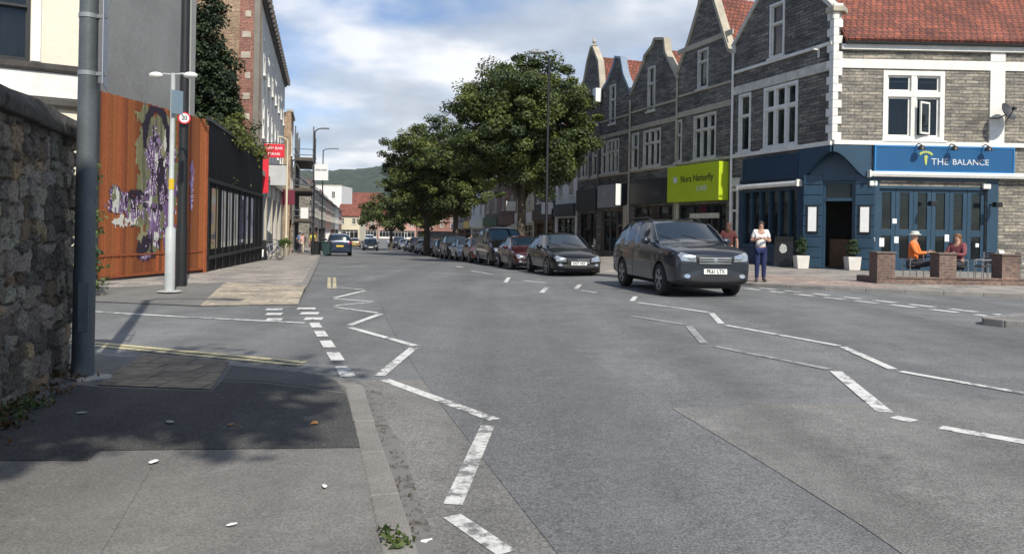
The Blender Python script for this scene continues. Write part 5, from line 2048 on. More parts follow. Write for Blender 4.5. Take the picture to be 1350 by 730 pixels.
def leaf_mesh(name, centres, normals, size, cols, r, flat=.5):
    n = len(centres)
    s = size * r.uniform(.65, 1.35, n)
    nn = normals + r.normal(0, flat, (n, 3))
    nn /= np.linalg.norm(nn, axis=1)[:, None] + 1e-9
    t = r.normal(0, 1, (n, 3))
    t -= nn * (t * nn).sum(1)[:, None]
    t /= np.linalg.norm(t, axis=1)[:, None] + 1e-9
    b = np.cross(nn, t)
    a = .62
    P = np.stack([centres - t * s[:, None] * .5, centres + b * s[:, None] * a * .5 + nn * s[:, None] * .06, centres + t * s[:, None] * .5, centres - b * s[:, None] * a * .5 + nn * s[:, None] * .06], 1).reshape(-1, 3)
    me = bpy.data.meshes.new(name)
    me.from_pydata(P.tolist(), [], np.arange(4 * n).reshape(n, 4).tolist())
    setcol(me, np.repeat(cols, 4, 0))
    return me


def crown_points(lobes, nclump, per, r, clump=.45, inner=.55):
    """leaf clumps on and inside the lobes (cx, cy, cz, rx, ry, rz)"""
    C, N, K = [], [], []
    vol = np.array([l[3] * l[4] + l[3] * l[5] + l[4] * l[5] for l in lobes])
    cnt = np.maximum(1, (nclump * vol / vol.sum()).astype(int))
    for l, c in zip(lobes, cnt):
        for _ in range(c):
            d = r.normal(0, 1, 3)
            d /= np.linalg.norm(d)
            if d[2] < -.55 and r.random() < .6:
                d[2] *= -.4
            k = r.uniform(inner, 1.06)
            p = np.array(l[:3]) + d * np.array(l[3:6]) * k
            cs = clump * r.uniform(.6, 1.35)
            m = int(per * r.uniform(.6, 1.3))
            q = r.normal(0, 1, (m, 3))
            q /= np.linalg.norm(q, axis=1)[:, None]
            rad = r.random((m, 1)) ** .4
            pts = p + q * rad * cs * np.array([1.1, 1.1, .72])
            C.append(pts)
            N.append(q * .6 + d * .5 + np.array([0, 0, .6]))
            K.append(np.full(m, r.random()))
    return np.concatenate(C), np.concatenate(N), np.concatenate(K)


def leafcols(K, base, r, var=.5):
    t = (K - .5)[:, None]
    c = np.array(base)[None] * (1 + t * 2 * var * np.array([1.25, 1.0, .8])) * (1 + r.normal(0, .12, (len(K), 1)))
    return np.clip(c, .005, .6)


def tree(name, label, x, y, lobes, trunk_h, trunk_r, limbs, base, nclump=130, per=85, size=.26, clump=.55, group=None, seed=1, lean=(0, 0)):
    r = np.random.default_rng(seed)
    zb = g(x, y) + PV - .03
    root = thing(name, label, 'tree', (x, y, zb), group=group)
    M = Matrix.Translation((x, y, zb))
    mb = MB()
    top = Vector((lean[0], lean[1], trunk_h))
    mb.tube([(0, 0, -.1), (0, 0, .15), top * .5, top], [trunk_r * 1.5, trunk_r * 1.12, trunk_r, trunk_r * .85], 12)
    for (cx, cy, cz, rx, ry, rz) in lobes[:limbs]:
        e = Vector((cx, cy, cz))
        m1 = top.lerp(e, .45) + Vector((r.uniform(-.2, .2), r.uniform(-.2, .2), .25))
        mb.tube([top - Vector((0, 0, .15)), m1, e, e + Vector((cx * .25, cy * .25, rz * .6))], [trunk_r * .6, trunk_r * .42, trunk_r * .25, .02], 8)
        for _ in range(3):
            d = Vector(r.normal(0, 1, 3)).normalized()
            mb.tube([m1.lerp(e, .5), e + Vector((d.x * rx, d.y * ry, d.z * rz)) * .75], [trunk_r * .25, .015], 6)
    mb.build('trunk', M_bark, root, M, smooth=True)
    C, N, K = crown_points(lobes, nclump, per, r, clump)
    me = leaf_mesh('crown', C, N, size, leafcols(K, base, r), r)
    finish('crown', me, M_leaf, root, M, fix=False)
    return root


def lobes_for(w, zlo, zhi, n, seed, squash=1.0, dep=1.0):
    """an uneven round crown w across between heights zlo and zhi, broken into lobes"""
    r = np.random.default_rng(seed)
    cz, rz, rx = (zlo + zhi) / 2, (zhi - zlo) / 2, w / 2
    L = [(0, 0, cz, rx * .62, rx * .62 * dep, rz * .7)]
    k = 0
    while len(L) < n:
        k += 1
        ph = k * 2.39996
        zt = ((len(L) - .5) / (n - 1)) * 2 - 1
        rr = math.sqrt(max(0, 1 - zt * zt))
        # rounded shoulders, flatter base
        f = .61
        s = r.uniform(.36, .48)
        L.append((math.cos(ph) * rr * rx * f * r.uniform(.9, 1.12), math.sin(ph) * rr * rx * f * dep * r.uniform(.9, 1.12), cz + zt * rz * .64, rx * s, rx * s * dep, rz * s * .95))
    return L


GREEN = (.078, .104, .022)
tree('street_tree', 'biggest street tree with a broad round crown right of centre', 0.52, 42.0, lobes_for(8.5, 3.3, 11.4, 34, 3), 3.4, .26, 5, GREEN, 760, 210, .16, .5, seed=11)
tree('street_tree', 'left of the twin street trees with a lower leaning crown', -7.4, 66.0, lobes_for(8.9, 2.6, 11.8, 32, 8), 3.2, .27, 5, (.086, .110, .022), 420, 150, .2, .6, seed=12)
tree('street_tree', 'right of the twin street trees close behind the biggest one', -4.6, 62.0, lobes_for(7.6, 3.2, 10.4, 22, 9), 3.2, .22, 5, GREEN, 320, 130, .2, .55, seed=13)
tree('street_tree', 'small low tree farthest down the right pavement', -15.6, 98.0, lobes_for(9.0, 1.8, 7.6, 14, 21), 2.4, .2, 4, (.070, .092, .022), 160, 80, .32, .7, seed=14)
tree('street_tree', 'far tree between the yellow sign and the twin street trees', -9.2, 82.0, lobes_for(6.5, 2.0, 7.6, 12, 23), 2.4, .2, 4, GREEN, 100, 60, .38, .65, seed=15)
# the tree whose shade falls across the near pavement
tree('garden_tree', 'garden tree leaning over the rubble wall behind the viewer', -2.2, -2.1, [(l[0] * .8 + 2.3, l[1] * .8 + .3, l[2], l[3] * .8, l[4] * .8, l[5]) for l in lobes_for(4.6, 7.0, 10.6, 12, 31)], 6.6, .2, 5, GREEN, 95, 60, .24, .5, seed=16, lean=(1.2, .2))

# tall dark evergreen against the brick side wall
tree('evergreen_tree', 'tall dark evergreen growing against the side of the brick building', -13.9, 33.9, [(0, 0, 5.2, 1.5, 1.1, 2.2), (.35, 0, 7.2, 1.3, .9, 1.9), (-.2, 0, 8.8, 1.05, .8, 1.7), (.15, 0, 10.4, .7, .5, 1.4), (-.7, 0, 6.6, 1.0, .8, 1.5), (.95, 0, 5.8, .9, .8, 1.7), (.05, 0, 11.9, .42, .4, 1.1), (.75, 0, 8.6, .6, .6, 1.1)], 4.2, .16, 4, (.026, .046, .016), 340, 120, .16, .42, seed=17)


def bush(name, label, x, y, z0, lobes, base, n=30, per=70, size=.12, clump=.3, seed=1, cat='bush', group=None, stem=True):
    r = np.random.default_rng(seed)
    root = thing(name, label, cat, (x, y, z0), group=group)
    M = Matrix.Translation((x, y, z0))
    C, N, K = crown_points(lobes, n, per, r, clump, .3)
    finish('foliage', leaf_mesh('foliage', C, N, size, leafcols(K, base, r), r), M_leaf, root, M, fix=False)
    if stem:
        mb = MB()
        for l in lobes:
            mb.tube([(l[0] * .3, l[1] * .3, 0), (l[0] * .7, l[1] * .7, l[2] * .6), (l[0], l[1], l[2])], [.05, .035, .012], 6)
        mb.build('stems', M_stem, root, M, smooth=True)
    return root


gz = g(-12, 32)
bush('bush', 'overgrown green bush spilling over the top of the black hoarding', -12.15, 31.0, gz, [(.4, 0, 4.9, .9, 1.6, .9), (.4, -1.6, 4.9, .8, 1.1, .7), (.5, 1.6, 5.1, .8, 1.3, 1.2), (-.1, -2.8, 4.9, .7, .9, .7), (0, .2, 3.4, .9, 1.6, 1.2), (.5, 2.6, 4.9, .6, .9, .9)], (.085, .105, .022), 150, 80, .15, .4, seed=5)
bush('bush', 'yellow green bush nearer the end of the orange fence', -11.0, 27.2, g(-11, 27), [(.5, 0, 4.75, .6, 1.3, .55), (.4, 1.6, 4.85, .6, 1.1, .6), (.6, -1.8, 4.65, .5, 1.1, .45), (0, 0, 3.2, .7, 1.2, 1.2)], (.10, .115, .025), 90, 70, .14, .36, seed=6)
# greenery in the gap between the rubble wall and the column
bush('climbing_plant', 'pale green climbing plant in the gap behind the end of the rubble wall', -8.45, 14.9, g(-8, 15) + PV - .1, [(0, 0, .6, .35, .35, .6), (.05, 0, 1.5, .28, .3, .6), (0, 0, 2.4, .2, .2, .6), (.1, 0, .3, .45, .4, .3)], (.10, .14, .05), 46, 45, .10, .2, seed=7, cat='plant')


def weeds(name, pts, base, size, r, m=None, h=.1):
    C, N = [], []
    for x, y, z, s, n in pts:
        q = r.normal(0, 1, (n, 3)) * np.array([s, s, s * .35])
        q[:, 2] = np.abs(q[:, 2]) + .01
        C.append(q + np.array((x, y, z)))
        N.append(np.tile([0, 0, .6], (n, 1)))
    C, N = np.concatenate(C), np.concatenate(N)
    me = leaf_mesh(name, C, N, size, leafcols(r.random(len(C)), base, r, .5), r, .7)
    o = finish(name, me, M_leaf, None, fix=False)
    o['kind'] = 'stuff'
    return o


r_ = np.random.default_rng(77)
base_pts, brown = [], []
for i in range(46):
    u = r_.uniform(.0, 4.2)
    p = stone_fr.M @ Vector((u, r_.uniform(.02, .22), 0))
    (brown if r_.random() < .72 else base_pts).append((p.x, p.y, PV + .01, r_.uniform(.03, .08), int(r_.integers(10, 30))))
for u in (1.7, 1.85, 2.1):
    p = stone_fr.M @ Vector((u, .16, 0))
    base_pts.append((p.x, p.y, PV + .02, .07, 60))
for (px_, py_) in ((522, 718), (515, 705), (530, 722)):
    p = at(px_, py_, PV)
    base_pts.append((p.x, p.y, p.z, .03, 26))
weeds('weeds', base_pts, (.06, .09, .02), .035, r_)
weeds('leaf_litter', brown, (.11, .065, .03), .045, r_)
gp = []
for i in range(45):
    y = r_.uniform(3.2, 7.0)
    x = left_kerb_near(y) + abs(r_.normal(0, .07)) + .01
    gp.append((x, y, g(x, y) + .004, .02, int(r_.integers(3, 9))))
weeds('gutter_litter', gp, (.13, .095, .06), .016, r_)
# single bits lying about
bits = [((203, 610), 'white paper scrap lying on the near pavement', 'paper_scrap', M_paper, .055),
        ((305, 561), 'dark curled dead leaf near the middle of the shaded pavement', 'dead_leaf', M_leafdead, .045),
        ((414, 559), 'orange dead leaf near the kerb in the shaded pavement', 'dead_leaf', mat('orange_leaf', (.45, .20, .06), .8), .06),
        ((224, 558), 'small grey dead leaf left of the dark curled leaf', 'dead_leaf', mat('grey_leaf', (.35, .34, .31), .8), .05),
        ((427, 643), 'tiny white scrap on the pale pavement near the kerb', 'paper_scrap', M_paper, .035),
        ((305, 694), 'tiny white speck of paper at the bottom of the pavement', 'paper_scrap', M_paper, .03),
        ((562, 715), 'white scrap lying in the gutter at the bottom', 'paper_scrap', M_paper, .035),
        ((106, 546), 'pale leaf on the shaded pavement beside the wall foot', 'dead_leaf', mat('grey_leaf', (.35, .34, .31)), .045)]
for (pp, lab, nm, mm, s) in bits:
    p = at(*pp, PV if pp[0] < 520 else 0)
    k = rng.uniform(0, 6)
    mb = MB()
    n = 7
    vs = [(0, 0, .005)]
    for i in range(n):
        t = 2 * math.pi * i / n
        vs.append((s * math.cos(t) * rng.uniform(.55, 1.1), s * .55 * math.sin(t) * rng.uniform(.45, 1.15), rng.uniform(.001, .006)))
    vs += [(v[0], v[1], v[2] + .002) for v in vs]
    fs = [(0, 1 + i, 1 + (i + 1) % n) for i in range(n)] + [(n + 1, n + 2 + (i + 1) % n, n + 2 + i) for i in range(n)] + [(1 + i, n + 2 + i, n + 2 + (i + 1) % n, 1 + (i + 1) % n) for i in range(n)]
    mb.add(vs, fs)
    o = mb.build(nm, mm, None, Matrix.Rotation(k, 4, 'Z'))
    o.location = (p.x, p.y, p.z + 2 * E1 + .001)
    tag(o, lab, 'litter' if nm == 'paper_scrap' else 'leaf')

# ------------------------------------------------------------------ vehicles
def carpaint(name, col, metal=.35, rough=.32):
    return mat(name, col, rough, .05, .6, metal=metal, coat=.6)


M_carglass = None


def car_glass():
    if 'car_glass' in MATS:
        return MATS['car_glass']
    m, nt, p = newmat('car_glass')
    p.inputs['Base Color'].default_value = (.010, .022, .038, 1)
    p.inputs['Roughness'].default_value = .04
    p.inputs['Specular IOR Level'].default_value = .5
    MATS['car_glass'] = m
    return m


M_tyre = mat('tyre_rubber', (.014, .014, .014), .8, .25, 9)
M_alloy = mat('alloy_rim', (.34, .35, .36), .32, .05, 4, metal=.8)
M_lamp = mat('lamp_lens', (.40, .43, .46), .16, .3, 14, metal=.6, coat=1)
M_redlamp = mat('red_lens', (.25, .01, .012), .15, .05, 4, coat=1)
M_plate = mat('white_plate', (.80, .80, .76), .45, .02)
M_plate_y = mat('yellow_plate', (.75, .52, .05), .45, .02)
M_trim = mat('black_plastic_trim', (.022, .022, .024), .6, .15, 5)

# station: x, half width, z bottom, z middle, z belt, roof half width, z top
PROFILES = {
    'suv': dict(L=4.5, wb=(1.34, -1.30), wr=.355, st=[
        (2.25, .70, .36, .58, .84, .62, .90), (2.19, .83, .28, .62, .95, .74, 1.01), (1.98, .895, .24, .66, 1.03, .79, 1.085), (1.45, .915, .23, .68, 1.09, .81, 1.15), (1.06, .92, .23, .70, 1.11, .81, 1.19),
        (.92, .92, .23, .70, 1.11, .79, 1.25), (.34, .92, .23, .70, 1.13, .675, 1.64), (.08, .92, .23, .70, 1.14, .68, 1.69), (-.42, .92, .23, .71, 1.15, .68, 1.705), (-.50, .92, .23, .71, 1.15, .68, 1.705),
        (-1.16, .915, .23, .71, 1.16, .675, 1.695), (-1.26, .915, .23, .71, 1.16, .67, 1.69), (-1.78, .91, .25, .71, 1.18, .645, 1.65), (-2.0, .895, .26, .70, 1.18, .635, 1.60), (-2.17, .88, .29, .68, 1.15, .66, 1.20), (-2.25, .82, .35, .64, 1.0, .68, 1.04)],
        front=5, roofs=6, side=((5, 6), (6, 7), (7, 8), (9, 10), (11, 12)), rearw=(13, 14)),
    'hatch': dict(L=4.2, wb=(1.28, -1.26), wr=.31, st=[
        (2.10, .62, .30, .45, .60, .50, .64), (2.02, .78, .22, .46, .68, .64, .73), (1.80, .86, .19, .48, .76, .70, .83), (1.35, .885, .18, .5, .83, .72, .92), (.98, .89, .18, .52, .87, .73, .97),
        (.82, .89, .18, .52, .88, .71, 1.05), (.12, .89, .18, .53, .91, .59, 1.39), (-.10, .89, .18, .53, .92, .595, 1.43), (-.42, .89, .18, .54, .93, .60, 1.45), (-.50, .89, .18, .54, .93, .60, 1.45),
        (-1.05, .885, .18, .54, .95, .59, 1.43), (-1.14, .885, .18, .54, .955, .585, 1.42), (-1.55, .875, .2, .54, .98, .56, 1.37), (-1.72, .86, .21, .54, .98, .54, 1.32), (-1.98, .83, .25, .54, .92, .58, 1.0), (-2.10, .72, .32, .5, .76, .58, .82)],
        front=5, roofs=6, side=((5, 6), (6, 7), (7, 8), (9, 10), (11, 12)), rearw=(13, 14)),
    'van': dict(L=4.9, wb=(1.62, -1.45), wr=.33, st=[
        (2.45, .68, .34, .55, .80, .58, .86), (2.38, .84, .27, .57, .92, .70, .98), (2.15, .93, .24, .6, 1.0, .78, 1.08), (1.75, .95, .23, .62, 1.07, .80, 1.18), (1.50, .95, .23, .64, 1.1, .80, 1.25),
        (1.38, .95, .23, .64, 1.1, .79, 1.33), (.72, .95, .23, .65, 1.12, .72, 1.83), (.50, .95, .23, .65, 1.13, .73, 1.90), (.22, .95, .23, .66, 1.13, .735, 1.94), (.14, .95, .23, .66, 1.13, .735, 1.94),
        (-.75, .95, .23, .66, 1.14, .74, 1.96), (-.85, .95, .23, .66, 1.14, .74, 1.96), (-1.9, .95, .25, .66, 1.14, .735, 1.95), (-2.25, .94, .27, .66, 1.14, .73, 1.93), (-2.38, .92, .30, .66, 1.1, .72, 1.55), (-2.45, .86, .36, .6, .95, .70, 1.0)],
        front=5, roofs=6, side=((5, 6), (6, 7), (7, 8), (9, 10)), rearw=(13, 14)),
}


def car(kind, name, label, cat, paint, x, y, heading, scale=1.0, plate=None, detail=True, group=None, rear_seen=False, steer=0.0, rim=None, rack=False):
    P = PROFILES[kind]
    st = P['st']
    rings = []
    for (sx, w, zb, zm, zt, wr, ztop) in st:
        half = [(w * .80, zb), (w * .97, zb + .10), (w, zm), (w * .985, (zm + zt) / 2 + .03), (w * .945, zt), (wr, ztop - .055), (wr * .72, ztop - .008)]
        ring = [(0, zb)] + half + [(0, ztop + .012)] + [(-a, b) for a, b in half[::-1]]
        rings.append([(sx, a, b) for a, b in ring])
    n = len(rings[0])                 # 16
    vs = [p for rr in rings for p in rr]
    fs, mi = [], []
    fr_i = P['front']
    sides = [s[0] for s in P['side']]
    for j in range(len(rings) - 1):
        for i in range(n):
            k = (i + 1) % n
            fs.append((j * n + i, j * n + k, (j + 1) * n + k, (j + 1) * n + i))
            col = i if i < 8 else 15 - i          # 0 bottom ... 7 roof centre; symmetric
            t = 0
            if col in (6, 7) and j == fr_i:
                t = 1
            elif col == 5 and j in sides:
                t = 2
            elif col in (6, 7) and j == P['rearw'][0]:
                t = 3
            elif col in (0, 1) or (col == 2 and False):
                t = 4
            elif col in (6, 7) and j < 4:
                t = 5
            mi.append(t)
    fs.append(tuple(range(n))[::-1])
    mi.append(0)
    fs.append(tuple((len(rings) - 1) * n + i for i in range(n)))
    mi.append(0)
    me = bpy.data.meshes.new('car_shell')
    me.from_pydata(vs, [], fs)
    for _ in range(7):
        me.materials.append(None)
    for p, t in zip(me.polygons, mi):
        p.material_index = t
    bm = bmesh.new()
    bm.from_mesh(me)
    bmesh.ops.recalc_face_normals(bm, faces=bm.faces)
    cl = bm.edges.layers.float.get('crease_edge') or bm.edges.layers.float.new('crease_edge')
    for e in bm.edges:
        if len(e.link_faces) == 2 and e.link_faces[0].material_index != e.link_faces[1].material_index:
            e[cl] = .55
    bm.to_mesh(me)
    bm.free()
    tmp = bpy.data.objects.new('shell_source', me)
    COL.objects.link(tmp)
    md = tmp.modifiers.new('s', 'SUBSURF')
    md.levels = md.render_levels = 2
    cut = MB()
    for ax in P['wb']:
        for s in (-1, 1):
            cut.cyl((ax, s * .60, P['wr']), (ax, s * 1.2, P['wr']), P['wr'] + .055, n=28)
    cme = bpy.data.meshes.new('arch_source')
    cme.from_pydata([tuple(v) for v in cut.v], [], cut.f)
    for _ in range(7):
        cme.materials.append(None)
    for p in cme.polygons:
        p.material_index = 6
    co = bpy.data.objects.new('arch_source', cme)
    COL.objects.link(co)
    b = tmp.modifiers.new('b', 'BOOLEAN')
    b.operation = 'DIFFERENCE'
    b.solver = 'EXACT'
    b.object = co
    sub = evaluated(tmp, 'body')
    bpy.data.objects.remove(tmp)
    bpy.data.objects.remove(co)
    zg = g(x, y)
    root = thing(name, label, cat, (x, y, zg), math.atan2(heading[1], heading[0]), group)
    # pitch of the road
    names = {0: ('body', paint), 1: ('windscreen', car_glass()), 2: ('side_window', car_glass()), 3: ('rear_window', car_glass()), 4: ('sill', M_trim), 5: ('bonnet', paint), 6: ('wheel_arch', M_blackmatt)}
    co_ = [v.co.copy() for v in sub.vertices]
    by = {}
    for p in sub.polygons:
        by.setdefault(p.material_index, []).append(list(p.vertices))
    body = None
    jobs = []
    for t in sorted(by):
        if t == 2:
            for sg_ in (1, -1):
                jobs.append((t, [f for f in by[t] if co_[f[0]].y * sg_ > 0]))
        else:
            jobs.append((t, by[t]))
    for t, flist in jobs:
        used = {}
        ff = []
        for f in flist:
            ff.append([used.setdefault(i, len(used)) for i in f])
        mm = bpy.data.meshes.new(names[t][0])
        mm.from_pydata([tuple(co_[i] * scale) for i in used], [], ff)
        for p in mm.polygons:
            p.use_smooth = True
        try:
            mm.set_sharp_from_angle(angle=R(50))
        except Exception:
            pass
        mm.uv_layers.new(name='UVMap')
        o = link(names[t][0], mm, names[t][1], root)
        if t == 0:
            body = o
    bvh = BVHTree.FromPolygons([c * scale for c in co_], [list(p.vertices) for p in sub.polygons])

    def project(nm, poly, m, parent, front=True, off=.012, res=10, thick=.02):
        """a panel of the car's nose or tail: an outline (y, z) laid onto the body surface"""
        ys, zs = [p[0] for p in poly], [p[1] for p in poly]
        bmm = bmesh.new()
        bmm.faces.new([bmm.verts.new((0, a * scale, b_ * scale)) for a, b_ in poly])
        for ax, lo, hi in ((1, min(ys) * scale, max(ys) * scale), (2, min(zs) * scale, max(zs) * scale)):
            for q in range(1, res):
                c0, no = [0, 0, 0], [0, 0, 0]
                c0[ax], no[ax] = lo + (hi - lo) * q / res, 1
                bmesh.ops.bisect_plane(bmm, geom=bmm.verts[:] + bmm.edges[:] + bmm.faces[:], dist=1e-5, plane_co=c0, plane_no=no)
        sgn = 1 if front else -1
        last = None
        for v in bmm.verts:
            h = bvh.ray_cast(Vector((sgn * 4, v.co.y, v.co.z)), Vector((-sgn, 0, 0)))
            if h[0] is not None:
                last = h[0].x
                v.co.x = h[0].x + sgn * off
            else:
                v.co.x = last if last is not None else sgn * 2
        r = bmesh.ops.extrude_face_region(bmm, geom=bmm.faces[:])
        bmesh.ops.translate(bmm, verts=[v for v in r['geom'] if isinstance(v, bmesh.types.BMVert)], vec=(-sgn * thick, 0, 0))
        bmesh.ops.recalc_face_normals(bmm, faces=bmm.faces)
        mm = bpy.data.meshes.new(nm)
        bmm.to_mesh(mm)
        bmm.free()
        mm.uv_layers.new(name='UVMap')
        for p in mm.polygons:
            p.use_smooth = True
        try:
            mm.set_sharp_from_angle(angle=R(40))
        except Exception:
            pass
        return link(nm, mm, m, parent)

    S = st
    zh = S[1][4]           # height of the nose edge
    zl = S[1][2]
    # wheels
    for ax in P['wb']:
        for s in (-1, 1):
            W_ = MB()
            r0 = P['wr'] * scale
            cx, cy, cz = ax * scale, s * .80 * scale, r0
            prof = [(r0 * .62, -.11), (r0 * .93, -.115), (r0, -.08), (r0, .08), (r0 * .93, .115), (r0 * .62, .11)]
            nn = 24
            for (ra, ya) in prof:
                pass
            vsW, fsW = [], []
            for ra, ya in prof:
                for i in range(nn):
                    t = 2 * math.pi * i / nn
                    vsW.append((ra * math.cos(t), ya, ra * math.sin(t)))
            for j in range(len(prof)):
                for i in range(nn):
                    k = (i + 1) % nn
                    j2 = (j + 1) % len(prof)
                    fsW.append((j * nn + i, j * nn + k, j2 * nn + k, j2 * nn + i))
            W_.add(vsW, fsW)
            Mw = Matrix.Translation((cx, cy, cz)) @ (Matrix.Rotation(steer, 4, 'Z') if ax > 0 else ID)
            Mg = Matrix.Translation(root.location) @ Matrix.Rotation(root.rotation_euler.z, 4, 'Z') @ Mw
            wo = W_.build('wheel', M_tyre, root, Mg, smooth=True)
            rm = MB()
            rr_ = r0 * .64
            rm.cyl((0, s * .02, 0), (0, s * .05, 0), rr_, n=24)
            rm2 = MB()
            for i in range(5):
                t = 2 * math.pi * i / 5 + .3
                for dt in (-.16, .16):
                    rm2.bar((math.cos(t) * .05, s * .085, math.sin(t) * .05), (math.cos(t + dt) * rr_ * .96, s * .095, math.sin(t + dt) * rr_ * .96), .045, .03, (0, 1, 0))
            nr = 24
            vsR, fsR = [], []
            for ra, ya in ((rr_ * 1.02, s * .06), (rr_ * 1.02, s * .112), (rr_ * .90, s * .105), (rr_ * .90, s * .06)):
                for i in range(nr):
                    t = 2 * math.pi * i / nr
                    vsR.append((ra * math.cos(t), ya, ra * math.sin(t)))
            for j in range(4):
                for i in range(nr):
                    k = (i + 1) % nr
                    j2 = (j + 1) % 4
                    fsR.append((j * nr + i, j * nr + k, j2 * nr + k, j2 * nr + i))
            rm2.add(vsR, fsR)
            rm2.cyl((0, s * .06, 0), (0, s * .10, 0), .06, n=12)
            rm2.build('rim', rim or M_alloy, wo, Mg)
            rm.build('hub_well', M_blackmatt, wo, Mg)
    # nose
    gr = project('grille', [(-.36, zh - .23), (.36, zh - .23), (.43, zh - .05), (-.43, zh - .05)], M_trim, root, off=.016)
    if detail:
        for z in (zh - .085, zh - .14, zh - .195):
            project('grille_bar', [(-.36, z - .014), (.36, z - .014), (.36, z + .014), (-.36, z + .014)], M_chrome, gr, off=.026, res=8)
        project('badge', [(.05 * math.cos(t), zh - .13 + .045 * math.sin(t)) for t in [i * math.pi / 6 for i in range(12)]], M_chrome, gr, off=.036, res=3)
    for s in (-1, 1):
        hl = project('headlight', [(s * .42, zh - .17), (s * .74, zh - .15), (s * .80, zh - .02), (s * .72, zh + .03), (s * .44, zh - .04)], M_lamp, root, off=.014)
        if detail:
            project('bulb', [(s * .55 + .055 * math.cos(t), zh - .085 + .05 * math.sin(t)) for t in [i * math.pi / 5 for i in range(10)]], M_chrome, hl, off=.022, res=3)
            fl = project('fog_lamp', [(s * .62 + .07 * math.cos(t), zl + .20 + .045 * math.sin(t)) for t in [i * math.pi / 5 for i in range(10)]], M_lamp, root, off=.02, res=3)
    project('lower_grille', [(-.50, zl + .07), (.50, zl + .07), (.58, zl + .22), (-.58, zl + .22)], M_trim, root, off=.012)
    project('bumper_trim', [(-.74, zl + .005), (.74, zl + .005), (.76, zl + (.13 if kind == 'suv' else .06)), (-.76, zl + (.13 if kind == 'suv' else .06))], M_trim, root, off=.014)
    zp = zl + (.30 if kind == 'suv' else .245)
    pm = project('number_plate', [(-.26, zp - .055), (.26, zp - .055), (.26, zp + .055), (-.26, zp + .055)], M_plate, root, off=.04, res=3, thick=.03)
    if plate:
        xp = max(v.co.x for v in pm.data.vertices)
        Mt = Matrix.Translation(root.location) @ Matrix.Rotation(root.rotation_euler.z, 4, 'Z') @ Matrix(((0, 0, 1, xp + .003), (1, 0, 0, 0), (0, 1, 0, zp * scale - .0), (0, 0, 0, 1)))
        text(plate, .118 * scale, M_letteringdark, pm, Mt, depth=.002, wide=.82, bold=.002)
    # tail
    zt = S[-2][4]
    for s in (-1, 1):
        project('tail_light', [(s * .60, zt - .22), (s * .78, zt - .20), (s * .78, zt - .0), (s * .62, zt - .02)], M_redlamp, root, front=False, off=.014, res=5)
    project('rear_plate', [(-.26, zt - .42), (.26, zt - .42), (.26, zt - .31), (-.26, zt - .31)], M_plate_y, root, front=False, off=.04, res=3)
    Mg = Matrix.Translation(root.location) @ Matrix.Rotation(root.rotation_euler.z, 4, 'Z')
    # mirrors, pillars, handles
    a, b = S[fr_i], S[fr_i + 1]
    for s in (-1, 1):
        mr = MB()
        mx, my, mz = (a[0] - .22) * scale, s * (a[1] + .07) * scale, (a[4] + .09) * scale
        mr.ball((mx, my, mz), .075, .12, .085, 12, 8)
        mr.bar((mx, s * a[1] * .93 * scale, mz - .05), (mx, my, mz - .02), .05, .04)
        mo = mr.build('mirror', paint, root, Mg, smooth=True)
        pl = MB()
        pl.tube([(a[0] * scale + .03, s * (a[5] + .012) * scale, (a[6] - .06) * scale), ((a[0] + b[0]) / 2 * scale + .02, s * ((a[5] + b[5]) / 2 + .02) * scale, ((a[6] + b[6]) / 2 - .02) * scale), (b[0] * scale, s * (b[5] + .01) * scale, (b[6] - .045) * scale)], .032, 8)
        pl.build('pillar', paint, root, Mg, smooth=True)
        if detail:
            hd = MB()
            for xx in (S[8][0] + .28, S[10][0] + .10):
                hh = bvh.ray_cast(Vector((xx * scale, s * 3, (S[8][4] - .10) * scale)), Vector((0, -s, 0)))
                if hh[0] is not None:
                    hd.box(xx * scale - .09, xx * scale + .09, hh[0].y - .02, hh[0].y + s * .025, hh[0].z - .015, hh[0].z + .015)
            hd.build('door_handle', paint, root, Mg, bevel=.008)
            # shut lines of the doors
            for xx in (S[5][0] - .02, S[8][0] - .04, S[11][0] - .05):
                sl = MB()
                pts = []
                for q in range(12):
                    z = .36 + (S[8][4] - .40) * q / 11
                    hh = bvh.ray_cast(Vector((xx * scale, s * 3, z * scale)), Vector((0, -s, 0)))
                    if hh[0] is not None:
                        pts.append((xx * scale, hh[0].y - s * .001, z * scale))
                if len(pts) > 2:
                    sl.tube(pts, .006, 6)
                    sl.build('shut_line', M_trim, body, Mg)
    if rack:
        for s in (-1, 1):
            MB().tube([(.05 * scale, s * .60 * scale, 1.69 * scale), (-.3 * scale, s * .60 * scale, 1.74 * scale), (-1.5 * scale, s * .58 * scale, 1.72 * scale), (-1.75 * scale, s * .56 * scale, 1.64 * scale)], .02).build('roof_rail', M_trim, root, Mg, smooth=True)
    if detail:
        wp = MB()
        for s in (0, 1):
            p0 = Vector(((a[0] + .10) * scale, (.45 - s * .75) * scale, (a[6] - .035) * scale))
            p1 = Vector(((a[0] - .12) * scale, (-.15 - s * .55) * scale, (a[6] + .12) * scale))
            pts = []
            for q in range(6):
                pq = p0.lerp(p1, q / 5)
                hh = bvh.ray_cast(pq + Vector((1.0, 0, .8)), Vector((-1.0, 0, -.8)).normalized())
                if hh[0] is not None:
                    pts.append(hh[0] + Vector((.012, 0, .014)))
            if len(pts) > 2:
                wp.tube(pts, .008, 6)
        if wp.v:
            wp.build('wiper', M_trim, root, Mg)
        tx = MB()
        tx.box(-2.0 * scale, 2.0 * scale, -.6 * scale, .6 * scale, .20 * scale, .30 * scale)
        tx.build('underbody', M_blackmatt, root, Mg)
    root.rotation_euler.y = 0
    return root


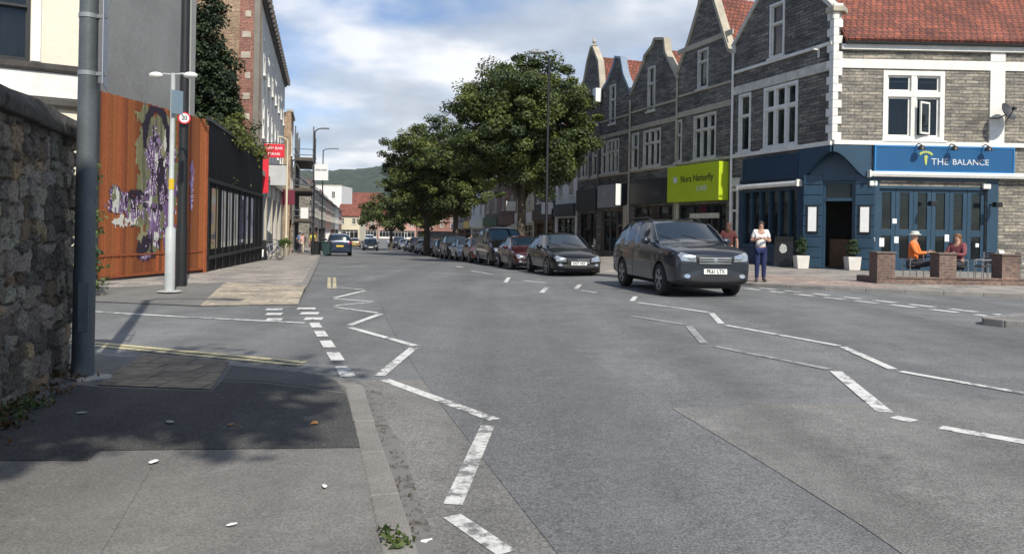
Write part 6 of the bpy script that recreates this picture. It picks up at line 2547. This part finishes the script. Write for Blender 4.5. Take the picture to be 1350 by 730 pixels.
HD = Vector((.17, -.985, 0)).normalized()
car('suv', 'suv_car', 'dark grey SUV driving towards the viewer past the lime green sign', 'car', carpaint('graphite_paint', (.036, .041, .054), .5, .20), 4.33 - .17 * 1.34, 17.75 + .985 * 1.34, HD, 1.04, 'PK61 LTX', steer=R(-3), rack=True)
HP = (.21, -.98)


def parked(u, extra=0.0):
    """the line of cars along the right kerb: position whose sight line has slope u"""
    Y = 7.46 / (.21 + u)
    return u * Y + extra, Y


def park_at(Y):
    return 7.46 - .21 * Y, Y


specs = [
    (27.6, 'hatch', 'parked_car', 'black hatchback parked nearest on the right with a white number plate', (.008, .008, .009), 'EA57 HKF', 1.03, .15),
    (33.0, 'hatch', 'parked_car', 'small dark red car parked behind the black hatchback', (.055, .010, .014), 'WR08 DGE', .98, 0),
    (38.2, 'van', 'parked_van', 'black van parked behind the dark red car', (.010, .010, .011), None, .98, 0),
    (44.0, 'hatch', 'parked_car', 'dull red car parked behind the black van', (.10, .022, .018), None, 1.0, 0),
    (49.6, 'hatch', 'parked_car', 'pale silver blue car parked in the right hand row', (.42, .46, .52), None, 1.0, 0),
    (55.2, 'suv', 'parked_car', 'dark grey tall car parked behind the silver blue one', (.035, .038, .042), None, 1.0, 0),
    (61.0, 'hatch', 'parked_car', 'charcoal hatchback at the near side of the twin trees', (.022, .024, .028), None, 1.0, 0),
]
for Y, kind, nm, lab, col, pl, sc_, dx in specs:
    x, y = park_at(Y)
    car(kind, nm, lab, 'van' if kind == 'van' else 'car', carpaint('paint_%d' % int(Y), col, .25, .28), x + dx, y, HP, sc_, pl, detail=Y < 40, group='cars parked along the right kerb')
far_cars = [
    (71.0, park_at(71)[0], 'hatch', 'black saloon farther down the parked row below the twin trees', (.012, .013, .016)),
    (79.0, park_at(79)[0], 'hatch', 'silver car in the far part of the right hand row', (.36, .37, .38)),
    (87.0, park_at(87)[0], 'suv', 'black car in the far part of the right hand row', (.012, .012, .014)),
    (95.0, park_at(95)[0], 'hatch', 'dark blue car at the far end of the right hand row', (.02, .03, .06)),
    (103.0, park_at(103)[0] - .3, 'hatch', 'pale grey car beyond the dark blue one at the end of the right hand row', (.30, .31, .33)),
    (112.0, park_at(112)[0] - .6, 'suv', 'black tall car last but one in the right hand row', (.012, .012, .013)),
    (122.0, park_at(122)[0] - .8, 'hatch', 'white car last in the right hand row', (.62, .62, .62)),
]
for Y, x, kind, lab, col in far_cars:
    car(kind, 'parked_car', lab, 'car', carpaint('paint_%d' % int(Y), col, .25, .28), x, Y, HP, 1.0, None, detail=False, group='cars parked along the right kerb')
car('hatch', 'moving_car', 'dark car coming up the far middle of the street with pale headlights', 'car', carpaint('paint_far_dark', (.02, .024, .035), .25), -17.3, 93.0, (.2, -.98), 1.0, None, False)
car('hatch', 'moving_car', 'tan coloured car in the distance left of the oncoming dark car', 'car', carpaint('paint_far_tan', (.26, .20, .11), .25), -23.2, 112.0, (-.2, .98), 1.0, None, False)
car('hatch', 'moving_car', 'second dark car behind the oncoming one in the far middle of the street', 'car', carpaint('paint_far_black', (.015, .016, .02), .25), -19.9, 106.0, (.2, -.98), 1.0, None, False)
car('hatch', 'moving_car', 'silver car third in the distant oncoming queue', 'car', carpaint('paint_far_silver', (.34, .35, .37), .25), -24.3, 132.0, (.2, -.98), 1.0, None, False)
car('van', 'moving_van', 'white van last in the distant oncoming queue', 'van', carpaint('paint_far_white', (.66, .66, .66), .0), -28.2, 150.0, (.2, -.98), 1.0, None, False)
car('suv', 'parked_car', 'dark blue car parked half on the left pavement with its tail to the viewer', 'car', carpaint('paint_left_blue', (.015, .026, .055), .3), -14.0, 61.5, (-.25, .97), 1.05, None, False)
car('van', 'parked_van', 'white van parked far down the left side of the street', 'van', carpaint('paint_white_van', (.7, .7, .7), .0), -19.4, 84.0, (-.2, .98), 1.0, None, False)

# ------------------------------------------------------------------ people
M_skin = mat('skin', (.46, .27, .19), .6, .06, 6)


def skin_mesh(name, joints, bones, radii, root_j, sub=2):
    names = list(joints)
    me = bpy.data.meshes.new(name)
    me.from_pydata([joints[n] for n in names], [(names.index(a), names.index(b)) for a, b in bones], [])
    o = bpy.data.objects.new(name, me)
    COL.objects.link(o)
    s = o.modifiers.new('skin', 'SKIN')
    s.use_smooth_shade = True
    for i, n in enumerate(names):
        r = radii[n]
        me.skin_vertices[0].data[i].radius = r if isinstance(r, tuple) else (r, r)
        me.skin_vertices[0].data[i].use_root = n == root_j
    d = o.modifiers.new('sub', 'SUBSURF')
    d.levels = d.render_levels = sub
    out = evaluated(o, name)
    bpy.data.objects.remove(o)
    return out


def person(label, x, y, z, rz, pose='stand', top=(.7, .7, .68), legs=(.03, .05, .16), hair=(.03, .02, .015), shoe=(.05, .05, .05), h=1.68, sleeve='short', long_hair=False, hat=None):
    k = h / 1.70
    J = dict(pel=(0, 0, .93), spi=(0, .01, 1.10), che=(0, 0, 1.30), nec=(0, .005, 1.46), hd1=(0, -.015, 1.53), hd2=(0, -.02, 1.60), hd3=(0, -.005, 1.665), nos=(0, -.105, 1.575))
    for s, S in ((1, 'l'), (-1, 'r')):
        J['sh' + S] = (s * .165, .005, 1.405)
        J['hp' + S] = (s * .085, 0, .89)
        if pose == 'sit':
            J['kn' + S] = (s * .12, -.44, .93)
            J['an' + S] = (s * .12, -.46, .53)
            J['to' + S] = (s * .13, -.60, .48)
            J['el' + S] = (s * .23, -.10, 1.16)
            J['wr' + S] = (s * .13, -.32, 1.18)
        elif pose == 'walk':
            J['kn' + S] = (s * .09, -.16 * s, .50)
            J['an' + S] = (s * .09, -.22 * s + (.10 if s < 0 else 0), .10)
            J['to' + S] = (s * .10, -.34 * s + (.16 if s < 0 else 0) - (0 if s > 0 else .16), .04)
            J['el' + S] = (s * .23, .10 * s, 1.15)
            J['wr' + S] = (s * .23, .02 * s - .10, .93)
        else:
            J['kn' + S] = (s * .09, -.02, .50)
            J['an' + S] = (s * .095, .02, .09)
            J['to' + S] = (s * .12, -.12, .035)
            J['el' + S] = (s * .25, .02, 1.14)
            J['wr' + S] = (s * .10, -.20, 1.20) if pose == 'phone' else (s * .25, -.06, .90)
    drop = -.45 if pose == 'sit' else 0
    J = {a: Vector((b[0] * k, b[1] * k, (b[2] + drop) * k)) for a, b in J.items()}
    rad = dict(pel=(.125, .10), spi=(.125, .10), che=(.155, .11), nec=.055, hd1=.072, hd2=(.078, .092), hd3=.06, nos=.016)
    for S in 'lr':
        rad.update({'sh' + S: .062, 'el' + S: .042, 'wr' + S: .030, 'hp' + S: .095, 'kn' + S: .06, 'an' + S: .04, 'to' + S: .035})
    rad = {a: (tuple(q * k for q in b) if isinstance(b, tuple) else b * k) for a, b in rad.items()}
    bones = [('pel', 'spi'), ('spi', 'che'), ('che', 'nec'), ('nec', 'hd1'), ('hd1', 'hd2'), ('hd2', 'hd3'), ('hd2', 'nos')]
    for S in 'lr':
        bones += [('che', 'sh' + S), ('sh' + S, 'el' + S), ('el' + S, 'wr' + S), ('pel', 'hp' + S), ('hp' + S, 'kn' + S), ('kn' + S, 'an' + S), ('an' + S, 'to' + S)]
    me = skin_mesh('person', {a: tuple(b) for a, b in J.items()}, bones, rad, 'pel')
    # hands: a palm, four unequal bent fingers and a thumb on each
    hb = MB()
    for S, s in (('l', 1), ('r', -1)):
        d = (J['wr' + S] - J['el' + S]).normalized()
        side = d.cross(Vector((0, 1, 0)))
        side = side.normalized() if side.length > .1 else Vector((1, 0, 0))
        fw = side.cross(d).normalized()
        w = J['wr' + S]
        hb.tube([w - d * .01, w + d * .03 * k, w + d * .085 * k], [.028 * k, .036 * k, .034 * k], 8)
        for q, ln in ((-1.5, .060), (-.5, .074), (.5, .070), (1.5, .055)):
            b0 = w + d * .08 * k + side * q * .017 * k
            hb.tube([b0, b0 + d * ln * .5 * k + fw * .008 * k, b0 + d * ln * .9 * k + fw * .030 * k], [.009 * k, .0085 * k, .006 * k], 6)
        t0 = w + d * .02 * k + side * -s * .03 * k
        hb.tube([t0, t0 + (d * .035 - side * s * .022) * k, t0 + (d * .065 - side * s * .026 + fw * .015) * k], [.012 * k, .011 * k, .007 * k], 6)
    bm = bmesh.new()
    bm.from_mesh(me)
    off = [bm.verts.new(v) for v in hb.v]
    for f in hb.f:
        try:
            bm.faces.new([off[i] for i in f])
        except ValueError:
            pass
    bm.to_mesh(me)
    bm.free()
    for p in me.polygons:
        p.use_smooth = True
    root = link('person', me, M_skin)
    root.location = (x, y, z)
    root.rotation_euler = (0, 0, rz)
    tag(root, label, 'person')
    id_ = label[:60]

    def cloth(nm, keep, grow, m, extra=None):
        jj = {a: tuple(J[a]) for a in keep}
        rr = {}
        for a in keep:
            b = rad[a]
            rr[a] = tuple(q + grow * k for q in b) if isinstance(b, tuple) else b + grow * k
        if extra:
            for a, (p, r) in extra.items():
                jj[a] = tuple(p)
                rr[a] = r * k
        bb = [(a, b) for a, b in bones if a in jj and b in jj]
        if extra:
            for a in extra:
                bb.append((a, extra_parent[a]))
        c = skin_mesh(nm, jj, bb, rr, keep[0])
        for p in c.polygons:
            p.use_smooth = True
        return link(nm, c, m, root)
    extra_parent = {}
    ex = {}
    for S in 'lr':
        if sleeve == 'short':
            ex['sl' + S] = (J['sh' + S].lerp(J['el' + S], .7), .055)
            extra_parent['sl' + S] = 'sh' + S
        else:
            ex['sl' + S] = (J['el' + S], .054)
            ex['cf' + S] = (J['el' + S].lerp(J['wr' + S], .92), .040)
            extra_parent['sl' + S] = 'sh' + S
            extra_parent['cf' + S] = 'sl' + S
    mt = mat('cloth_%03d_%03d_%03d' % tuple(int(q * 999) for q in top), top, .9, .12, 6, .3, 40)
    ml = mat('cloth_%03d_%03d_%03d' % tuple(int(q * 999) for q in legs), legs, .9, .12, 6, .3, 40)
    # base joint for the shirt sits a little above the hips
    cloth('shirt', ['pel', 'spi', 'che', 'shl', 'shr'], .022, mt, ex)
    ex2 = {}
    cloth('trousers', ['pel', 'hpl', 'hpr', 'knl', 'knr', 'anl', 'anr'], .016, ml)
    for S in 'lr':
        s_ = MB().tube([J['an' + S] + Vector((0, .05, -.03)) * k, J['an' + S] + Vector((0, 0, -.02)) * k, J['to' + S] + Vector((0, 0, .005)) * k, J['to' + S] + Vector((0, -.05, -.0)) * k], [.03 * k, .052 * k, .045 * k, .028 * k], 10)
        mm = bpy.data.meshes.new('shoe')
        mm.from_pydata([tuple(v) for v in s_.v], [], s_.f)
        for p in mm.polygons:
            p.use_smooth = True
        link('shoe', mm, mat('shoe_leather', shoe, .6), root)
    hr = MB()
    c = J['hd2']
    hr.ball((c.x, c.y + .022 * k, c.z + .028 * k), .090 * k, .094 * k, .086 * k, 14, 9)
    if long_hair:
        hr.ball((c.x, c.y + .075 * k, c.z - .08 * k), .085 * k, .05 * k, .14 * k, 12, 8)
    mm = bpy.data.meshes.new('hair')
    mm.from_pydata([tuple(v) for v in hr.v], [], hr.f)
    for p in mm.polygons:
        p.use_smooth = True
    link('hair', mm, mat('hair_%03d_%03d_%03d' % tuple(int(q * 999) for q in hair), hair, .7, .3, 30), root)
    ey = MB()
    for s in (-1, 1):
        ey.ball((c.x + s * .032 * k, c.y - .083 * k, c.z - .005 * k), .011 * k, n=8, m=5)
    mm = bpy.data.meshes.new('eyes')
    mm.from_pydata([tuple(v) for v in ey.v], [], ey.f)
    link('eyes', mm, M_black, root)
    if hat:
        ht = MB().lathe((c.x, c.y, c.z + .02 * k), [(.15 * k, 0), (.145 * k, .012), (.102 * k, .02), (.098 * k, .085), (.06 * k, .105)], 16)
        mm = bpy.data.meshes.new('hat')
        mm.from_pydata([tuple(v) for v in ht.v], [], ht.f)
        link('hat', mm, mat('hat_cloth', hat, .9), root)
    return root


p = (6.86, 20.9)
person('person in a white t-shirt and navy trousers standing on the pavement by the SUV', p[0], p[1], g(*p) + PV + .005, R(-10), 'phone', (.80, .79, .77), (.014, .024, .085), h=1.66, long_hair=True)
p = (6.05, 21.2)
person('person in a dark maroon top half hidden behind the SUV', p[0], p[1], g(*p) + PV + .005, R(150), 'walk', (.11, .03, .03), (.03, .03, .035), (.09, .04, .025), h=1.62, long_hair=True)
p = (-16.8, 61.0)
person('distant person in a pink top walking on the left pavement', p[0], p[1], g(*p) + PV, R(0), 'walk', (.62, .38, .36), (.45, .40, .33), h=1.65)
p = (-16.4, 62.5)
person('distant person in a yellow high visibility jacket on the left pavement', p[0], p[1], g(*p) + PV, R(20), 'stand', (.55, .55, .06), (.05, .05, .06), h=1.75)
p = (-17.6, 63.0)
person('distant person in a blue top near the shop doors on the left', p[0], p[1], g(*p) + PV, R(180), 'walk', (.08, .16, .32), (.03, .03, .05), h=1.72)
p = (-10.9, 96.0)
person('distant person in pale clothes on the right pavement near the far trees', p[0], p[1], g(*p) + PV, R(0), 'walk', (.68, .64, .56), (.45, .42, .36), h=1.75)
p = (-5.6, 56.0)
person('distant person in a white shirt standing under the twin trees', p[0] + 2.6, p[1], g(p[0] + 2.6, p[1]) + PV, R(0), 'stand', (.68, .68, .66), (.05, .06, .09), h=1.72)

# ------------------------------------------------------------------ pub terrace
TW = Frame(10.0, 20.8, -1, -.004)        # low wall, outward to the road; u negative to the right
tz = g(12, 20.8) + PV


def terrace_wall():
    root = thing('terrace_wall', 'low brick wall with square brick piers round the pub terrace', 'wall', (10.0, 20.8, tz))
    MB().box(-9.5, -.3, -.22, 0, tz - .2, tz + .15).build('low_wall', M_pierbrick, root, TW.M)
    MB().box(-9.5, -.3, -.25, .03, tz + .152, tz + .195).build('coping', M_pierbrick, root, TW.M, bevel=.01)
    MB().box(-.24, -.02, -1.2, -.46, tz - .2, tz + .17).build('low_wall', M_pierbrick, root, TW.M)
    for x0, x1 in ((1157, 1181), (1239, 1262), (1322, 1346), (1404, 1428)):
        a, b = -(x0 - 675) / 1000 * 20.8 + 10.0, -(x1 - 675) / 1000 * 20.8 + 10.0
        pr = MB().box(b, a, -.46, .01, tz - .2, tz + .82)
        po = pr.build('pier', M_pierbrick, root, TW.M, bevel=.008)
        MB().box(b - .03, a + .03, -.49, .04, tz + .822, tz + .87).build('cap', mat('pier_cap', (.15, .12, .10), .9, .2, 5), po, TW.M, bevel=.012)


terrace_wall()
M_silver = mat('aluminium', (.55, .56, .57), .35, .06, 5, metal=.8)


def cafe_chair():
    root = thing('cafe_chair', 'chair', 'chair')
    MB().box(-.21, .21, -.2, .2, .44, .465).build('seat', M_black, root, bevel=.01)
    b = MB()
    for i in range(5):
        b.box(-.2, .2, .185, .205, .55 + i * .07, .59 + i * .07)
    b.build('backrest', M_black, root, bevel=.004)
    for s in (-1, 1):
        MB().tube([(s * .2, -.19, 0), (s * .19, -.18, .44), (s * .19, -.18, .64), (s * .20, .17, .66)], .013).build('leg', M_silver, root, smooth=True)
        MB().tube([(s * .2, .22, 0), (s * .19, .19, .44), (s * .19, .2, .88)], .013).build('leg', M_silver, root, smooth=True)
    return root


def cafe_table():
    root = thing('cafe_table', 'table', 'table')
    MB().lathe((0, 0, 0), [(.35, .715), (.36, .725), (.36, .74), (.35, .745)], 24).build('table_top', M_black, root, smooth=True)
    MB().tube([(0, 0, .03), (0, 0, .72)], .03).build('leg', M_silver, root, smooth=True)
    MB().lathe((0, 0, 0), [(.22, 0), (.22, .015), (.04, .05)], 20).build('base', M_black, root, smooth=True)
    return root


ch0, tb0 = cafe_chair(), cafe_table()
chairs = [((11.62, 21.95), -90, 'chair under the person in the orange top on the pub terrace'), ((12.95, 22.0), 90, 'chair under the person in the plum top on the pub terrace'),
          ((13.9, 22.3), -90, 'empty black chair left of the second terrace table'), ((15.05, 22.2), 80, 'empty black chair right of the second terrace table'),
          ((14.45, 23.1), 180, 'empty black chair with its back to the folding doors'), ((16.6, 22.0), 0, 'empty black chair at the far right behind the brick pier')]
for i, (xy, a, lab) in enumerate(chairs):
    c = ch0 if i == 0 else copy_tree(ch0)
    c.location = (xy[0], xy[1], g(*xy) + PV)
    c.rotation_euler = (0, 0, R(a) + (0 if a != 180 else 0))
    c['label'] = lab
    c['group'] = 'chairs on the pub terrace'
tables = [((12.28, 22.0), 'round black table between the two seated people'), ((14.45, 22.25), 'round black table with a white card between the empty chairs'), ((16.9, 22.9), 'round black table at the right end of the terrace')]
for i, (xy, lab) in enumerate(tables):
    t = tb0 if i == 0 else copy_tree(tb0)
    t.location = (xy[0], xy[1], g(*xy) + PV)
    t['label'] = lab
    t['group'] = 'tables on the pub terrace'
# chairs face local -Y; seated people too
zt_ = g(12, 22) + PV
person('person in a bright orange top and pale hat seated at the terrace table', 11.62, 21.93, zt_ - .005, R(52), 'sit', (.75, .19, .045), (.04, .04, .05), (.35, .33, .30), h=1.98, sleeve='long', hat=(.62, .62, .55))
person('person in a plum patterned top seated facing left at the terrace table', 12.93, 22.0, zt_ - .005, R(-60), 'sit', (.20, .06, .07), (.03, .03, .04), (.16, .075, .03), h=1.92, sleeve='long', long_hair=True)
cd = MB().prism([(-.05, 0), (.05, 0), (.01, .2), (-.01, .2)], 'x', -.07, .07)
co = cd.build('menu_card', M_paper)
co.location = (14.3, 22.15, g(14, 22) + PV + .746)
tag(co, 'white folded menu card standing on the second terrace table', 'card')
gl_ = MB().lathe((0, 0, 0), [(.03, 0), (.036, .14), (.033, .14), (.027, .008)], 12)
go = gl_.build('beer_glass', mat('beer', (.45, .22, .03), .1, .05), smooth=True)
go.location = (12.2, 21.9, g(12, 22) + PV + .746)
tag(go, 'amber glass standing on the table between the seated people', 'glass')


def planter(label, px, py):
    p = at(px, py, PV)
    root = thing('planter', label, 'planter', tuple(p), group='white planters at the pub door')
    M = Matrix.Translation(p)
    o = MB().prism([(-.20, 0), (.20, 0), (.25, .5), (-.25, .5)], 'y', -.22, .22)
    o.build('box', mat('white_tub', (.60, .57, .52), .7, .1, 4), root, M, bevel=.015)
    MB().box(-.22, .22, -.19, .19, .46, .49).build('soil', mat('soil', (.03, .022, .016), .95), root, M)
    r = np.random.default_rng(int(px))
    C, N, K = crown_points([(0, 0, .74, .20, .20, .26), (0, 0, .98, .15, .15, .2)], 60, 60, r, .10, .4)
    finish('shrub', leaf_mesh('shrub', C, N, .06, leafcols(K, (.035, .065, .022), r), r), M_leaf, root, M, fix=False)


planter('white planter with a clipped shrub left of the pub door', 1056, 354)
planter('white planter with a clipped shrub right of the pub door', 1123.5, 356)

# black board and folded furniture by the street window
bp = at(1033, 352, PV)
ab = thing('a_board', 'black framed pavement board with a round white drawing left of the pub door', 'pavement sign', tuple(bp))
Mb = Matrix.Translation(bp) @ Matrix.Rotation(R(-35), 4, 'Z')
for s in (1, -1):
    Mq = Mb @ Matrix.Translation((0, 0, 0)) @ Matrix.Rotation(R(9 * s), 4, 'X')
    MB().box(-.36, .36, -.015 - s * .14, .015 - s * .14, .02, 1.2).build('board', M_black, ab, Mb @ Matrix.Rotation(R(-8 * s), 4, 'X'), bevel=.006)
dr = MB().prism([(.16 * math.cos(t) * rng.uniform(.8, 1.1), .72 + .2 * math.sin(t) * rng.uniform(.8, 1.1)) for t in [i * math.pi / 8 for i in range(16)]], 'y', -.162, -.158)
dr.build('drawing', mat('chalk', (.45, .45, .43), .9, .45, 22), ab, Mb @ Matrix.Rotation(R(-8), 4, 'X'))
rl_p = at(1020, 350, PV)
rk = thing('folded_table', 'folded grey metal table leaning by the street window of the pub', 'table', tuple(rl_p))
Mr = Matrix.Translation(rl_p) @ Matrix.Rotation(R(-50), 4, 'Z')
MB().box(-.35, .35, 0, .03, .25, 1.0).build('table_top', M_galv, rk, Mr @ Matrix.Rotation(R(-14), 4, 'X'), bevel=.01)
for s in (-1, 1):
    MB().tube([(s * .3, .04, 0), (s * .3, .03, .95)], .015).build('leg', M_black, rk, Mr @ Matrix.Rotation(R(-14), 4, 'X'))

# ------------------------------------------------------------------ posts on the left corner
bc = at(238.5, 377, PV)
root = thing('lamp_column', 'tall black steel column standing in front of the orange fence', 'lamp post', tuple(bc))
M = Matrix.Translation(bc)
MB().lathe((0, 0, 0), [(.12, 0), (.12, 1.3), (.105, 1.45), (.10, 4), (.085, 9.5)], 18).build('shaft', M_black, root, M, smooth=True)
MB().tube([(0, 0, 9.4), (.1, 0, 9.8), (.7, 0, 10.0), (1.5, 0, 10.05)], [.06, .055, .05, .045]).build('arm', M_black, root, M, smooth=True)
MB().box(1.4, 2.1, -.14, .14, 9.97, 10.1).build('lantern', M_galv, root, M, bevel=.03)
z20 = EYE.z + (294.5 - 157) * bc.y / 1000 - bc.z
Ms = M @ Matrix.Translation((.07, -.14, z20)) @ Matrix.Rotation(R(28), 4, 'Z')
MB().cyl((0, 0, 0), (0, -.012, 0), .135, n=28).build('speed_sign', mat('sign_red', (.55, .02, .03), .4), root, Ms, smooth=False)
sp_ = root.children[-1]
MB().cyl((0, -.013, 0), (0, -.016, 0), .102, n=28).build('sign_face', M_paper, sp_, Ms)
text('20', .135, M_letteringdark, sp_, Ms @ Matrix(((1, 0, 0, 0), (0, 0, -1, -.018), (0, 1, 0, 0), (0, 0, 0, 1))), depth=.001, wide=.9, bold=.004)
MB().lathe((0, 0, z20), [(.103, -.04), (.103, .04)], 16).build('clamp', M_galv, root, M)

wc = at(223.5, 384, PV)
root = thing('lamp_column', 'slim white twin headed lamp column with a yellow sticker at the street corner', 'lamp post', tuple(wc))
M = Matrix.Translation(wc)
zt = lambda py: EYE.z + (294.3 - py) * wc.y / 1000 - wc.z
M_whitepole = mat('white_grey_paint', (.40, .42, .41), .5, .14, 2)
MB().lathe((0, 0, 0), [(.10, 0), (.10, zt(302)), (.052, zt(298)), (.045, zt(97))], 18).build('shaft', M_whitepole, root, M, smooth=True)
MB().lathe((0, 0, 0), [(.056, zt(250)), (.056, zt(236))], 16).build('sticker', mat('yellow_sticker', (.62, .42, .02), .5), root, M)
MB().lathe((0, 0, 0), [(.25, .0), (.2, .02)], 14).build('footing', mat('pale_cement', (.36, .35, .33)), root, M)
for s in (-1, 1):
    zz_ = zt(99)
    MB().tube([(0, 0, zz_), (s * .2, -.03 * s, zz_ + .02), (s * .3, -.03 * s, zz_ + .01)], .022).build('arm', M_whitepole, root, M, smooth=True)
    hdd = MB().ball((s * .37, -.03 * s, zz_ - .01), .15, .09, .07, 14, 8)
    hdd.build('lantern', M_whitepaint, root, M, smooth=True)
MB().box(.09, .115, -.09, .16, zt(151), zt(120)).build('sign_plate', mat('blue_grey_plate', (.16, .22, .27), .4, .1), root, M @ Matrix.Rotation(R(-35), 4, 'Z'), bevel=.004)
MB().box(.05, .10, -.02, .02, zt(140), zt(134)).build('bracket', M_galv, root, M @ Matrix.Rotation(R(-35), 4, 'Z'))


def street_lamp(label, x, y, h, arm=1.2, dirx=1.0, m=None, r=.075, name='street_lamp'):
    zb = g(x, y) + PV
    root = thing(name, label, 'lamp post', (x, y, zb))
    M = Matrix.Translation((x, y, zb))
    MB().lathe((0, 0, 0), [(r * 1.5, 0), (r * 1.5, 1.3), (r, 1.45), (r * .7, h)], 14).build('shaft', m or M_black, root, M, smooth=True)
    MB().tube([(0, 0, h - .05), (dirx * .2, 0, h + .12), (dirx * arm, 0, h + .2)], [.045, .04, .035]).build('arm', m or M_black, root, M, smooth=True)
    MB().box(dirx * (arm - .05), dirx * (arm + .55), -.12, .12, h + .14, h + .26).build('lantern', m or M_galv, root, M, bevel=.03)
    return root, M


street_lamp('tall dark lamp post in front of the biggest street tree', 1.5, 33.3, 9.2, .25, -1.0, r=.07)
la, Mla = street_lamp('dark lamp post on the left pavement carrying a white board', -14.75, 56.3, 9.2, .5, 1.0)
MB().box(-.03, 1.05, -.05, -.02, 5.55, 6.75).build('sign_board', M_whitesign, la, Mla)
MB().box(.08, .5, -.056, -.05, 6.25, 6.38).box(.55, .95, -.056, -.05, 6.25, 6.38).build('faint_mark', M_greysign, la, Mla)
MB().box(-.95, -.38, -.05, -.02, 2.7, 3.5).build('sign_plate', M_whitesign, la, Mla)
MB().box(-.40, .0, -.04, -.03, 3.1, 3.14).build('bracket', M_galv, la, Mla)
street_lamp('second dark lamp post farther along the left pavement beyond the white board', -19.3, 77.0, 10.2, 1.0, 1.0)
street_lamp('slim cream lamp post beside the pale building on the left', -15.9, 53.4, 8.1, .4, -1.0, M_cream, .075)
street_lamp('distant dark lamp post on the right pavement by the far trees', -10.2, 90.0, 8.5, 1.0, -1.0)


# bicycles, board and tubs near the end of the hoarding
def bicycle(label, x, y, rz, col):
    zb = g(x, y) + PV
    root = thing('bicycle', label, 'bicycle', (x, y, zb), rz)
    M = Matrix.Translation((x, y, zb)) @ Matrix.Rotation(rz, 4, 'Z')
    for wx in (-.52, .52):
        ring = MB()
        pts = [(wx + .33 * math.cos(t), 0, .34 + .33 * math.sin(t)) for t in [2 * math.pi * i / 24 for i in range(25)]]
        ring.tube(pts, .018, 6)
        w = ring.build('wheel', M_tyre, root, M, smooth=True)
        sp = MB()
        for i in range(8):
            t = math.pi * i / 8
            sp.tube([(wx + .32 * math.cos(t), 0, .34 + .32 * math.sin(t)), (wx - .32 * math.cos(t), 0, .34 - .32 * math.sin(t))], .003, 4)
        sp.build('spokes', M_silver, w, M)
    m = carpaint('bike_' + label[:9].replace(' ', '_'), col)
    f = MB()
    for a, b in (((-.52, 0, .34), (-.1, 0, .32)), ((-.1, 0, .32), (-.22, 0, .82)), ((-.22, 0, .80), (-.52, 0, .34)), ((-.1, 0, .32), (.36, 0, .76)), ((-.2, 0, .74), (.34, 0, .84)), ((.33, 0, .92), (.52, 0, .34))):
        f.tube([a, b], .018, 8)
    f.build('frame', m, root, M, smooth=True)
    MB().ball((-.24, 0, .88), .13, .07, .035, 10, 6).build('saddle', M_black, root, M, smooth=True)
    MB().tube([(.25, -.28, .98), (.36, -.2, .99), (.34, 0, .94), (.36, .2, .99), (.25, .28, .98)], .014).build('handlebar', M_black, root, M, smooth=True)
    return root


bicycle('silver bicycle parked at the end of the black hoarding', -11.75, 37.2, R(60), (.45, .46, .48))
bicycle('dark blue bicycle parked beside the silver bicycle', -12.0, 38.4, R(75), (.03, .05, .12))
wb = (-11.9, 35.9)
o = thing('a_board', 'small black and white pavement board at the foot of the hoarding', 'pavement sign', (wb[0], wb[1], g(*wb) + PV))
Mb = Matrix.Translation(o.location)
for s in (-1, 1):
    MB().box(-.28, .28, s * .16 - .012, s * .16 + .012, .0, .95).build('board', M_black, o, Mb @ Matrix.Rotation(R(9 * s), 4, 'X'), bevel=.005)
MB().box(-.2, .2, -.178, -.173, .15, .5).build('white_panel', M_paper, o, Mb @ Matrix.Rotation(R(-9), 4, 'X'))
for i, (x, y) in enumerate(((-15.6, 52.0), (-16.3, 54.5))):
    zb = g(x, y) + PV
    rt = thing('plant_tub', ['round stone tub of bright green plants on the left pavement', 'second round stone tub of green plants farther along the left pavement'][i], 'plant tub', (x, y, zb))
    M = Matrix.Translation((x, y, zb))
    MB().lathe((0, 0, 0), [(.28, 0), (.40, .5), (.42, .55), (.36, .55)], 16).build('tub', M_bath, rt, M, smooth=True)
    r = np.random.default_rng(50 + i)
    C, N, K = crown_points([(0, 0, .85, .45, .45, .35)], 22, 40, r, .16, .3)
    finish('foliage', leaf_mesh('foliage', C, N, .1, leafcols(K, (.10, .15, .03), r), r), M_leaf, rt, M, fix=False)
# wheeled bins in front of the parked blue car
for i, (dx, col) in enumerate(((-.1, (.012, .014, .016)), (.72, (.02, .05, .05)))):
    x, y = -14.9 + dx, 58.2
    zb = g(x, y) + PV * .5
    rt = thing('wheeled_bin', ['black wheeled bin at the left kerb near the blue car', 'dark green wheeled bin at the left kerb near the blue car'][i], 'bin', (x, y, zb))
    M = Matrix.Translation((x, y, zb))
    m = mat('bin_plastic_%d' % i, col, .5, .1)
    MB().prism([(-.24, .08), (.24, .08), (.30, 1.0), (-.30, 1.0)], 'y', -.3, .3).build('bin_body', m, rt, M, bevel=.02)
    MB().prism([(-.33, 1.0), (.33, 1.0), (.33, 1.04), (.1, 1.09), (-.33, 1.06)], 'y', -.34, .36).build('lid', m, rt, M, bevel=.01)
    for s in (-1, 1):
        MB().cyl((s * .22, .28, .1), (s * .28, .28, .1), .1, n=14).build('wheel', M_tyre, rt, M)
